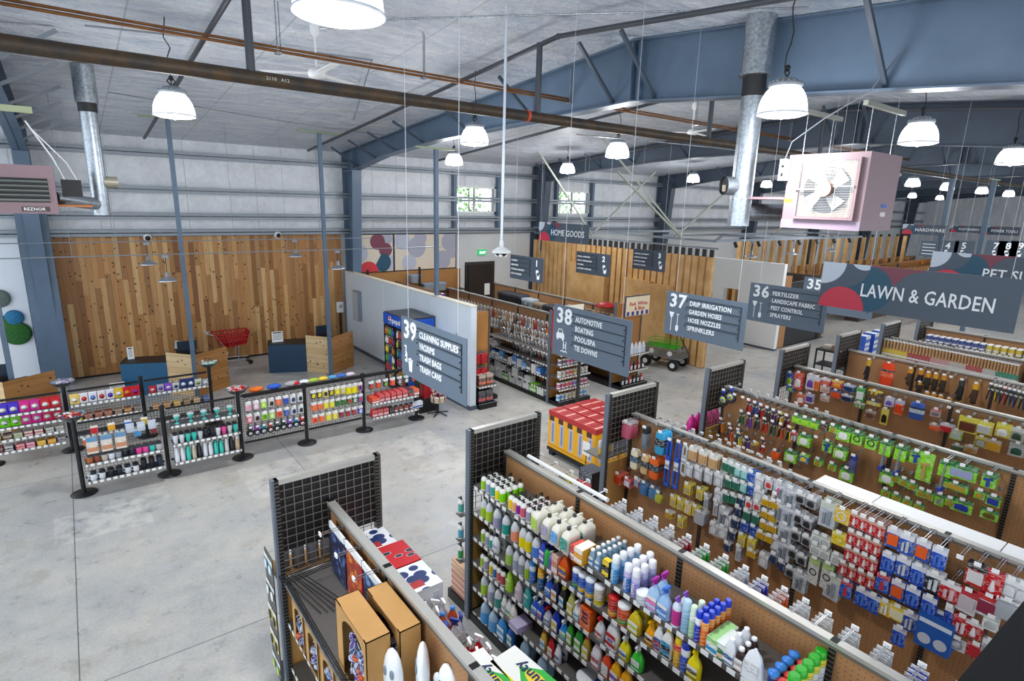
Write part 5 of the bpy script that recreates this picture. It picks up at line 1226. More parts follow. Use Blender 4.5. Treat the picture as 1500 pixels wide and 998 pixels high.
row(1.42, 'second', [
 (705, refill('#a4cc2c'), 'clear refill bottles with lime band', 2, .1), (712.5, refill('#b6d838'), 'clear refill bottle with pale lime band', 2, .1), (724, refill(LAV, r=.05), 'clear refill bottles with lavender band', 2, .1), (737, refill('#2fa598', r=.05), 'clear refill bottles with teal band', 2, .1), (750, refill('#f2957a', r=.05), 'clear refill bottles with coral band', 2, .1),
 (762, refill('#f2de10', r=.05), 'clear refill bottles with yellow band', 2, .1), (770, refill('#f2de10', r=.045), 'clear refill bottle with yellow band', 1), (781, refill('#4d84e0', r=.05), 'clear refill bottles with blue band', 2, .1),
 (791, flat('#2a44c0', '#1a2f9a', '#8a6ad0', .23, .045, .03), 'dark blue flat bottle', 2), (797, pump('#3cc060', '#101010', '#38b848', .2, .035), 'green soap pumps with black heads', 1), (803.5, pump('#7a58c0', '#f4f4f6', '#8b7cc8', .18, .032), 'violet soap pump', 1), (812, carton('#d88a70', '#e8c4b4', .085, .05, .19, '#f6f2f0'), 'pink and white carton', 1),
 (822, flat('#ee5a10', '#e8560e', '#2a4a9a', .23, .06, .04, '#f0a020', trans=.2), 'orange liquid bottles', 2), (839, tub('#2f62c8', '#f2f4f6', '#3a9a54', .2, .042), 'blue and green wipes canister', 1), (848, tub('#3566c8', '#f2f4f6', '#f2c82a', .2, .044), 'blue and yellow wipes canister', 1), (859, tub('#3a72c8', '#eaf0f6', '#f0c83a', .21, .048), 'blue wipes canister with wide lid', 1),
 (872, tub('#e8e2d0', '#f4f4f6', '#ecd92a', .2, .048), 'cream and yellow wipes canisters', 2, .11), (893, tub('#c8342a', '#d02424', '#f0b030', .2, .048), 'red canister', 1), (908, tub('#e8542a', '#f2f2f2', '#58a848', .2, .056), 'orange tub with white lid', 1), (925, flat('#e0c820', '#d8c420', '#c9d040', .2, .065, .04, trans=.15), 'yellow soap bottles', 2, .1),
 (948, trig('#f0a810', '#f2b40c', '#302820', .24, .05, .035), 'yellow and orange spray', 2, .1), (959, flat('#f0f0f2', '#f4f4f6', '#b03a48', .22, .045, .03, '#3a5a9a'), 'white bottle with red label', 2, .1), (972, flat('#eeeeea', '#f0cf2a', '#262c38', .26, .05, .035, '#2a94c0'), 'white flat bottle with blue and black label', 1), (987, can('#e3b01c', '#eec81c', '#d8403a', .25, .036), 'yellow aerosol can', 1),
 (997, can('#3a5ac8', '#2440b8', '#e0e4f0', .25, .036), 'blue aerosol can', 1), (1011, trig('#f0dc10', '#f2d80c', '#4a4a40', .27, .055, .04), 'bright yellow spray bottle', 1),
], 753.6, 997, 699.8, 1017)
row(1.10, 'third', [
 (704, pump('#9ccc30'), 'green banded pump bottle', 2, .1), (710, pump('#b0aac8'), 'lavender banded pump bottle', 2, .1), (716, pump('#34a898'), 'teal banded pump bottle', 2, .1), (722.5, flat('#eef0f2', '#28282a', '#b0acc8', .22, .05, .03), 'white laundry bottles with grey label', 4, .09),
 (742, refill('#a8d858', r=.048), 'clear refill bottles with soft lime band', 2, .1), (752, refill('#aab0c8', '#b0b4c4', r=.045), 'clear refill bottle with grey band', 2, .1), (760, refill('#9a9fae', r=.045), 'clear refill bottle with slate band', 1), (768, refill('#a6cc30', r=.036), 'slim refill bottle with lime band', 1), (775, can('#3a74cc', '#2a8fd8', '#dfe6f2', .25, .036), 'blue and white aerosol can', 1),
 (787, can('#2a6a9a', '#eea81c', '#f0b428', .25, .038), 'yellow topped blue aerosol can', 2, .1), (800, trig('#2458c8', '#e8eaf0', '#5aa0dc', .25, .05, .035), 'blue spray bottle', 2), (809, flat('#20285a', '#e8d83a', '#e8a050', .24, .045, .035), 'dark bottle with orange label', 1), (820, flat('#24281c', '#e3d83a', '#3a9ac8', .23, .04, .035), 'dark green bottle with teal label', 1), (832, flat('#c8c870', '#b8bc6c', '#e8d838', .23, .045, .035, trans=.15), 'pale olive bottle with yellow label', 1),
 (841, trig('#f0f2f4', '#f2f2f4', '#58b0d0', .22, .045, .03), 'white spray with teal label', 1), (855, carton('#ee6414', '#e8580e', .13, .04, .21, '#f07020', 'Spic|and|Span', '#23305c', .042), 'big orange powder carton with dark lettering', 1), (874, trig('#e4e6ea', '#d02a2a', '#c03a3a', .25, .05, .035), 'white spray with red head and 409 label', 1), (892, flat('#eceef0', '#e9e9ec', '#f0f0f2', .29, .068, .04, '#d03030', '409', '#2a3a9a'), 'large white 409 bottle with red label', 1),
 (910, trig('#e8d81c', '#f4f4f6', '#3a62c0', .25, .055, .04), 'yellow spray bottle', 1), (928, trig('#38c03a', '#f4f4f6', '#e8f0f0', .25, .055, .04), 'bright green spray bottle', 1),
], 790.8, 998, 699, 940)
row(.78, 'fourth', [
 (703, pump('#a8d030'), 'green banded pump bottle', 2, .1), (708, pump('#a8a0c0'), 'lilac banded pump bottle', 2, .1), (716, pump('#ead41a'), 'yellow banded pump bottle', 2, .1), (721.5, pump('#3a78c0'), 'blue banded pump bottle', 2, .1), (727, pump('#d8706a'), 'pink banded pump bottle', 1), (733, pump('#c04a54'), 'red banded pump bottle', 1),
 (742, pouch('#a8d838', .24, .1), 'lime green refill pouch', 3), (756, pouch('#d8c8d4', .22, .11), 'pale pink refill pouch', 3), (769, pouch('#3aa8a0', .24, .11), 'teal refill pouch', 3), (781, trig('#2458c4', '#dfe3ee', '#68a8e0', .22, .05, .035), 'deep blue spray bottle', 2), (789, trig('#1f4cb8', '#dfe3ee', '#c05a8c', .22, .045, .035), 'blue spray with pink label', 2), (799, trig('#c8ccd4', '#c02028', '#6a7ab0', .22, .045, .035), 'clear spray with red head', 1),
 (811, flat('#1a3cb0', '#14309a', '#e8c83a', .25, .05, .035), 'royal blue bottle with yellow label', 2), (823, trig('#2a88d8', '#f0f2f4', '#b0d870', .23, .05, .035), 'sky blue spray bottle', 1), (832, flat('#3a9a30', '#2a6a28', '#b8d850', .23, .042, .03), 'green bottle with pale label', 1), (845, flat('#2a8a34', '#203a24', '#7ac040', .26, .05, .035), 'large green bottle with black cap', 1),
 (856, flat('#caa83a', '#e04a2a', '#f0d85a', .24, .045, .035, trans=.2), 'amber bottle with red cap', 1), (871, flat('#ece8ec', '#eceaf0', '#c05a6a', .27, .055, .035), 'white bottle with round berry label', 1), (886, flat('#e8502a', '#f0ede4', '#f2f0e8', .25, .05, .035), 'orange bottle with white top', 1), (900, flat('#eeb01a', '#f0b418', '#6a3aa8', .25, .055, .04), 'golden jug with purple base', 1), (915, flat('#f0a820', '#f0b020', '#f0e8e0', .25, .055, .04), 'golden jug with white label', 1),
], 827, 985, 698.4, 925)
row(.45, 'fifth', [
 (706, refill('#a8d02c', h=.27, r=.05), 'large clear bottle with lime band', 2), (716, refill('#b0aac4', h=.26, r=.05), 'large clear bottle with lavender band', 2), (726, refill('#38988a', h=.25, r=.05), 'large clear bottle with green band', 2), (735, flat('#eceae4', '#dedcd6', '#a8a4b8', .22, .04, .03), 'white bottle with grey label', 1), (742, flat('#e8f0ec', '#e8e8e4', '#38a078', .22, .04, .03), 'white bottle with green label', 1), (748, flat('#eeeae0', '#e8e4dc', '#ecd03a', .2, .04, .03), 'white bottle with yellow label', 1),
 (758, carton('#b8a8d4', '#c8bcdc', .16, .10, .07), 'lilac folded pack lying on the shelf', 1), (793, flat('#d8b83a', '#d8702a', '#68a8c8', .23, .042, .03, trans=.1), 'amber bottle with blue label', 1), (804, flat('#c82028', '#c82028', '#f0b0a0', .21, .042, .03), 'red bottle', 1), (814, flat('#eceef2', '#f0f0f4', '#28489a', .21, .038, .025), 'white slim bottle with navy label', 2),
 (855, tub('#2a4a9a', '#f0f0f2', '#dfe6f0', .15, .09), 'wide white bucket with blue label', 1), (872, carton('#2a5ac8', '#3a6ad4', .14, .08, .14), 'blue pack', 1),
], 864.3, 985, 698.4, 830 + 40)
row(.11, 'bottom', [
 (708, refill('#4a9ad8', '#e0e4ea', .29, .07, '#a9c4d8'), 'big clear water jug with blue label', 2), (720, refill('#58a0dc', '#e0e4ea', .27, .07, '#a9c4d8'), 'smaller clear water jug with blue label', 1), (733, flat('#2f8fd8', '#2a6fc0', '#3aa0e0', .29, .08, .05, trans=.1), 'large bright blue jug', 1), (745, flat('#1c5aa8', '#143f80', '#4ab0a8', .27, .055, .04), 'dark blue bottle with teal label', 1), (765, refill('#9ab8d0', '#c8d4e0', .27, .06, '#9fb8cc'), 'clear blue tinted jug', 2), (790, refill('#88a8c4', '#c8d4e0', .27, .06, '#9fb8cc'), 'tinted clear jug', 2),
], 899.4, 960, 696, 800 - 40)
# hooks poking over the top rail from the east side of the cleaning rack
def east_hooks(x, ys, z, aisle, cols, seed):
    rr = random.Random(seed)
    for i, y in enumerate(ys):
        hook(x, y, z, 'white tagged wire hook, %s from the far end, east side of %s' % (nth(i), aisle), None, .22, True)
        c = cols[i % len(cols)]
        if c:
            for k in range(3): put_capped(bagp(.10, .15, c), x + .09 + k * .055, y, z - .005, '%s small header bag, %s from far end, east side of %s' % (_CN.get(c, 'coloured'), nth(i), aisle), 'east bags %s %d' % (aisle, i), PI)
_CN = {'#d8dadc': 'clear', '#2fa63a': 'green', '#2346c8': 'blue', '#e8641c': 'orange', '#b01c34': 'dark red', '#e2d43a': 'yellow', '#dfe3e8': 'pale grey', '#ece8dc': 'cream'}
east_hooks(3.76, [4.55, 4.3, 4.05, 3.8, 3.55, 3.3, 3.1, 2.92, 2.74, 2.56, 2.38, 2.2, 2.02, 1.86, 1.7, 1.54, 1.38, 1.2, 1.0, .8, .6], 2.035, 'the cleaning rack',
           ['', '', '#e2d43a', '', '', '#d8dadc', '#dfe3e8', '#dfe3e8', '#d8dadc', '#b01c34', '#2fa63a', '#2fa63a', '#d8dadc', '#2346c8', '#e8641c', '#dfe3e8', '#ece8dc', '#d8dadc', '#d8dadc', '#2346c8', '#d8dadc'], 5)
east_hooks(5.96, [4.6 - .13 * i for i in range(14)], 2.0, 'the plumbing rack', ['', '', '#ece8dc', '', '#d8dadc'], 6)
east_hooks(8.20, [4.6 - .15 * i for i in range(9)], 2.0, 'the green hose rack', ['#ece8dc', '', '#d8dadc'], 8)
# tile pack and small goods on the endcap of the cleaning rack
o = thing('wrapped_bundle', 'plastic wrapped reddish bundle on the cleaning rack endcap base', 'package', (3.5, 5.2, .12))
m = MB(); m.box((-.22, -.15, 0), (.2, .15, .30), mat('#c98f78', .4)); m.box((-.22, -.15, .30), (.2, .15, .42), mat('#dcae86', .35)); m.obj('wrapped_tiles', o)
m = MB()
for k in range(5): m.box((-.225, -.152, .06 + k * .08), (.205, .152, .065 + k * .08), mat('#ede6dc', .3))
m.obj('strapping', o)
for k, (z, c) in enumerate(((.75, '#3fa860'), (1.02, '#5ab0c8'), (1.35, '#58b0a0'))): put(pump(c), 3.21, 5.03, z, 'small green bottle on endcap side bracket, %s from the floor' % nth(k))
m = MB()
for z in (.73, 1.0, 1.33): m.box((3.17, 4.98, z - .015), (3.26, 5.08, z), SHELF)
G2x = m.obj('endcap_bracket_shelf'); G2x.parent = G2; G2x.location = (-3.73, -4.88, 0)
# ------------------------------------------------------------------ hanging goods
def hang(pr, X, y, z, n, desc, i, rowname, aisle, dx=.035, L=.24):
    h = 'wire hook with white tag, %s from left, %s row, %s' % (nth(i), rowname, aisle)
    hook(X + L - .0, y, z + .006, h, None, L)
    if pr is None: return
    lb = '%s, %s hook from left, %s row, %s' % (desc, nth(i), rowname, aisle)
    for k in range(n):
        (put(pr, X + .02, y, z, lb, lb if n > 1 else None, random.uniform(-.1, .1)) if k == 0 else put_capped(pr, X + .02 + k * dx, y + random.uniform(-.004, .004), z, lb, lb, random.uniform(-.1, .1), 150))
class Peg:
    """hooks on the west face of a rack; surveyed price-tag pixels are put on the plane x = X"""
    def __init__(s, X, aisle, L=.24): s.X = X; s.aisle = aisle; s.r = {}; s.L = L
    def at(s, rowname, px, py, pr, n, desc, dx=.035):
        p = U(px, py, x=s.X); i = s.r.get(rowname, 0); s.r[rowname] = i + 1
        hang(pr, s.X, p.y, p.z, n, desc, i, rowname, s.aisle, dx, s.L)
    def line(s, rowname, p0, p1, items, n=3, dx=.035):
        a = U(p0[0], p0[1], x=s.X); b = U(p1[0], p1[1], x=s.X); k = len(items)
        for j, (pr, desc) in enumerate(items):
            q = a.lerp(b, j / max(1, k - 1)); i = s.r.get(rowname, 0); s.r[rowname] = i + 1
            hang(pr, s.X, q.y, q.z, n if pr else 0, desc, i, rowname, s.aisle, dx, s.L)
# palette of small packs
tan = (card(.11, .17, '#d2a877', '#efece4', 'box', '#c8a070'), 'tan backed pack'); sil = (card(.11, .17, '#b9bcc0', '#eceeef', 'dome', '#d8dadc'), 'clear silver pack')
yel = (card(.09, .15, '#ecd21c', '#f2e04a', 'dome', '#b9a878'), 'yellow card pack'); grn = (card(.08, .13, '#1f8a68', '#e8eeea', 'box', '#2a6a58'), 'green card pack')
tea = (card(.08, .13, '#2fa39a', '#e8eeee', 'box', '#9fd0cc'), 'teal card pack'); blu = (card(.09, .13, '#2458b8', '#3a76d0', 'ring', '#1c48a0'), 'blue coil pack')
nav = (card(.08, .13, '#22345c', '#dfe2e8', 'dome', '#2c3c60'), 'navy pack'); red = (card(.08, .12, '#e8e4e4', '#efeeee', 'dome', '#d03a3e'), 'white card with red part')
yel2 = (card(.10, .10, '#e8c81c', '#efeeea', 'box', '#c89a1c'), 'low yellow pack'); blk = (card(.10, .13, '#8b8f94', '#e8e8ea', 'dome', '#2c2c2e'), 'silver pack with black part')
bulbr = (card(.075, .15, '#c01c22', '#c89a86', 'bulb', '#eceae4'), 'red pack with white bulb'); blc = (card(.11, .20, '#1f52c0', '#dfe6f2', 'tube', '#4a7ad0'), 'large blue pack')
blo = (card(.11, .20, '#2458c0', '#e2e4ec', 'box', '#e8622a'), 'blue pack with orange part'); blr = (card(.11, .19, '#2a5cc4', '#d8445a', 'bulb', '#c8303c'), 'blue pack with red tap')
bls = (card(.11, .20, '#2a58b8', '#e8eaf0', 'tube', '#c9ccd2'), 'blue pack with chrome part'); wht = (card(.10, .13, '#eef0ee', '#dfe8d8', 'dome', '#b8bcb8'), 'white pack')
lsil = (card(.15, .28, '#b8bec4', '#c8d0c0', 'tube', '#8f98a0'), 'tall clear tube pack'); twh = (card(.11, .30, '#dcded8', '#b8d08a', 'ring', '#2a2a2a'), 'tall white card with black loop')
bre = (card(.14, .2, '#c01c20', '#28282a', 'box', '#d8d4d4'), 'red and black pack'); wre = (card(.14, .22, '#d9d6d6', '#c83a44', 'box', '#c4b8bc'), 'white pack with red header'); 
pnk = (card(.06, .17, '#e8e8f2', '#dfe0ea', 'dome', '#e05a9a'), 'white card with pink part'); mar = (bagp(.1, .16, '#a01c38'), 'dark red bag'); stu = (card(.06, .2, '#c9ccd0', '#efefef', 'tube', '#aeb2b6'), 'slim chrome tube pack')
bsl = (card(.14, .24, '#c3c8ce', '#e0e4e8', 'tube', '#7b828a'), 'large silver pack'); yth = (card(.10, .16, '#efc81c', '#f2e2a0', 'tube', '#f0f0ee'), 'yellow and white pack')
P3 = Peg(5.64, 'plumbing rack')
P3.at('top', 917, 618, bagp(.15, .24, '#c25a72', '#e8dfe2'), 5, 'bag of pink red gloves'); P3.at('top', 944, 627, glove('#7a8086', '#20242a', .26), 3, 'grey knit glove'); P3.at('top', 967, 634, mitt('#3aa0cc', '#1d2836', .30, .15), 4, 'cyan cleaning mitt', .045)
P3.at('top', 981, 645, strap('#1f55c4'), 1, 'royal blue hanging strap'); P3.at('top', 994, 648, strap('#2458c8'), 1, 'deep blue hanging strap'); P3.at('top', 1004, 652, strap('#c3c8c8', .40), 1, 'pale loop with green card')
P3.at('second', 929, 660, mitt('#ece2c2', '#1f5a78', .27, .13), 2, 'cream wash mitt', .05); P3.at('second', 944, 668, mitt('#d8b882', '#2c3038', .26, .12), 2, 'tan chamois mitt', .05); P3.at('second', 958, 672, mitt('#ee6a24', '#2a3240', .29, .15), 4, 'bright orange microfibre mitt', .05)
P3.at('third', 904, 694, card(.12, .17, '#d8481c', '#e05a24', 'box', '#c83c1c'), 4, 'orange red pack', .05); P3.at('third', 918, 701, card(.12, .14, '#c8242a', '#e04a40', 'box', '#d8d4e0'), 3, 'red pack'); P3.at('third', 932, 701, card(.1, .14, '#a81c2c', '#d8d4d8', 'box', '#8a8fa8'), 2, 'crimson pack')
P3.at('third', 943, 707, bagp(.14, .18, '#3a6c9c', '#38506c', .035), 2, 'blue sponge pack', .06); P3.at('third', 956, 714, bagp(.13, .16, '#4a7ca8', '#38506c', .035), 2, 'pale blue sponge pack', .06); P3.at('third', 964, 722, bagp(.1, .14, '#b8b83a', '#2c2c2c', .03), 2, 'olive yellow sponge pack')
P3.line('top', (1014, 656), (1044, 668), [tan] * 3, 4); P3.line('second', (1008, 680), (1052, 694), [sil] * 4, 4); P3.line('third', (1006, 709), (1024, 716), [yel] * 2, 4); P3.line('third', (1034, 725), (1048, 734), [stu, stu], 3)
P3.line('fourth', (985, 727), (1018, 742), [yel, yel, yth, yel], 3); P3.line('fifth', (978, 750), (996, 758), [yel2, yel], 3); P3.at('fourth', 1024, 750, bagp(.14, .17, '#b9bcc4'), 4, 'cloudy silver bag'); P3.at('fourth', 1060, 744, bsl[0], 3, bsl[1])
P3.line('top', (1062, 675), (1100, 692), [grn, grn, tea, tea, blu], 4); P3.line('second', (1066, 700), (1100, 711), [grn, grn, tea, blu], 4); P3.line('third', (1052, 718), (1108, 735), [sil, grn, grn, nav, red, red], 3)
P3.line('fourth', (1080, 742), (1106, 753), [nav, grn, grn], 3); P3.line('fifth', (1064, 754), (1103, 771), [sil, nav, blu, blu], 3); P3.line('sixth', (1045, 766), (1100, 789), [sil, sil, nav, yel, yel], 3); P3.line('seventh', (1064, 795), (1118, 812), [nav, stu, yel2, sil], 3)
P3.line('top', (1111, 697), (1141, 708), [sil, red, pnk], 3); P3.line('second', (1111, 716), (1135, 724), [sil, red], 3); P3.line('third', (1122, 730), (1133, 734), [yel2, yel2], 4, .025); P3.line('fourth', (1120, 748), (1131, 753), [yel2, yel2], 4, .025); P3.line('fifth', (1118, 764), (1130, 769), [yel2, yel2], 4, .025); P3.line('sixth', (1114, 779), (1127, 785), [yel2, yel2], 4, .025)
P3.line('top', (1142, 707), (1158, 715), [bsl, bsl], 4); P3.line('third', (1141, 735), (1156, 742), [bsl, bsl], 3); P3.line('top', (1172, 722), (1188, 729), [blk, blk], 4); P3.line('second', (1169, 751), (1182, 759), [blk, blk], 4); P3.line('fourth', (1150, 768), (1181, 785), [bsl, blk, blk], 3); P3.line('fifth', (1148, 793), (1174, 813), [bsl, blk, blk], 4)
P3.line('sixth', (1137, 787), (1133, 811), [sil, nav], 3); P3.line('seventh', (1144, 822), (1157, 831), [nav, blk], 3); P3.at('eighth', 1172, 838, bsl[0], 3, 'grey pack of fittings')
P3.at('top', 1214, 736, lsil[0], 4, lsil[1], .04); P3.at('top', 1234, 746, card(.14, .16, '#e8c41c', '#e2b82a', 'ring', '#d8dadc'), 2, 'yellow card with steel coil'); P3.at('second', 1229, 781, card(.13, .14, '#ead01c', '#efe24a', 'ring', '#d8c83a'), 2, 'yellow ring card')
P3.line('third', (1196, 781), (1208, 786), [wht, wht], 2); P3.line('fourth', (1194, 797), (1208, 804), [wht, wht], 2); P3.line('fifth', (1193, 818), (1213, 826), [twh, twh], 2); P3.at('third', 1225, 812, wht[0], 2, 'small white pack'); P3.at('sixth', 1220, 843, lsil[0], 3, 'grey tube pack')
P3.line('top', (1252, 752), (1290, 769), [bulbr] * 4, 5); P3.line('second', (1247, 778), (1284, 794), [bulbr] * 4, 4); P3.line('third', (1243, 802), (1279, 819), [bulbr] * 4, 4); P3.line('fourth', (1235, 824), (1275, 843), [bulbr] * 4, 3)
P3.at('top', 1310, 775, blo[0], 2, blo[1]); P3.at('top', 1329, 784, bls[0], 3, bls[1]); P3.at('top', 1353, 793, blo[0], 2, 'wide blue pack with orange part'); P3.at('top', 1377, 804, blc[0], 2, blc[1])
P3.at('second', 1302, 811, blc[0], 2, blc[1]); P3.at('second', 1324, 818, bls[0], 3, bls[1]); P3.at('second', 1346, 829, blc[0], 3, blc[1]); P3.at('second', 1370, 840, card(.13, .2, '#26303c', '#e8e8ea', 'tube', '#d8dadc')
, 3, 'black and white pack'); P3.at('second', 1393, 855, card(.15, .18, '#c41c26', '#e8e4e6', 'tube', '#d8b8bc'), 2, 'red double tube pack')
P3.at('third', 1294, 842, blr[0], 2, blr[1]); P3.at('third', 1316, 852, blo[0], 2, blo[1]); P3.at('third', 1338, 862, blc[0], 3, blc[1]); P3.at('third', 1362, 875, blc[0], 2, 'blue pack with steel rod'); P3.at('third', 1391, 889, card(.06, .2, '#2440a8', '#e8e8ea', 'tube', '#3a5ac0'), 1, 'slim blue pack')
P3.at('fourth', 1240, 852, blr[0], 2, 'short blue pack'); P3.at('fourth', 1263, 863, blc[0], 2, blc[1]); P3.at('fourth', 1280, 872, blc[0], 2, 'dark blue pack'); P3.at('fourth', 1297, 881, yth[0], 2, yth[1]); P3.at('fourth', 1315, 889, card(.14, .16, '#ecc81c', '#f2d83a', 'box', '#efe8c0'), 2, 'wide yellow pack'); P3.at('fourth', 1334, 898, bls[0], 2, bls[1])
P3.at('fifth', 1318, 920, blc[0], 1, 'short bright blue pack')
P3.at('top', 1406, 818, None, 0, ''); P3.at('top', 1432, 829, bre[0], 3, bre[1]); P3.at('top', 1458, 839, card(.13, .21, '#c41820', '#d03038', 'bulb', '#e8dcdf'), 2, 'bright red pack'); P3.at('top', 1482, 850, sil[0], 3, sil[1]); P3.at('top', 1500, 858, sil[0], 3, sil[1])
P3.at('second', 1419, 866, wre[0], 2, wre[1]); P3.at('second', 1449, 874, card(.16, .2, '#e2e4e8', '#d8383c', 'box', '#8a3048'), 3, 'white striped pack'); P3.at('second', 1477, 880, bagp(.15, .18, '#a9aeb4'), 3, 'grey header bag')
P3.at('fourth', 1410, 904, card(.12, .18, '#b81c24', '#d8383c', 'tube', '#e8dcdf'), 2, 'deep red pack'); P3.at('fourth', 1428, 912, card(.12, .16, '#c01c22', '#e8e4e4', 'bulb', '#e8e8ea'), 2, 'red pack with white header'); P3.at('fourth', 1452, 905, wht[0], 2, 'white card pack'); P3.at('fifth', 1402, 936, card(.13, .12, '#e8eaee', '#e2e4ea', 'ring', '#8a8f98'), 1, 'white card with steel ring'); P3.at('fifth', 1430, 945, card(.12, .14, '#b8202a', '#d8383c', 'box', '#c03038'), 2, 'small red box pack'); P3.at('fifth', 1452, 940, sil[0], 2, 'pale grey pack')
# big blue mask carton on the shelf of the plumbing rack
p = U(1366, 935, x=5.62); o = thing('mask_carton', 'big blue carton with white oval pictures low on the plumbing rack', 'box', (5.7, p.y, p.z - .13))
m = MB(); m.box((-.08, -.13, 0), (.1, .13, .32), mat('#1f5cb0', .45)); m.obj('carton_body', o)
m = MB(); m.prism(circ(-.06, .09, .05, 0, 2 * PI, 14)[:-1], 'x', -.084, -.08, mat('#c8ccd8', .5)); m.prism(circ(.06, .09, .05, 0, 2 * PI, 14)[:-1], 'x', -.084, -.08, mat('#c8ccd8', .5)); m.box((-.083, -.12, .24), (-.08, .12, .28), mat('#dfe8f4', .5)); m.obj('printed_picture', o)
hook(5.9, p.y, p.z + .22, 'wire hook with white tag holding the big blue mask carton', None, .2)
# ---- green hose rack
PKN[0] = 'hose_fitting_card'
P4 = Peg(7.88, 'green hose rack')
LG, DG = '#86d81c', '#1e7a30'
T = lambda c, c2, d: (tool(c, c2), d + ' pruner')
lg = (card(.13, .17, LG, DG, 'noz', '#2a3f9a'), 'lime card with blue nozzle'); lgw = (card(.17, .19, LG, DG, 'dome', '#e2e4e0'), 'wide lime card'); lgl = (card(.13, .2, LG, DG, 'wand', '#3a4ab0'), 'lime card with long wand'); lgt = (card(.16, .36, LG, LG, 'noz', '#b89a58'), 'very tall lime card'); lgs = (card(.10, .11, LG, DG, 'dome', '#b08a3a'), 'small lime card'); lgr = (card(.13, .18, LG, DG, 'ring', '#1c1c1c'), 'lime card with black ring')
P4.at('top', 1060, 572, loopt('#2a48b0', '#c8d83a'), 1, 'blue tagged cable coil'); P4.at('top', 1071, 568, loopt('#2a48b0', '#c8d83a'), 1, 'second blue cable coil'); P4.at('top', 1076, 579, None, 0, '')
P4.line('top', (1088, 583), (1152, 609), [(None, ''), T('#c02024', '#8a1c1c', 'red'), T('#24409a', '#1c2c6a', 'blue'), T('#d02024', '#202020', 'scarlet'), T('#2a3a34', '#203028', 'dark green'), T('#5a2a78', '#3a2050', 'purple'), T('#e8c81c', '#2a2a2a', 'yellow'), T('#7a1c34', '#3a1c24', 'maroon')], 2, .05)
P4.line('top', (1166, 608), (1206, 620), [(card(.12, .13, LG, DG, 'dome', '#9fd02c'), 'lime seed card')] * 3 + [(card(.1, .12, '#4a3a34', '#2a2a2a', 'dome', '#705040'), 'brown pack')], 3); P4.at('top', 1220, 623, lgs[0], 3, 'lime card with grey part')
P4.line('top', (1236, 627), (1343, 661), [lgw, lgr, lgr, lgl, lgl, lg], 3, .045); P4.at('top', 1358, 665, lgt[0], 2, lgt[1]); P4.at('top', 1386, 676, lgl[0], 3, lgl[1], .05); P4.at('top', 1410, 683, card(.28, .17, LG, DG, 'box', '#9aa2c4'), 3, 'extra wide lime card with pale parts', .05); P4.at('top', 1450, 695, lg[0], 3, lg[1], .05)
P4.line('second', (1086, 603), (1156, 626), [T('#1f6a3a', '#14402a', 'green'), T('#6a2a9a', '#4a1c6a', 'violet'), T('#2a3040', '#202430', 'black'), T('#c82020', '#a01818', 'bright red'), T('#1f5a44', '#183a30', 'teal green'), T('#d8501c', '#2a2a2a', 'orange'), T('#e8d01c', '#202020', 'yellow and black')], 2, .05)
P4.at('second', 1163, 633, card(.12, .15, '#7a3040', '#c83040', 'tube', '#c9c9cc'), 2, 'red and silver pack'); P4.at('second', 1178, 636, lgw[0], 3, lgw[1]); P4.at('second', 1195, 641, None, 0, ''); P4.at('second', 1212, 646, lg[0], 2, lg[1]); P4.at('second', 1231, 654, lgw[0], 2, 'wide lime card with grey head'); P4.at('second', 1250, 668, glove('#5a5a8a', '#2a3a8a', .2), 2, 'blue and grey glove'); 
P4.line('second', (1300, 690), (1337, 707), [lgw, lgs, lgs, lgs], 2); P4.line('second', (1350, 717), (1361, 721), [lgs, lgs], 2); P4.at('second', 1400, 708, card(.24, .10, LG, DG, 'box', '#b89a3a'), 3, 'low wide lime card with brass parts'); P4.at('second', 1436, 719, lgs[0], 2, lgs[1]); P4.at('second', 1456, 727, card(.13, .13, LG, DG, 'box', '#2a3c9a'), 2, 'lime card with blue part')
P4.line('third', (1056, 614), (1081, 630), [T('#e07a1c', '#3a2a1c', 'orange loop'), T('#a8441c', '#6a2c14', 'rust'), T('#2a4a8a', '#1c2c5a', 'navy blue')], 2, .05); P4.line('third', (1070, 628), (1118, 655), [T('#e85a1c', '#2a2020', 'flame orange'), T('#e8d82a', '#28281c', 'lemon'), T('#5a2a8a', '#28203a', 'grape'), (card(.05, .06, '#e8c81c', '#e8c81c', 'dome', '#f0d01c'), 'tiny yellow pack'), (None, '')], 2, .05)
P4.at('third', 1117, 643, T('#d81c1c', '#a01414', 'x')[0], 2, 'scarlet double pruner'); P4.at('third', 1135, 660, bagp(.13, .14, '#e05a1c', '#2a2a2a'), 3, 'orange and black bag')
P4.line('third', (1158, 660), (1240, 686), [lgw, (card(.12, .13, '#3a7ac0', LG, 'dome', '#e8c83a'), 'blue and yellow pack'), lgs, lgs, lgw], 3); P4.line('third', (1297, 717), (1346, 738), [lgs] * 4, 2); P4.at('third', 1377, 724, card(.09, .16, LG, DG, 'tube', '#9a9da0'), 2, 'narrow lime card'); P4.at('third', 1392, 730, lgs[0], 2, 'brass lime card'); P4.at('third', 1410, 733, card(.2, .16, LG, DG, 'dome', '#2a3c9a'), 2, 'broad lime card with blue part'); P4.at('third', 1450, 748, card(.16, .12, LG, DG, 'dome', '#6a5a2a'), 2, 'lime card with dark brass')
P4.line('fourth', (1040, 633), (1158, 690), [(None, '')] * 10, 0)
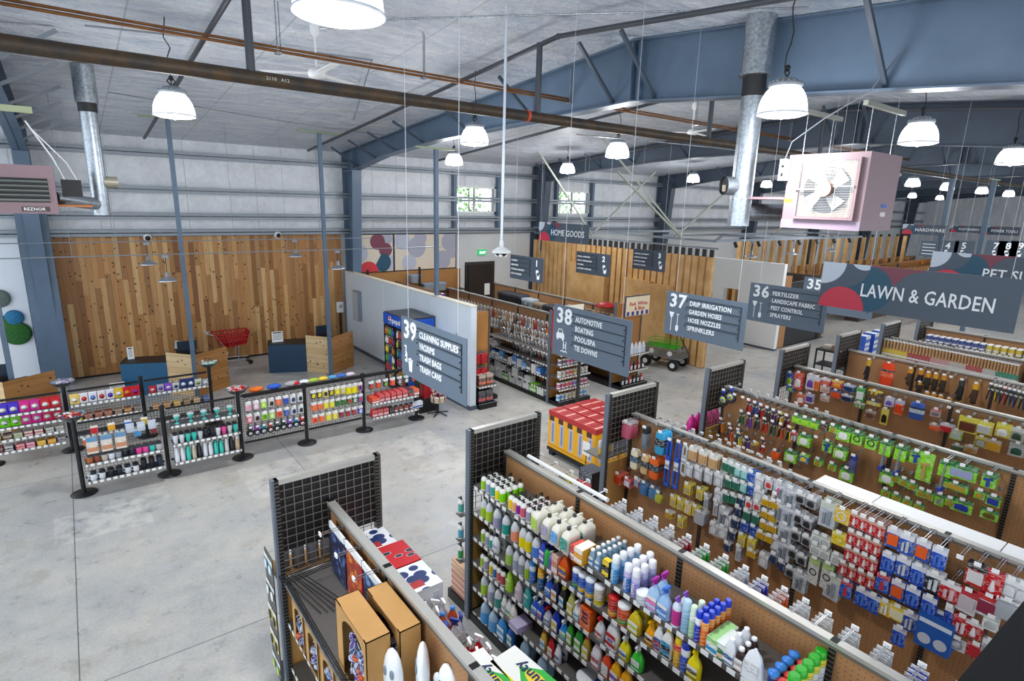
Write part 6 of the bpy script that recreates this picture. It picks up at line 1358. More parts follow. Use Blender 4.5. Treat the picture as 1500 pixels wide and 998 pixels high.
# ---- small pack rack
PKN[0] = 'household_pack'
P5 = Peg(10.14, 'small pack rack')
P5.at('top', 1157, 546, card(.14, .27, '#2c5cb4', '#2c54a8', 'dome', '#a8c83a'), 3, 'tall blue pack'); P5.at('top', 1170, 546, card(.16, .32, '#d8341c', '#e8501c', 'dome', '#f0e8e4'), 3, 'tall red card with white rounds'); P5.at('top', 1188, 549, card(.15, .28, '#e4e0ea', '#efeaf2', 'dome', '#6a3a9a'), 3, 'tall white and purple card'); P5.at('top', 1197, 553, card(.1, .25, '#e8802a', '#d8e0e8', 'box', '#e86a1c'), 2, 'orange and white card')
P5.line('top', (1209, 555), (1226, 558), [(card(.16, .14, '#c8303a', '#e8dcd8', 'dome', '#d86a4a'), 'red printed pack'), (card(.16, .14, '#e0482c', '#f0c84a', 'dome', '#e8a03a'), 'orange printed pack')], 3); P5.at('top', 1243, 564, card(.17, .13, '#3a5a8a', '#c8d4e4', 'box', '#203a6a'), 3, 'blue and black battery pack'); P5.at('top', 1261, 568, card(.13, .24, '#2f9a3c', '#38a844', 'box', '#e8ece8'), 2, 'tall green and white card'); P5.at('top', 1281, 573, card(.2, .08, '#2a2a2a', '#e8d02a', 'tube', '#d8b03a'), 3, 'long black and yellow pack')
P5.at('top', 1303, 583, card(.13, .15, '#d8d4e8', '#e8e4f0', 'dome', '#7a5ab0'), 3, 'white lilac pack'); P5.at('top', 1318, 587, card(.12, .24, '#e2602a', '#c8c4d8', 'box', '#e84a1c'), 2, 'white and orange hanging pack'); P5.at('top', 1345, 590, mitt('#3a5ca8', '#c8d0dc', .28, .2), 1, 'round blue dish pack'); P5.at('top', 1371, 600, card(.13, .12, '#b8a0a0', '#c83a3a', 'dome', '#7a6a6a'), 2, 'grey and red pack'); P5.at('top', 1390, 598, None, 0, ''); P5.at('top', 1403, 604, None, 0, '')
P5.at('top', 1420, 612, card(.24, .24, '#e6dc1c', '#ece22a', 'box', '#6a3a2a', .05), 2, 'large yellow boxed pack'); P5.at('top', 1444, 618, card(.19, .2, '#e0cf28', '#e8d82a', 'box', '#c8ccc8', .05), 2, 'medium yellow boxed pack'); P5.at('top', 1471, 622, card(.17, .2, '#dfcc22', '#e8e02a', 'dome', '#d8d8d4', .04), 3, 'yellow topped clear pack'); P5.at('top', 1492, 628, card(.15, .2, '#a8aca0', '#d8d8d0', 'dome', '#3a4a3a'), 2, 'grey green pack')
P5.line('second', (1157, 565), (1173, 577), [(card(.13, .12, '#2c74b0', '#58a0c8', 'dome', '#a8c83a'), 'blue green pack'), (card(.15, .2, '#d8441c', '#e8701c', 'dome', '#f0e8e4'), 'red orange pack')], 3); P5.at('second', 1186, 577, card(.14, .18, '#ebe8f0', '#dcd8ea', 'box', '#5a3a9a'), 2, 'white square pack'); P5.line('second', (1208, 566), (1224, 572), [(card(.15, .12, '#e4c8bc', '#f0e8e0', 'dome', '#c89a8a'), 'cream pack'), (card(.16, .14, '#e0401c', '#3a4a8a', 'box', '#f05a24'), 'orange tray pack')], 3); P5.at('second', 1240, 579, card(.17, .12, '#34507c', '#dfe4ec', 'box', '#20304c'), 3, 'navy battery pack'); P5.at('second', 1258, 590, card(.16, .1, '#5a9a3c', '#d8dcc8', 'tube', '#c8c4a8'), 2, 'green wide pack')
P5.at('second', 1279, 587, card(.2, .09, '#e2cc2a', '#2a2a2a', 'tube', '#efe6b0'), 3, 'yellow battery pack'); P5.at('second', 1297, 599, card(.11, .28, '#ecd41c', '#f2e04a', 'dome', '#2a2a28'), 1, 'tall yellow card with black square'); P5.at('second', 1369, 622, card(.14, .1, '#e8581c', '#c8bcb8', 'dome', '#f06a24'), 3, 'orange rings pack'); P5.at('second', 1387, 622, card(.17, .13, '#cc2a2a', '#dfe6f0', 'box', '#c83030'), 3, 'red and blue box pack'); P5.at('second', 1401, 630, card(.15, .16, '#a8d82a', '#c8ccc4', 'box', '#c8d0c0'), 2, 'lime and clear pack'); P5.at('second', 1438, 640, card(.15, .17, '#a09a3a', '#d8cc3a', 'dome', '#b8b8b0'), 2, 'olive clear pack'); P5.at('second', 1456, 645, card(.17, .17, '#d8a82a', '#c8b8a0', 'box', '#e0a82a'), 2, 'amber pack'); P5.at('second', 1491, 650, card(.17, .2, '#c4c8c0', '#b8bcb4', 'dome', '#2a5a4a'), 2, 'clear pack with green bottles')
P5.at('third', 1208, 579, card(.15, .12, '#d8c0b4', '#e8e4e0', 'dome', '#c8a89a'), 2, 'beige pack'); P5.at('third', 1275, 602, card(.16, .14, '#8a6a5a', '#c8b8a8', 'dome', '#7a4a3a'), 2, 'brown pack'); P5.at('third', 1402, 652, card(.14, .1, '#3c4a34', '#b0b8a0', 'dome', '#4a6a3a'), 2, 'dark green pack'); P5.at('third', 1422, 654, card(.16, .1, '#c8a060', '#d8d0c0', 'dome', '#b88a4a'), 2, 'tan low pack')
# ---- glove rack
PKN[0] = 'glove_pack'
P6 = Peg(12.36, 'glove rack')
P6.at('top', 1231, 516, None, 0, ''); P6.at('top', 1273, 527, glove('#17181a', '#caa21c', .42), 1, 'long black gauntlet glove'); P6.at('top', 1302, 532, mitt('#e8441a', '#e8541c', .46, .24), 1, 'large orange work vest')
for k, (px, py, c, u) in enumerate(((1334, 540, '#4a3a26', '#d8941c'), (1349, 542, '#241c1c', '#c8841c'), (1360, 546, '#2c241c', '#d8941c'), (1371, 548, '#30261c', '#d8941c'), (1383, 550, '#3a2c20', '#c8841c'))): P6.at('top', px, py, glove(c, u, .3), 2, ('brown', 'black', 'dark brown', 'umber', 'tan')[k] + ' glove with amber cuff')
P6.at('top', 1393, 553, None, 0, ''); P6.at('top', 1409, 557, glove('#1f1f20', '#3a3a3a', .36), 2, 'long charcoal glove'); P6.at('top', 1430, 562, glove('#4a3420', '#d8a01c', .36), 2, 'brown glove with golden cuff')
for k, (px, py) in enumerate(((1347, 560), (1358, 575), (1368, 577), (1378, 580), (1390, 584))): P6.at('second', px, py, glove('#3a3024', '#d8941c', .16), 2, 'small dark glove with amber cuff')
P6.line('third', (1452, 563), (1500, 576), [(tool(c, '#2a2e34', .3), d + ' handled tool') for c, d in (('#3a4a5a', 'slate'), ('#c8b82a', 'olive'), ('#2a3a6a', 'navy'), ('#c82a2a', 'red'), ('#5a6a7a', 'grey'), ('#2a4a8a', 'blue'), ('#8a8a5a', 'khaki'), ('#24405a', 'dark blue'))], 2, .05)
# ---- brush rack and cans
P7 = Peg(14.58, 'brush rack', .2)
bcol = [('#e8c81c', 'yellow')] * 9 + [('#b8383c', 'red')] * 7 + [('#d8a0a0', 'pink')] * 6 + [('#dcd6cc', 'cream')] * 5 + [('#c04a4a', 'rose')] * 5 + [('#e2ded6', 'white')] * 4 + [('#2f9a7a', 'green')] * 7
for k, (c, d) in enumerate(bcol):
    t = k / (len(bcol) - 1); p = U(1291 + (1492 - 1291) * t, 496 + (536 - 496) * t, x=14.58)
    hang(brush(c, .36, .07), 14.58, p.y, p.z + .0, 2, 'wooden brush with %s sleeve' % d, k, 'top', 'brush rack', .06, .16)
ccol = [('#2b4a9a', 'blue')] * 9 + [('#e2c81c', 'yellow')] * 5 + [('#26282c', 'black')] * 9 + [('#2f8a88', 'teal')] * 5
for r_, (z, sh) in enumerate(((1.75, 'upper'), (1.45, 'lower'))):
    cs = ccol if r_ == 0 else [('#2b4a9a', 'blue')] * 8 + [('#d8bc1c', 'yellow')] * 10 + [('#303236', 'dark')] * 6
    for k, (c, d) in enumerate(cs):
        y = 4.68 - k * .135
        lb = '%s capped paint can, %s from left, %s shelf of farthest rack' % (d, nth(k), sh)
        for a in range(2): put(paintcan(c), 16.72 + a * .13, y, z, lb, lb)
# blue wrapped water bottles on the endcap of the brush rack, pink jugs on the endcap of the green rack
_w0 = U(1250, 500, y=6.0).x; _w1 = U(1286, 500, y=6.0).x
for i in range(3):
    for j in range(6): put(carton("#2a5ac0", '#dfe8f4', .28, .14, .29, '#e8f0fa'), _w0 + (_w1 - _w0) * (i + .5) / 3, 5.9, .0 + j * .292, 'blue water pack, %s from floor in %s column of stack beyond glove rack' % (nth(j), nth(i)), None, PI / 2)
for i in range(5):
    lb = 'pink antifreeze jug, %s from the left on the green hose rack endcap' % nth(i)
    put(flat('#e82a9c', '#d0248c', '#f04ab0', .3, .075, .06), 7.82 + i * .17, 5.2, 1.22, lb, None, -PI / 2)
m = MB(); m.box((7.7, 4.96, 1.2), (8.64, 5.38, 1.22), SHELF); q_ = m.obj('shelf', G4); q_.location = (-8.17, -4.88, 0)
for i in range(8):
    put(can('#d8b81c' if i < 3 else '#8a8ea8', '#e8e4e8', '#c8c8d8', .2, .03), 5.55 + i * .1, 5.1, 1.44, 'small can, %s from the left behind the plumbing rack wire grid' % nth(i))
m = MB(); m.box((5.46, 4.96, 1.42), (6.40, 5.3, 1.44), SHELF); q_ = m.obj('shelf', G3); q_.location = (-5.93, -4.88, 0)
for j in range(2): put(carton('#2f3442', '#3a4050', .26, .13, .26, '#d02430'), 5.56, 5.24, .62 + j * .28, 'red and dark boxed pack, %s from bottom beside the plumbing rack endcap' % nth(j))
m = MB(); m.box((5.40, 4.96, .60), (6.40, 5.4, .62), SHELF); q_ = m.obj('shelf', G3); q_.location = (-5.93, -4.88, 0)
PKN[0] = 'accessory_pack'
# ------------------------------------------------------------------ checkout queue fixtures
def stanchion(x, y, label, h=1.25, cap=None):
    o = thing('stanchion_post', label, 'post', (x, y, 0))
    m = MB(); m.cyl((0, 0, .02), (0, 0, h), .035, DARKW, 14); m.obj('post', o)
    m = MB(); m.lathe([(.185, 0), (.185, .012), (.06, .022), (.04, .03)], DARKW, 28); m.obj('round_base', o)
    m = MB(); m.cyl((0, 0, h), (0, 0, h + .02), .045, BLACK, 14); m.obj('cap', o)
    return o
SX = [-.31, .91, 2.12, 3.33, 4.55, 5.80]
for i, x in enumerate(SX): stanchion(x, 11.0, '%s black round-based post from the left in the front queue line' % nth(i))
BX = [-1.60, -.43, .79, 2.02]
for i, x in enumerate(BX): stanchion(x, 13.13, '%s black round-based post from the left in the back candy line' % nth(i))
def wirepanel(name, label, x0, x1, y, z0, z1, dense=.05, rails=True):
    o = thing(name, label, 'display panel', (x0, y, 0)); w = x1 - x0
    m = MB(); x = 0.0
    while x <= w: m.box((x - .002, -.003, z0), (x + .002, .003, z1), WIREB); x += dense
    z = z0
    while z <= z1: m.box((0, -.003, z - .002), (w, .003, z + .002), WIREB); z += dense
    m.obj('wire_grid', o)
    for zz in (z1, z0 - .03): m = MB(); m.box((0, -.015, zz), (w, .015, zz + .03), BLACK); m.obj('rail', o)
    return o
def wshelf(o, w, z, d=.3, y=-.02, tilt=0, side=-1):
    m = MB(); m.box((.03, y + side * d, z - .012), (w - .03, y, z), mat('#4a4b4f', .5)); s = m.obj('shelf', o)
    m = MB(); m.box((.03, y + side * d - .006, z - .03), (w - .03, y + side * d, z + .012), STRIPX); m.obj('price_rail', s)
F0 = wirepanel('queue_display', 'front queue fixture with mugs and tumblers, first from left', SX[0] + .05, SX[1] - .05, 11.0, .28, 1.2); F1 = wirepanel('queue_display', 'front queue fixture with steel bottles, second from left', SX[1] + .05, SX[2] - .05, 11.0, .28, 1.2)
F2 = wirepanel('queue_display', 'front queue wire panel with hanging cases, third from left', SX[2] + .05, SX[3] - .05, 11.0, .30, 1.2); F3 = wirepanel('queue_display', 'front queue wire panel with yellow and orange packs, fourth from left', SX[3] + .05, SX[4] - .05, 11.0, .30, 1.2)
F4 = wirepanel('queue_display', 'front queue fixture with red boxes, fifth from left', SX[4] + .05, SX[5] - .05, 11.0, .35, 1.2, .12)
W1 = SX[1] - SX[0] - .1
for z in (.30, .60): wshelf(F0, W1, z)
for z in (.30, .64, .98): wshelf(F1, W1, z)
for z in (.35, .66): wshelf(F4, W1, z)
def rowx(items, x0, x1, y, z, cat='', group=None, deep=1, dy=.09, rz=PI / 2, rows=None):
    n = len(items)
    for i, (pr, d) in enumerate(items):
        x = x0 + (x1 - x0) * (i + .5) / n
        lb = '%s, %s from the left %s' % (d, nth(i), cat)
        for k in range(deep): put(pr, x, y + k * dy, z, lb, lb if deep > 1 else None, rz + random.uniform(-.08, .08))
WH, BK, TQ, PK, GR, NV = '#e4e6ea', '#1d222b', '#3ec6b4', '#e84a9c', '#9aa0a4', '#26364e'
mg = lambda c, d: (mug(c), d + ' camp mug'); tb = lambda c, d: (tumbler(c), d + ' tumbler'); fk = lambda c, d, cp='#e6e6e6': (flask(c, cp), d + ' bottle')
rowx([mg(WH, 'white'), mg(WH, 'white'), mg(BK, 'black'), mg(BK, 'black'), mg(WH, 'white'), mg(WH, 'white'), tb(BK, 'black'), tb(BK, 'black'), tb(NV, 'navy')], SX[0] + .1, SX[1] - .08, 10.76, .30, 'on the low shelf, first front fixture', deep=2)
rowx([mg('#a8643c', 'copper'), mg('#8a4a34', 'rust'), mg('#c8b8a8', 'sand'), mg(WH, 'white'), mg(GR, 'grey'), mg(BK, 'black'), mg('#2a2438', 'dark'), mg(PK, 'pink'), mg(PK, 'pink'), mg(TQ, 'turquoise'), mg('#c8c4c0', 'silver')], SX[0] + .1, SX[1] - .08, 10.76, .60, 'on the middle shelf, first front fixture', deep=2)
for i in range(3): put(carton('#e8dcd0', '#6a9ac0', .15, .01, .28, '#d8946a'), SX[0] + .2 + i * .19, 10.78, .74, 'white carton with photo, %s from left on first front fixture' % nth(i), None, PI / 2)
for i in range(3): put(bagp(.12, .16, '#c4ccd8', '#d8dce0'), SX[0] + .78 + i * .155 - .05, 10.84, 1.12, 'clear bag of cups, %s from left on first front fixture' % nth(i), None, PI / 2)
for i, c in enumerate(('#e0661c', '#c82028', '#c02430', '#e8a81c', '#a82430', '#3a7ad0', '#58a8e0', '#d8b42a', '#8a2a30')): put(card(.1, .14, c, '#e8e0d8', 'box', c), SX[0] + .14 + i * .115, 10.93, 1.16 if i % 2 else .98, 'bright candy pack on the wire grid, %s from left, first fixture' % nth(i), None, PI / 2)
rowx([fk(WH, 'white'), fk(WH, 'white'), fk(TQ, 'turquoise', TQ), fk('#c8b8a0', 'champagne'), fk(BK, 'black', BK), fk(WH, 'white'), fk(WH, 'white'), fk(TQ, 'turquoise', '#2f9a90'), fk(TQ, 'turquoise', '#2f9a90'), fk('#d0ccc8', 'silver'), fk(BK, 'black', BK), fk('#c0a888', 'bronze')], SX[1] + .08, SX[2] - .08, 10.76, .30, 'on the low shelf, second front fixture', deep=2)
rowx([tb('#dfe4ea', 'white print'), tb('#dfe4ea', 'white print'), tb(TQ, 'turquoise'), tb(TQ, 'turquoise'), tb('#c8ccd4', 'silver'), tb(BK, 'black'), tb(BK, 'black'), tb('#e8e4e8', 'white'), tb(PK, 'hot pink'), tb('#cfcac8', 'patterned'), tb('#35bfae', 'turquoise')], SX[1] + .08, SX[2] - .08, 10.76, .64, 'on the middle shelf, second front fixture', deep=2)
rowx([(goblet(), 'turquoise margarita cup')] * 5, SX[1] + .08, SX[2] - .08, 10.80, .98, 'on the top shelf, second front fixture', rz=0)
# hanging rows, third and fourth fixtures
def hangrow(F, x0, x1, z, items, nm):
    n = len(items)
    for i, (pr, d) in enumerate(items):
        x = x0 + (x1 - x0) * (i + .5) / n
        m_ = put(hook_m(.16), x, 10.99, z + .006, 'wire hook, %s from left, %s' % (nth(i), nm), None, PI / 2)
        if pr is None: continue
        lb = '%s, %s from left, %s' % (d, nth(i), nm)
        for k in range(2): put(pr, x, 10.87 + k * .05, z, lb, lb, PI / 2 + random.uniform(-.08, .08))
cs = lambda c, d, oc='#2a2a2c': (card(.095, .17, c, '#efefee', 'dome', oc), d)
hangrow(F2, SX[2] + .08, SX[3] - .05, 1.12, [cs('#e8c4cc', 'pink case', '#f0a0b8'), cs('#d8a8b8', 'rose case', '#f4e4e8'), cs(LIME, 'lime case', '#d8f08a'), cs('#d8d0c8', 'grey case'), cs('#e8602a', 'orange case', '#f08a4a'), cs('#2a3f9a', 'blue case', '#3a54c0'), cs('#e8eaf0', 'white case', '#2a3a6a'), cs('#e4e6ea', 'pale case')], 'top row, third fixture')
hangrow(F2, SX[2] + .08, SX[3] - .05, .88, [cs('#d8485c', 'red case', '#f0d0d8'), cs('#d8b8c0', 'blush case'), cs(LIME, 'green case', '#5a9a1a'), cs('#a8d848', 'bright green case', '#e4f4a8'), cs('#e85a2a', 'orange case', '#c8441c'), cs('#24408a', 'navy case', '#5a78c8'), cs('#dfe3ec', 'white case', '#26386a'), cs('#e0e2e6', 'ivory case')], 'middle row, third fixture')
hangrow(F2, SX[2] + .08, SX[3] - .05, .62, [(loopt(c, '#e8e8e0', .2, .05), d + ' cord pack') for c, d in (('#2a2a30', 'black'), ('#8a3ab0', 'purple'), ('#1f8aa0', 'teal'), ('#a8443a', 'rust'), ('#3a5a58', 'dark teal'), ('#24242a', 'charcoal'), ('#8a4ac8', 'violet'), ('#2a8ab8', 'blue'), ('#c82a34', 'red'))], 'bottom row, third fixture')
hangrow(F3, SX[3] + .08, SX[4] - .05, 1.12, [cs('#2a2a1c', 'black and yellow pack', '#e8d41c'), cs('#38341c', 'dark yellow pack', '#e8d41c'), cs('#e8d41c', 'yellow strap pack'), cs('#2a281c', 'black pack', '#d8c41c'), cs('#e2d02a', 'yellow small pack', '#f0e44a'), cs('#e8d81c', 'yellow card pack', '#c8c8c0'), (card(.12, .2, '#f0e010', '#e8e8e8', 'dome', '#f0e010'), 'large yellow pack'), (card(.12, .2, '#f0e010', '#e8e8e8', 'dome', '#f0e010'), 'large yellow pack'), cs('#c86a8a', 'pink mixed pack', '#3a3a8a')], 'top row, fourth fixture')
hangrow(F3, SX[3] + .08, SX[4] - .05, .87, [cs('#f05a1c', 'orange pack', '#f07a3a'), cs('#f05a1c', 'orange pack', '#f07a3a'), cs('#e8d41c', 'yellow pack', '#f0e44a'), cs('#e8d41c', 'yellow pack', '#f0e44a'), cs('#2f6a2a', 'green pack', '#3a7a34'), cs('#2f6a2a', 'green pack', '#3a7a34'), cs('#2a7a2a', 'bright green pack', '#c83a3a'), cs('#336a34', 'green pack with red', '#c8c8c0'), cs('#3a58b0', 'blue mixed pack', '#c84a5a')], 'middle row, fourth fixture')
hangrow(F3, SX[3] + .08, SX[4] - .05, .61, [cs('#f0641c', 'orange red pack', '#d83a2a'), cs('#f05a2a', 'coral pack', '#f07a3a'), cs('#e8d41c', 'wide yellow pack', '#f0e44a'), cs('#e8d41c', 'yellow square pack', '#f0e44a'), cs('#7a242a', 'maroon pack', '#a8343a'), cs('#7a242a', 'dark maroon pack', '#a8343a'), cs('#8a2a34', 'wine pack', '#b84a54'), cs('#2a4ac0', 'blue pack', '#d0d4e8')], 'bottom row, fourth fixture')
hangrow(F4, SX[4] + .06, SX[5] - .05, 1.10, [cs('#2a2a2a', 'black and red pack', '#d8401c'), cs('#c8401c', 'red pack', '#e85a2a'), cs('#2a2e2c', 'black pack', '#8ab84a'), cs('#d8401c', 'red orange pack', '#f06a3a'), cs('#2c2c2e', 'dark pack', '#c8c8c8'), cs('#1f4a34', 'deep green pack', '#e0e4e0'), cs('#22242a', 'dark round pack', '#c84a3a')], 'top row, fifth fixture')
rd = carton('#c8242c', '#d85a5a', .11, .07, .15, '#e8c8c8'); db = carton('#3a2c30', '#5a3438', .14, .07, .14, '#c83a3a')
rowx([(carton('#d8401c', '#e85a3a', .16, .08, .10), 'orange red box'), (rd, 'red box'), (rd, 'red box'), (rd, 'red box'), (rd, 'red box'), (rd, 'red box'), (db, 'dark red box'), (carton('#e0501c', '#e86a3a', .12, .06, .13), 'orange box')], SX[4] + .1, SX[5] - .05, 10.80, .66, 'on upper shelf of fifth fixture', deep=2, dy=.15)
rowx([(rd, 'red box'), (rd, 'red box'), (rd, 'red box'), (carton('#26242a', '#34343a', .09, .06, .14, '#3a3a3e'), 'black box'), (paintcan('#b8302a', '#3a2a2a', .13, .045), 'red black jar'), (paintcan('#a83a2a', '#3a2a2a', .13, .045), 'rust black jar'), (paintcan('#b8302a', '#3a2a2a', .13, .045), 'red black jar'), (paintcan('#a83a2a', '#3a2a2a', .13, .045), 'rust black jar'), (carton('#e8ecf2', '#dfe4ec', .26, .05, .13, '#2a4aa8'), 'white and blue wide box')], SX[4] + .08, SX[5] - .03, 10.80, .35, 'on lower shelf of fifth fixture', deep=1)
# toys and pouches lying along the top of the rail
for i, (c, d) in enumerate((('#c81c2c', 'red'), ('#e8e8ec', 'white'), ('#a8c83a', 'green'), ('#e8c83a', 'yellow'), ('#5a9ac8', 'blue'), ('#3a6ac0', 'dark blue'), ('#d8c8d8', 'pale pink'))):
    m = MB(); m.sphere((0, 0, 0), .07, mat(c, .7), 10, 6, (1.5, .9, .6)); o = m.obj('plush_pouch', None, (SX[3] - .15 + i * .19, 11.09, 1.27)); tag(o, '%s soft pouch lying along the front rail, %s from left' % (d, nth(i)), 'toy')
for i in range(3):
    m = MB(); m.sphere((0, 0, 0), .09, mat(('#e8701c', '#2a5cc0', '#a8a8a8')[i], .7), 10, 6, (1.6, .8, .6)); o = m.obj('plush_pouch', None, (SX[2] + .35 + i * .33, 11.1, 1.27)); tag(o, '%s bundle on top of the third front fixture' % ('orange', 'blue', 'grey')[i], 'toy')
m = MB(); m.box((SX[2] + .1, 11.03, 1.16), (SX[4] + .9, 11.2, 1.185), DARKW); m.obj('top_ledge', F2).location = (-F2.location.x, -11.0, 0)
# ---- candy line behind
C0 = wirepanel('candy_display', 'back candy fixture cut by the left edge', BX[0] + .05, BX[1] - .05, 13.13, .3, 1.16); C1 = wirepanel('candy_display', 'back candy fixture behind the mugs', BX[1] + .05, BX[2] - .05, 13.13, .3, 1.16); C2 = wirepanel('candy_display', 'back candy fixture in front of the middle counter', BX[2] + .05, BX[3] - .05, 13.13, .3, 1.16)
WC = BX[2] - BX[1] - .1
for z in (.3, .52, .74, .97): wshelf(C0, BX[1] - BX[0] - .1, z)
for z in (.35, .66, .97): wshelf(C1, WC, z)
for z in (.35, .62, .97): wshelf(C2, WC, z)
sn = lambda c, d: (snack(c), d + ' candy bag')
rowx([sn('#3a2ab0', 'violet'), sn('#4a34c0', 'purple'), sn('#4a34c0', 'purple'), sn('#d82a8a', 'pink'), sn('#c82a8a', 'magenta'), sn('#c8202c', 'red'), sn('#c8202c', 'red')], BX[0] + .08, BX[1] - .06, 12.93, .97, 'on top shelf of the left candy fixture', deep=2, dy=.07)
rowx([sn('#3a1f3a', 'dark plum'), sn('#6ac81c', 'lime'), sn('#6ac81c', 'lime'), sn('#d82a8a', 'pink'), sn('#d0288a', 'magenta'), sn('#c82050', 'crimson'), sn('#b02030', 'dark red')], BX[0] + .08, BX[1] - .06, 12.93, .74, 'on second shelf of the left candy fixture', deep=2, dy=.07)
cb = lambda c, a, d: (carton(c, a, .12, .08, .09, a), d)
rowx([cb('#d8a01c', '#6a3a1c', 'brown yellow candy box'), cb('#a89880', '#5a3a28', 'tan candy box'), cb('#8a9a5a', '#b8b8a0', 'green snack box'), cb('#a82a30', '#d8c8c0', 'red snack box'), cb('#b83a34', '#d8d0c8', 'crimson snack box'), cb('#8a8478', '#c8c4bc', 'grey snack box'), cb('#7a746c', '#b8b4ac', 'dark snack box')], BX[0] + .08, BX[1] - .06, 12.93, .52, 'on third shelf of the left candy fixture')
rowx([cb('#3a3234', '#8a2a30', 'dark candy box'), cb('#3a3034', '#c8c0c0', 'black candy box'), cb('#c8282c', '#e8a0a0', 'red candy box'), cb('#c83a5a', '#e8b0c0', 'rose candy box'), cb('#e0a01c', '#e8c02a', 'golden candy box'), cb('#e8a81c', '#d8901c', 'orange candy box'), cb('#58545a', '#9a9698', 'grey candy box')], BX[0] + .08, BX[1] - .06, 12.93, .30, 'on bottom shelf of the left candy fixture')
rowx([(snack('#e8c86a'), 'cream gold bag'), (snack('#e8e4e4', '#d83a3a', .13), 'white bag'), (snack('#e6e2ea', '#6a8ac8', .13), 'white bag with blue'), (snack('#e8e0e0', '#c83a3a', .13), 'white bag with red'), (snack('#e2dce8', '#5a3ab0', .13), 'white bag with violet'), (None, ''), (snack('#d8b82a'), 'gold bag'), (snack('#c8202c', '#f0a03a'), 'red bag'), (snack('#c8242c', '#8a2a8a'), 'red and purple bag')][0:5] + [(snack('#d8b82a'), 'gold bag'), (snack('#c8202c', '#e8843a'), 'red and orange bag'), (snack('#c8242c', '#8a2a8a'), 'red and purple bag')], BX[1] + .08, BX[2] - .05, 12.93, .97, 'on top shelf of the middle candy fixture')
rowx([cb('#a8a83a', '#d8c83a', 'olive snack box'), cb('#7a3a28', '#a85a3a', 'brown candy tray'), cb('#7a3a28', '#a85a3a', 'brown candy tray'), cb('#8a4a34', '#a85a3a', 'rust candy tray'), cb('#6a4a3a', '#a88a6a', 'dark candy tray'), cb('#c88a2a', '#8a5a3a', 'amber candy tray'), cb('#5a4a44', '#8a7a70', 'grey candy tray')], BX[1] + .08, BX[2] - .05, 12.93, .66, 'on middle shelf of the middle candy fixture')
rowx([(snack('#c82a34', '#e8c8c8', .11, .13), 'small red bag'), (snack('#b8a8b8', '#6a4ab0', .12, .14), 'lilac bag'), (snack('#8a4ac8', '#e8e0f0', .12, .14), 'violet bag'), (snack('#c8ccd4', '#2a3a6a', .11, .13), 'silver bag'), (snack('#24386a', '#e8ecf4', .13, .18), 'navy bag'), (snack('#24386a', '#e8ecf4', .13, .18), 'navy bag'), (snack('#c8ccc0', '#8a9a5a', .13, .14), 'grey green bag'), (snack('#a8acb0', '#e8e8e8', .11, .12), 'grey bag')], BX[2] + .1, BX[3] - .05, 12.93, .97, 'on top shelf of the right candy fixture')
rowx([cb('#8a4a24', '#c89a5a', 'brown bar box'), cb('#8a5a2a', '#c89a5a', 'caramel bar box'), cb('#b8862a', '#d8b86a', 'golden bar box'), cb('#6a4a2a', '#a8845a', 'dark bar box'), cb('#9a7a4a', '#c8a87a', 'sand bar box'), cb('#24284a', '#5a6aa0', 'navy bar box')], BX[2] + .1, BX[3] - .05, 12.93, .62, 'on middle shelf of the right candy fixture')
# fishbowls of wrapped candy on top of posts
def bowl(x, y, z, cols, label):
    o = thing('candy_bowl', label, 'bowl', (x, y, z))
    m = MB(); m.lathe([(.06, 0), (.13, .04), (.2, .11), (.205, .115), (.195, .112), (.125, .045), (.05, .008)], mat('#f4fbff', .05, trans=.95), 24); m.obj('glass_bowl', o)
    rr = random.Random(int(x * 100)); m = MB()
    for k in range(60):
        a = rr.uniform(0, 2 * PI); r = rr.uniform(0, .15) ** 1; zz = .03 + r * .35 + rr.uniform(0, .06); c = rr.choice(cols)
        p = Vector((r * math.cos(a), r * math.sin(a), zz)); d = Vector((rr.uniform(-1, 1), rr.uniform(-1, 1), rr.uniform(-.4, .4))).normalized() * .025
        m.bar(p - d, p + d, .026, .016, mat(c, .3))
    s = m.obj('wrapped_candies', None, (x, y, z)); s['kind'] = 'stuff'; tag(s, 'wrapped candies heaped in the ' + label, 'candy')
bowl(-.31, 11.0, 1.27, ['#e8601c', '#c8281c', '#e8e4e0', '#2a7ac0', '#e8a01c'], 'glass bowl of orange candy on the first front post')
bowl(2.12, 11.0, 1.27, ['#d81c1c', '#e8e4e0', '#c81c2c', '#f0c8c8'], 'glass bowl of red and white candy on a front post')
bowl(-.43, 13.13, 1.27, ['#c8c8d8', '#8a6ab0', '#e4e4ec', '#b8a0c0'], 'glass bowl of lilac wrapped candy on a back post')
bowl(2.02, 13.13, 1.27, ['#b8e0c8', '#e4e8e8', '#8ac8b0'], 'glass bowl of mint candy on the last back post')
# spinner rack beyond the line
o = thing('spinner_rack', 'low spinner rack of small cards beyond the queue line', 'rack', (6.35, 10.95, 0))
m = MB(); m.cyl((0, 0, 0.03), (0, 0, .75), .015, DARKW, 8)
for k in range(5): a = 2 * PI * k / 5; m.bar((0, 0, .06), (.26 * math.cos(a), .26 * math.sin(a), .02), .02, .02, DARKW)
m.obj('stand', o)
rr = random.Random(2)
for t in range(2):
    for k in range(8):
        a = 2 * PI * k / 8 + t * .3; c = rr.choice(['#a8383c', '#c8a8a0', '#7a2a30', '#d8c8b8', '#c86a6a', '#b8a05a'])
        put(card(.11, .16, c, '#e4d8d0', 'dome', '#c8b0a8'), 6.35 + .17 * math.cos(a), 10.95 + .17 * math.sin(a), .48 + t * .25, 'small card, %s round the %s tier of the spinner' % (nth(k), ('lower', 'upper')[t]), None, a + PI)
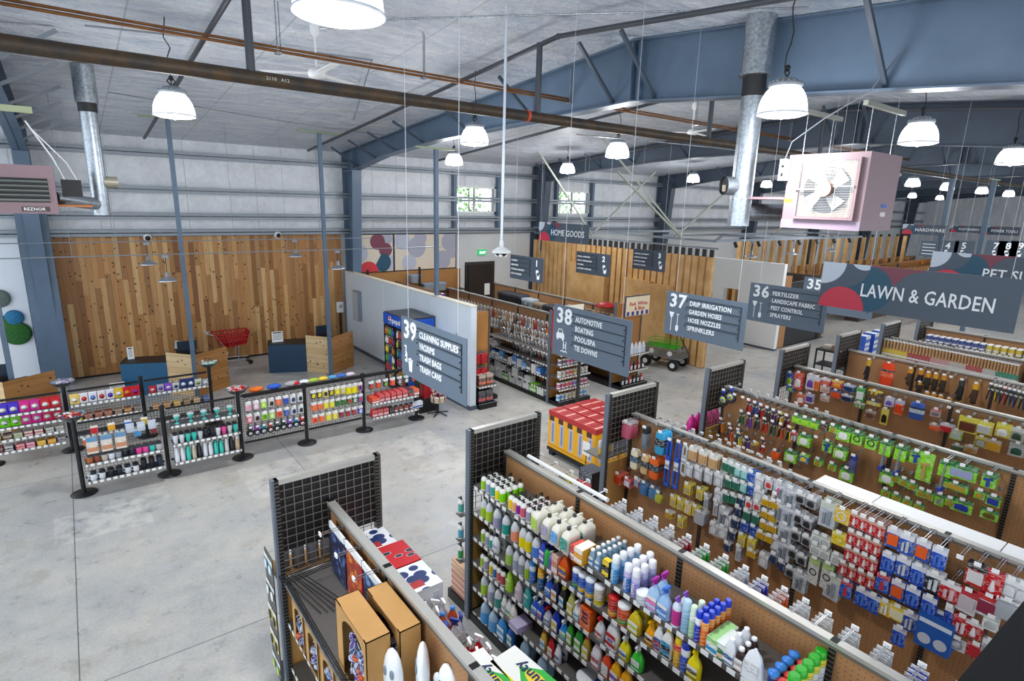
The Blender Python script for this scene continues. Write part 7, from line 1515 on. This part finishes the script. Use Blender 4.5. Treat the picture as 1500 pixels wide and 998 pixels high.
# round red and blue pack at the end of the line
m = MB(); m.cyl((6.0, 11.2, .9), (6.0, 11.3, .9), .16, mat('#14503a', .5), 20); m.cyl((6.02, 11.19, .86), (6.02, 11.2, .86), .06, WHITE, 14); m.box((6.12, 11.2, .35), (6.42, 11.5, .95), mat('#b81c28', .45)); m.box((6.42, 11.22, .3), (6.55, 11.5, .9), mat('#1c2f9a', .45)); m.box((6.0, 11.2, 0), (6.5, 11.5, .35), BLACK); m.box((5.98, 11.22, .3), (6.02, 11.3, .8), BLACK)
tag(m.obj('display_bin'), 'green, red and blue display bin at the end of the queue line', 'display')
# ------------------------------------------------------------------ pallet of yellow and red cartons
o = thing('pallet_deck', 'black low platform carrying the red and yellow cartons', 'platform', (7.05, 6.6, 0))
m = MB(); m.box((0, 0, .10), (1.05, 1.30, .16), BLACK); m.obj('deck', o)
for (x, y) in ((.06, .08), (.06, 1.2), (.95, .08), (.95, 1.2)):
    m = MB(); m.box((x - .04, y - .06, 0), (x + .04, y + .06, .10), BLACK); m.obj('foot', o)
YB = plastic('#f0ae10', 0, .45); RB = plastic('#b82c2c', 0, .45)
q = MB(); q.box((-.15, -.13, 0), (.15, .13, .66), YB)
q2 = MB(); q2.box((-.151, -.131, .66), (.151, .131, .76), RB); q2.box((-.152, -.03, .56), (-.15, .10, .66), mat('#4a2420', .5)); q2.box((-.12, -.09, .76), (.12, -.05, .762), mat('#e8b8b0', .5)); q2.box((-.12, .03, .76), (.12, .06, .762), mat('#7a1c20', .5))
q3 = MB(); q3.box((-.152, -.06, .10), (-.15, .05, .56), mat('#b9bccc', .4)); q3.box((-.153, -.03, .14), (-.152, .02, .52), mat('#7f86a8', .4)); q3.box((-.05, -.132, .10), (.06, -.13, .56), mat('#b9bccc', .4))
q4 = MB()
for k in range(5): q4.box((-.153, -.11 + k * .05, .05), (-.151, -.09 + k * .05, .07), mat('#3a2c1c', .5))
HB = Proto('heater_carton', 'box', q, [('red_lid', q2), ('printed_picture', q3), ('printed_dots', q4)])
for i in range(3):
    for j in range(5): put(HB, 7.22 + i * .34, 6.75 + j * .255, .16, 'yellow carton with red lid, %s row from camera side, %s from the north end' % (nth(i), nth(4 - j)), None, 0)
for j in range(3): put(HB, 7.22 + 1.03, 7.3 + j * .27, .12, 'yellow carton with red lid in the back row, %s' % nth(j))
o = thing('price_stand', 'white price card on a black stand before the yellow cartons', 'sign', (6.85, 6.62, 0))
m = MB(); m.box((-.12, -.1, 0), (.12, .1, .012), BLACK); m.cyl((0, 0, 0), (0, 0, .5), .008, BLACK, 6); m.obj('stand', o)
m = MB(); m.box((-.01, -.09, .5), (0, .09, .75), WHITE); m.obj('card', o); text('99.99', .05, BLACK, o, FW(-.013, .06, .56), .001, .002)
# ------------------------------------------------------------------ nearest rack: halloween goods (west) and cleaning goods (east)
KR = m_brush('kraft_board', '#b98a4e', '#c39458', .7, 3); KRD = mat('#8a6236', .8)
BALLC = ['#23304e', '#3a4a78', '#8fa2c4', '#c9d2e0', '#5a2f96', '#e0641c', '#c4c8cc', '#2a2438']
def kraft(x0, y0, z0, w, l, h, label, seed, low=False, nb=46):
    """tall kraft display box, long along y, opening in the west face filled with balls"""
    o = thing('display_box', label, 'box', (x0, y0, z0))
    t = .006; m = MB()
    m.box((0, 0, h - t), (w, l, h), KR); m.box((0, 0, 0), (w, l, t), KR); m.box((w - t, 0, 0), (w, l, h), KR); m.box((0, 0, 0), (w, t, h), KR); m.box((0, l - t, 0), (w, l, h), KR)
    # west face with an arched cut-out
    n = 14; ys0, ys1, zb, zt = l * .08, l * .80, h * .05, h * .72
    arch = [(ys0 + (ys1 - ys0) * (.5 - .5 * math.cos(PI * k / n)), zt + h * .20 * math.sin(PI * k / n)) for k in range(n + 1)]
    for k in range(n): 
        a, b = arch[k], arch[k + 1]
        m.add([(0, a[0], a[1]), (0, b[0], b[1]), (0, b[0], h), (0, a[0], h), (t, a[0], a[1]), (t, b[0], b[1]), (t, b[0], h), (t, a[0], h)], [(0, 1, 2, 3), (7, 6, 5, 4), (4, 5, 1, 0)], KR)
    m.box((0, 0, 0), (t, ys0, h), KR); m.box((0, ys1, 0), (t, l, h), KR); m.box((0, ys0, 0), (t, ys1, zb), KR)
    m.obj('box_body', o)
    m = MB(); m.box((w * .75, .02, .02), (w - t - .002, l - .02, h - .02), mat('#1c1612', .9)); m.obj('dark_inside', o)
    rr = random.Random(seed)
    for c in BALLC:
        k = ('ball', c)
        if k not in _P:
            q = MB(); q.sphere((0, 0, 0), .034, mat(c, .5), 9, 6)
            for j in range(3): a = j * PI / 3; q.tube([Vector((.0345 * math.cos(b) * math.cos(a), .0345 * math.cos(b) * math.sin(a), .0345 * math.sin(b))) for b in [2 * PI * i / 8 for i in range(9)]], .003, mat('#e6e8ee' if c[1] in '235' else '#4a3a8a', .5), 3)
            _P[k] = q.mesh('ornament_ball')
    i = 0; rows = int((zt - zb) / .06)
    for r_ in range(rows):
        for q_ in range(int((ys1 - ys0) / .065)):
            c = rr.choice(BALLC)
            b = link('ornament_ball', _P[('ball', c)], None, (x0 + .045 + rr.uniform(-.02, .02), y0 + ys0 + .04 + q_ * .066 + rr.uniform(-.01, .01), z0 + zb + .04 + r_ * .062 + rr.uniform(-.01, .01)))
            b.rotation_euler = (rr.uniform(0, 3), rr.uniform(0, 3), 0)
            tag(b, 'small striped ornament ball piled inside the ' + label.split(',')[0], 'ornament', 'ornament balls in the ' + label.split(',')[0])
    return o
kraft(1.22, 3.06, 1.42, .18, .54, .58, 'left tall kraft display box, standing on the top shelf', 1)
kraft(1.445, 3.02, 1.42, .165, .55, .58, 'right tall kraft display box, against the pegboard', 2)
for i in range(4): kraft(1.19, 4.36 - i * .36, .95, .2, .31, .40, '%s low kraft display box under the top shelf, counted from the endcap' % nth(i), 10 + i)
# grey shelf fence wires + folded black wire racks
o = thing('wire_fence', 'dark wire fence bent along the top shelf edge of the nearest rack', 'fence', (1.17, 4.8, 1.42))
m = MB()
for k in range(3): m.bar((0 + k * .012, 0, .05 + k * .012), (0 + k * .012, -5.0, .05 + k * .012), .008, .008, WIREB)
m.bar((0.015, 0, .0), (.015, -5.0, .0), .03, .02, GALV_B); m.obj('edge_rail', o)
m = MB()
for k in range(22): m.bar((.0, -2.2 - k * .05, 0), (.0, -2.2 - k * .05, .16), .004, .004, WIREB)
for k in range(6): m.bar((.02 + k * .03, -1.45, .02), (.16 + k * .02, -1.75, .10), .006, .006, WIREB)
for z in (.02, .06, .1): m.bar((.0, -1.4, z), (.14, -1.5, z), .006, .006, WIREB); m.bar((.0, -1.75, z), (.16, -1.8, z), .006, .006, WIREB)
m.obj('folded_wires', o)
o = thing('wire_divider_stack', 'loose black wire dividers lying on the grey shelf by the endcap', 'wire', (1.2, 4.75, 1.425))
m = MB(); rr = random.Random(4)
for k in range(6): m.bar((-.02 + k * .03, .1 - k * .01, .02 + .01 * (k % 3)), (.10 + k * .05, -.55 - .02 * k, .015), .006, .006, WIREB)
for k in range(6): m.bar((-.06, .12 - k * .03, .03), (.40, .14 - k * .03, .05), .006, .006, WIREB)
m.obj('dividers', o)
# posters on hooks
for i, (y, c1, c2) in enumerate(((4.55, '#28305a', '#5a74a8'), (4.17, '#e0512c', '#e88a3a'), (3.80, '#2a4a7a', '#7a9ac8'))):
    n = NT('printed_poster', .35); v = n.co.outputs['Object']
    k = n.voro(v, 14); M = n.out(n.mix(n.ramp(k, [(.2, '#000000'), (.5, '#ffffff')]), c2, n.mix(n.noise(v, 9, 4), c1, '#1c1c2c')))
    o = thing('hanging_banner', ('dark blue', 'orange skeleton', 'pale blue')[i] + ' halloween banner hanging from the nearest rack', 'banner', (1.60, y, 1.95))
    m = MB(); m.box((-.012, -.17, -.52), (-.004, .17, -.05), M); m.obj('printed_sheet', o)
    m = MB(); m.box((-.02, -.175, -.06), (.0, .175, .0), WHITE); m.obj('white_header', o)
    if i == 1:
        m = MB(); m.box((-.018, -.18, -.5), (-.012, -.15, -.1), mat('#c01c24', .5)); m.obj('red_edge', o)
    hook(1.635, y - .03, 1.965, 'white tipped double hook holding the %s banner' % ('dark blue', 'orange', 'pale blue')[i], None, .2)
# clear cylinders seen through the wire grid
for i in range(6):
    q = ('cyl_pack',)
    if q not in _P: _P[q] = Proto('clear_cylinder', 'package', MB().lathe([(.06, 0), (.06, .24)], mat('#8d8f98', .25, trans=.4), 14), [('cap', MB().lathe([(.061, .24), (.061, .25)], mat('#c8cace', .3), 14))])
    put(_P[q], 1.25 + i * .14, 5.10, 1.36, 'clear cylinder pack, %s from left behind the nearest wire grid' % nth(i))
m = MB(); m.box((1.16, 5.0, 1.34), (2.10, 5.3, 1.36), KR); q_ = m.obj('shelf', G1); q_.location = (-1.66, -4.88, 0)
for r_ in range(5):
    for k in range(2):
        put(card(.12, .16, ('#2a6a7a', '#1f2a30', '#c8b82a', '#d8c82a', '#2f6a8a')[r_], '#e8e8e4', 'dome', ('#d8e4e8', '#e8e8e8', '#28281c', '#2c2c20', '#b8c83a')[r_]), 1.115, 5.03 + k * .14, 1.55 - r_ * .28, 'small card pack on the side of the nearest endcap, %s row, %s column' % (nth(r_), nth(k)))
m = MB(); m.box((1.12, 4.97, .3), (1.13, 5.24, 1.58), UPR); q_ = m.obj('side_panel', G1); q_.location = (-1.66, -4.88, 0)
# ghosts
GH = mat('#f1f3f5', .35); EYE = mat('#7d8a96', .5)
def ghost(px, py, x, z0, h, label, rz=0.25):
    p = U(px, py, z=z0 + h); o = thing('foam_ghost', label, 'ghost figure', (p.x, p.y, z0), rz); o.scale = (.85, 1.0, 1)
    m = MB(); m.lathe([(.07, 0), (.085, .08), (.09, h * .45), (.088, h * .68), (.07, h * .85), (.045, h * .95), (.015, h)], GH, 20, sx=.62); m.obj('body', o)
    m = MB(); m.lathe([(.012, -.09), (.025, -.05), (.03, 0), (.022, .03), (.005, .045)], GH, 10, (-.0, .105, h * .62)); m.obj('arm', o)
    m = MB(); m.lathe([(.012, -.09), (.025, -.05), (.03, 0), (.022, .03), (.005, .045)], GH, 10, (-.0, -.105, h * .52)); m.obj('arm', o)
    for s in (.03, -.035):
        m = MB(); m.sphere((-.052, s, h * .68), .026, EYE, 12, 8, (.35, .75, 1.4)); m.obj('eye', o)
    m = MB(); m.sphere((-.055, -.002, h * .5), .016, EYE, 10, 6, (.35, .9, 1.4)); m.obj('mouth', o)
    return o
ghost(575, 951, 1.37, 1.42, .50, 'left white foam ghost in front of the kraft boxes')
ghost(619, 942, 1.52, 1.42, .55, 'middle white foam ghost standing against the pegboard', -.5)
ghost(656, 974, 1.47, 1.42, .46, 'right white foam ghost at the bottom edge', .2)
# ---- east side: sprayer boxes, spray bottles, paper towels
n = NT('sprayer_print', .4); g = n.sep('Generated'); v = n.co.outputs['Object']
nb = n.ramp(n.voro(n.comb(0, n.ma('MULTIPLY', g[1], 1.4), g[0]), 2.3), [(.18, '#26386a'), (.42, '#3a5aa0'), (.46, '#f2f3f5')], 'CONSTANT')
band = n.ma('MULTIPLY', n.ma('GREATER_THAN', g[1], .12), n.ma('LESS_THAN', g[1], .36)); hb = n.ma('LESS_THAN', g[0], .55)
SPW = n.out(n.mix(n.ma('MULTIPLY', band, hb), nb, '#b02a2c'))
def sbox(y, x, c, label, M, z0=1.22, h=.38):
    o = thing('sprayer_box', label, 'box', (x, y, z0))
    m = MB(); m.box((-.16, -.19, 0), (.16, .19, h), c); m.obj('carton_body', o)
    m = MB(); m.box((-.158, -.188, h), (.158, .188, h + .002), M); m.obj('printed_top', o)
    m = MB(); m.box((-.06, -.1925, .06), (-.02, -.19, .3), mat('#26386a', .4)); m.box((-.1, -.1925, .03), (.02, -.19, .1), mat('#26386a', .4)); m.box((.06, -.1925, .02), (.12, -.19, .34), mat('#d9dbe0', .4)); m.obj('printed_picture', o)
    return o
WB = mat('#e9eaec', .4); RBX = mat('#c81f28', .4)
n2 = NT('red_print', .4); g2 = n2.sep('Generated'); RP = n2.out(n2.ramp(n2.voro(n2.comb(0, n2.ma('MULTIPLY', g2[1], 2.2), g2[0]), 1.6), [(.16, '#2a2c34'), (.24, '#c2c8d0'), (.27, '#d0202a')], 'CONSTANT'))
sbox(4.72, 2.02, WB, 'white and blue sprayer box nearest the endcap, partly hidden', SPW); sbox(4.36, 2.07, RBX, 'bright red sprayer box between two white ones', RP, 1.22, .39); b = sbox(3.95, 2.06, WB, 'large white sprayer box with blue picture and red band', SPW, 1.22, .40)
SP1 = trig('#e4e6ea', '#f4f4f4', '#58a8d8', .31, .05, .035, trans=.1); SPR = trig('#c01c24', '#f2f2f2', '#d83a3a', .30, .055, .04); SPC = trig('#dfe2e8', '#1c3a9a', '#e8e8ec', .30, .045, .035, trans=.2)
def spl(pts, pr, d, z=1.22, hh=.28):
    for i, (px, py) in enumerate(pts): p = U(px, py, z=z + hh); put(pr, p.x, p.y, z, '%s, %s from far end beside the nearest rack' % (d, nth(i)), None, random.uniform(1.2, 2.4))
spl(((621, 870), (634, 868), (636, 880), (649, 880), (622, 884), (640, 892)), SP1, 'white spray bottle with open white trigger')
for i, (px, py) in enumerate(((648, 902), (663, 893))):
    p = U(px, py, z=1.45); put(flat('#c8481c', '#2f8ae0', '#e86a2a', .26, .05, .04, trans=.2), p.x, p.y, 1.22, 'amber bottle with round blue cap, %s of two' % nth(i))
spl(((653, 912), (665, 906), (675, 898)), SPC, 'clear spray bottle with blue trigger')
spl(((687, 937), (700, 930), (715, 944), (699, 951), (690, 958), (712, 960), (724, 962)), SPR, 'red spray bottle with white trigger')
n = NT('paper_towel_wrap', .3); g = n.sep('Generated')
tri = n.ma('GREATER_THAN', n.ma('ADD', n.ma('MULTIPLY', g[1], -1.0), 1.0), n.ma('ADD', n.ma('MULTIPLY', n.ma('ABSOLUTE', n.ma('SUBTRACT', g[0], .55)), .55), .30))
col = n.mix(tri, '#f1f1ea', '#3fb447'); col = n.mix(n.ma('LESS_THAN', g[0], .07), col, '#e8dc1c'); TW = n.out(col)
for i, (px, py) in enumerate(((703, 968), (768, 958))):
    p = U(px, py + 12, z=1.62); o = thing('paper_towel_pack', ('left' if i == 0 else 'right') + ' green and white Bounty-lettered paper towel pack'.replace('Bounty-lettered ', ''), 'package', (min(p.x, 2.18), p.y - .12, 1.22), .08 if i else -.05)
    m = MB(); m.lathe([(.92, 0), (1, .02), (1, .36), (.94, .39), (.9, .395)], plastic('#e9eae4', 0, .3), 24, sx=.13, sy=.30, n=6); m.obj('wrapped_rolls', o)
    m = MB(); m.prism([(-.12, -.28), (.12, -.28), (.12, .28), (-.12, .28)], 'z', .396, .399, TW); m.obj('printed_top', o)
    m = MB(); m.prism([(.02 + .05 * math.cos(a), -.05 + .10 * math.sin(a)) for a in [2 * PI * k / 16 for k in range(16)]], 'z', .399, .4, mat('#f0d23a', .4)); m.obj('yellow_oval', o)
    t = text('Bounty', .11, mat('#1c2c5a', .5), o, Matrix(((.0, -1, 0, .055), (1, .0, 0, -.20), (0, 0, 1, .403), (0, 0, 0, 1))), .002, .002)
# ------------------------------------------------------------------ black parapet corner beside the camera
a = U(1500, 880, z=3.9); b = U(1402, 998, z=3.9); d = (b - a)
m = MB(); A1 = a - d * .5; B1 = b + d * 2.0; off = Vector((.6, -.3, 0))
m.add([A1, B1, B1 + off, A1 + off] + [v - Vector((0, 0, .25)) for v in (A1, B1, B1 + off, A1 + off)], [(3, 2, 1, 0), (4, 5, 6, 7), (0, 1, 5, 4), (1, 2, 6, 5), (2, 3, 7, 6), (3, 0, 4, 7)], mat('#0c0c10', .7))
o = m.obj('mezzanine_parapet'); o['kind'] = 'structure'
# ------------------------------------------------------------------ home goods stock
PH = Peg(9.22, 'gadget rack')
uc = [('#e4e4e2', 'white'), ('#c8ccd0', 'silver'), ('#26262a', 'black'), ('#8a9aa8', 'grey'), ('#b82a30', 'red'), ('#c8a070', 'wooden')]
rr = random.Random(11)
rows = [('top', 1.95, 10.35, 14.6, 26), ('second', 1.66, 10.35, 13.2, 20), ('third', 1.38, 10.35, 12.4, 15), ('fourth', 1.12, 10.35, 11.9, 11), ('fifth', .88, 10.35, 11.4, 8)]
for rn, z, y0, y1, n_ in rows:
    for i in range(n_):
        y = y0 + (y1 - y0) * i / (n_ - 1)
        if rn == 'top' and i > 16: c, d = (('#a8703a', 'wooden'), ('#dfe0e6', 'pale'))[i % 2] if i in (19, 20) else ('#c8ccd0', 'silver')
        elif rn == 'top' and i < 3: c, d = '#c86a2a', 'orange'
        elif rn == 'fourth' and i % 3 == 0: c, d = '#b82a30', 'red'
        else: c, d = rr.choice(uc[:4] if rn != 'top' else uc)
        k = rr.randint(0, 2)
        hang(utensil(c, .26, k), 9.22, y, z, 2, '%s kitchen gadget' % d, n_ - 1 - i, rn, 'gadget rack', .07, .2)
def stock(x, z, y0, y1, n_, aisle, cols, kinds='b', shelf='', depth=.1, east=False, ww=None):
    for i in range(n_):
        y = y0 + (y1 - y0) * (i + .5) / n_; c, d = cols[i % len(cols)]; w = abs(y1 - y0) / n_ * .85
        if kinds == 'b': pr = carton(c, c, round(w, 3), depth, round(.16 + .05 * ((i * 7) % 3), 2), '#e8e8e4')
        elif kinds == 'p': pr = _pan(c)
        elif kinds == 'j': pr = paintcan(c, '#e8e4e0', .13, .05)
        put(pr, x, y, z, '%s, %s from the near end on the %s, %s' % (d, nth(i), shelf, aisle), None, PI if east else 0)
@cache
def _pan(c):
    b = MB(); b.lathe([(.11, 0), (.14, .06), (.145, .065), (.135, .062), (.1, .01)], mat(c, .3, .3), 18)
    h = MB(); h.bar((-.12, .0, .055), (-.30, .03, .075), .03, .015, BLACK)
    return Proto('frying_pan', 'pan', b, [('handle', h)])
gy = [('#c8c8ca', 'grey box'), ('#2c2c30', 'black box'), ('#e0e0de', 'white box'), ('#6a6a70', 'dark grey box'), ('#b8b4b0', 'beige box')]
stock(9.15, .1, 10.35, 14.8, 15, 'gadget rack', [('#e4e6e4', 'white box'), ('#7ac83a', 'green ringed box'), ('#e8e8ea', 'pale box'), ('#d0d4d4', 'grey box')], shelf='bottom deck')
stock(9.15, .3, 10.9, 15.2, 16, 'gadget rack', gy, shelf='low shelf'); stock(9.15, .62, 10.5, 15.3, 24, 'gadget rack', [('#3a7ac8', 'blue box'), ('#e8e4de', 'cream box'), ('#2c2c30', 'black box'), ('#5aa0d8', 'sky blue box'), ('#d8d8d8', 'pale box')], shelf='middle shelf')
stock(9.15, .95, 12.5, 15.4, 9, 'gadget rack', gy, shelf='upper shelf'); stock(9.15, 1.25, 13.2, 15.4, 7, 'gadget rack', [('#2a2a2e', 'black pan')], 'p', 'top shelf')
stock(9.15, 1.62, 13.3, 15.4, 7, 'gadget rack', [('#b8bcc2', 'steel pan')], 'p', 'hanging line')
jc = [('#c83a6a', 'berry jar'), ('#c8c4b8', 'cream jar'), ('#7a3a8a', 'purple jar'), ('#d84a3a', 'red jar'), ('#4a9ad8', 'blue jar'), ('#d8a06a', 'peach jar')]
for s_, (z, cs_) in enumerate(((.12, [('#4a9ad8', 'blue jar'), ('#d8c8b0', 'sand jar'), ('#c8ac7a', 'tan jar')]), (.42, [('#b83a6a', 'berry jar'), ('#d84a5a', 'red jar'), ('#6a6ac8', 'violet jar')]), (.72, [('#d0ccc0', 'cream jar'), ('#d85a4a', 'coral jar'), ('#c8b03a', 'gold jar')]), (1.02, [('#5a3a5a', 'plum jar'), ('#c04a7a', 'rose jar'), ('#4a4a6a', 'slate jar')]), (1.30, [('#d86a4a', 'orange bowl'), ('#e8e4dc', 'white bowl')]))):
    for i in range(8):
        c, d = cs_[(i // 2) % len(cs_)]; put(paintcan(c, '#f0ece8', .15, .055), 9.1 + i * .128, 9.86, z, '%s, %s from left, %s shelf of jar endcap' % (d, nth(i), nth(s_)), None, PI / 2)
for s_, z in enumerate((.12, .5, .95)):
    for i in range(6):
        c, d = ((('#2a2a2c', 'black item'), ('#3a3a3c', 'dark item'), ('#c83a3a', 'red item'))[i % 3], (('#b8303a', 'red bottle'), ('#26262a', 'black bottle'))[i % 2], (('#e4e2e4', 'white sack'), ('#c8d4e0', 'pale sack'))[i % 2])[s_]
        put(pouch(c, .32, .15) if s_ == 2 else flat(c, c, '#e8e8e8', .22, .05, .04), 11.4 + i * .155, 9.86, z, '%s, %s from left, %s shelf of the sign endcap' % (d, nth(i), nth(s_)), None, PI / 2)
for i in range(2):
    for j in range(2): put(bagp(.2, .3, '#b01c28', '#2a2a2a', .08), 7.42 + i * .2, 10.98, 1.35 - j * .37, 'red bottle pack, %s tier, %s on narrow endcap' % (nth(j), nth(i)), None, PI / 2)
    put(carton('#5a3428', '#b8a898', .2, .1, .26, '#d8643a'), 7.45 + i * .22, 10.86, .55, 'orange pizza-picture box, %s on the narrow endcap' % nth(i), None, PI / 2); put(carton('#28283a', '#3a3a4a', .2, .1, .3, '#c83a3a'), 7.45 + i * .22, 10.86, .12, 'dark boxed appliance, %s on the narrow endcap' % nth(i), None, PI / 2)
# stock on top of the middle rack, west rack of H0, coolers
stock(8.02, 1.2, 11.3, 15.8, 22, 'partition rack', [('#2a2a2c', 'black handled item'), ('#b8bcc0', 'steel item'), ('#8a2a30', 'red item')], 'b', 'top shelf', .08, True)
for i in range(20): put(_pan('#b0b4ba' if i % 3 else '#8a8e94'), 7.92, 11.4 + i * .2, 2.0, 'steel pan hanging behind the partition, %s from the near end' % nth(i), None, PI)
def cooler(x, y, z, c, lid, s, label):
    o = thing('cool_box', label, 'cooler', (x, y, z)); m = MB(); m.lathe([(.9, 0), (1, .02), (1.05, .3 * s)], mat(c, .5), 16, sx=.18 * s, sy=.28 * s, n=5); m.obj('tub', o)
    m = MB(); m.lathe([(1.08, .3 * s), (1.08, .35 * s), (1, .37 * s)], mat(lid, .5), 16, sx=.18 * s, sy=.28 * s, n=5); m.obj('lid', o)
    m = MB(); m.tube([Vector((-.19 * s, -.12 * s, .27 * s)), Vector((-.22 * s, -.12 * s, .18 * s)), Vector((-.22 * s, .12 * s, .18 * s)), Vector((-.19 * s, .12 * s, .27 * s))], .012, BLACK, 6); m.obj('handle', o)
for (y, c, l, s, lb) in ((12.15, '#0f8a66', '#dfe8e4', 1.05, 'green cool box with white lid in the camping row'), (13.0, '#30343c', '#3a3e46', .85, 'charcoal soft cooler left of the green one'), (13.5, '#8a7a64', '#a09078', .85, 'tan soft cooler bag'), (14.0, '#9aa8b0', '#b8c4cc', 1.0, 'pale grey cool box'), (14.6, '#24272c', '#3a3d44', 1.15, 'black cool box, second from far end'), (15.25, '#24272c', '#3a3d44', 1.15, 'black cool box at the far end'), (11.4, '#8a2430', '#a83440', .8, 'dark red soft cooler'), (10.9, '#2a3040', '#3a4050', .7, 'navy bag beside the red cooler')):
    cooler(11.52, y, 1.5, c, l, s, lb)
for i in range(12):
    put(bagp(.12, .24, ('#c87a3a', '#d8a03a', '#5a3a2a', '#8a4a3a')[i % 4], '#d8d0c0'), 11.6, 10.4 + i * .17, 1.95, 'amber outdoor pack, %s from the near end on the sign rack' % nth(i))
for i in range(40): hook(11.79, 10.4 + i * .13, 2.02, 'tiny white tipped hook on the far side of sign rack, number %s' % nth(i), None, .2, True)
for i in range(30): hook(9.54, 10.4 + i * .16, 2.05, 'tiny white tipped hook on the far side of gadget rack, number %s' % nth(i), None, .2, True)
m = MB(); m.lathe([(.3, 0), (.42, .03), (.42, .06), (.2, .14), (.02, .16)], mat('#b81c20', .4), 18); o = m.obj('red_grill_lid', None, (11.55, 10.75, 2.12)); tag(o, 'shiny red round item on top of the sign rack', 'grill'); o.scale = (.75, .75, .8)
stock(11.4, .5, 10.4, 16, 26, 'sign rack', gy, shelf='low shelf')
for i, (y, c, w_) in enumerate(((16.6, '#c8c4bc', .5), (16.0, '#6a3a28', .45), (15.5, '#3a3638', .4), (14.9, '#b8383c', .4), (17.3, '#a8b4bc', .5))):
    o = thing('boxed_stock', 'boxed goods on the partition rack top, %s from the near end' % nth((2, 1, 3, 0, 4)[i] if False else i), 'box', (8.3, y, 0)); m = MB(); m.box((-.2, -w_ / 2, 1.55), (.2, w_ / 2, 2.0), mat(c, .6)); m.obj('carton_body', o)
    m = MB(); m.box((-.22, -w_ / 2 - .02, 2.0), (.22, w_ / 2 + .02, 2.03), mat('#e4e0dc', .6)); m.obj('lid', o)
o = thing('shelving_unit', 'low home goods rack with purple boxes behind the partition', 'shelving unit', (8.3, 16.1, 0))
m = MB(); m.box((-.25, -1.5, 1.5), (.25, 1.5, 1.55), SHELF); m.obj('shelf', o); m = MB(); m.box((.25, -1.5, 0), (.28, 1.5, 2.2), PEG); m.obj('pegboard_back', o)
for i in range(6): put(carton('#6a3a9a', '#d8d0e8', .2, .12, .16, '#e8e0f0'), 8.9, 15.2 + i * .3, 1.9, 'purple and white box, %s from the near end near the back door' % nth(i))
m = MB(); m.box((8.75, 15.0, 1.86), (9.05, 17.0, 1.9), SHELF); m.box((8.9, 15.0, 0), (8.93, 17.0, 1.86), PEG); tag(m.obj('shelving_unit'), 'narrow rack carrying purple boxes near the back door', 'shelving unit')
# clear storage boxes by the black posts
for i, (x, z) in enumerate(((8.3, 1.72), (8.9, 1.72), (9.4, 2.05), (9.9, 1.72), (10.4, 1.72))):
    m = MB(); m.lathe([(.85, 0), (1, .25)], mat('#c8d4da', .15, trans=.5), 16, sx=.22, sy=.16, n=6); o = m.obj('storage_tub', None, (x, 17.8, z)); tag(o, 'clear storage tub below the mural, %s from left' % nth(i), 'tub')
    m = MB(); m.lathe([(1.05, .25), (1.05, .28)], mat('#9ab0c4', .4), 16, sx=.22, sy=.16, n=6); m.obj('lid', o)
# ------------------------------------------------------------------ far store background
for k, y in enumerate((10.9, 12.6, 14.2)):
    o = thing('distant_rack', 'far away dark rack of goods beyond the slat screens, %s row' % nth(k), 'shelving unit', (36, y, 0))
    m = MB(); m.box((-8, -.3, 0), (8, .3, 1.0), mat('#4a3a34', .8)); m.box((-8, -.3, 1.0), (8, -.2, 2.2), mat('#a8743c', .7)); m.obj('rack_body', o)
    m = MB(); rr = random.Random(k)
    for i in range(110):
        x = -8 + i * .145; z = rr.choice((1.05, 1.35, 1.65, 1.95)); m.box((x, -.34, z), (x + .11, -.2, z + .18), mat(rr.choice(['#c83a2a', '#e8e4e0', '#e8c03a', '#2a4a8a', '#c8c4bc', '#3a3a3c', '#e07a2a']), .6))
    s = m.obj('small_goods', o); s['kind'] = 'stuff'
m = MB(); m.box((24, 9.0, 2.0), (50, 9.06, 2.25), WHITE); m.box((24, 8.97, 2.12), (50, 9.0, 2.16), mat('#c01c28', .5)); tag(m.obj('header_fascia'), 'long white and red fascia far beyond the slat screen', 'fascia')
flush_stuff()
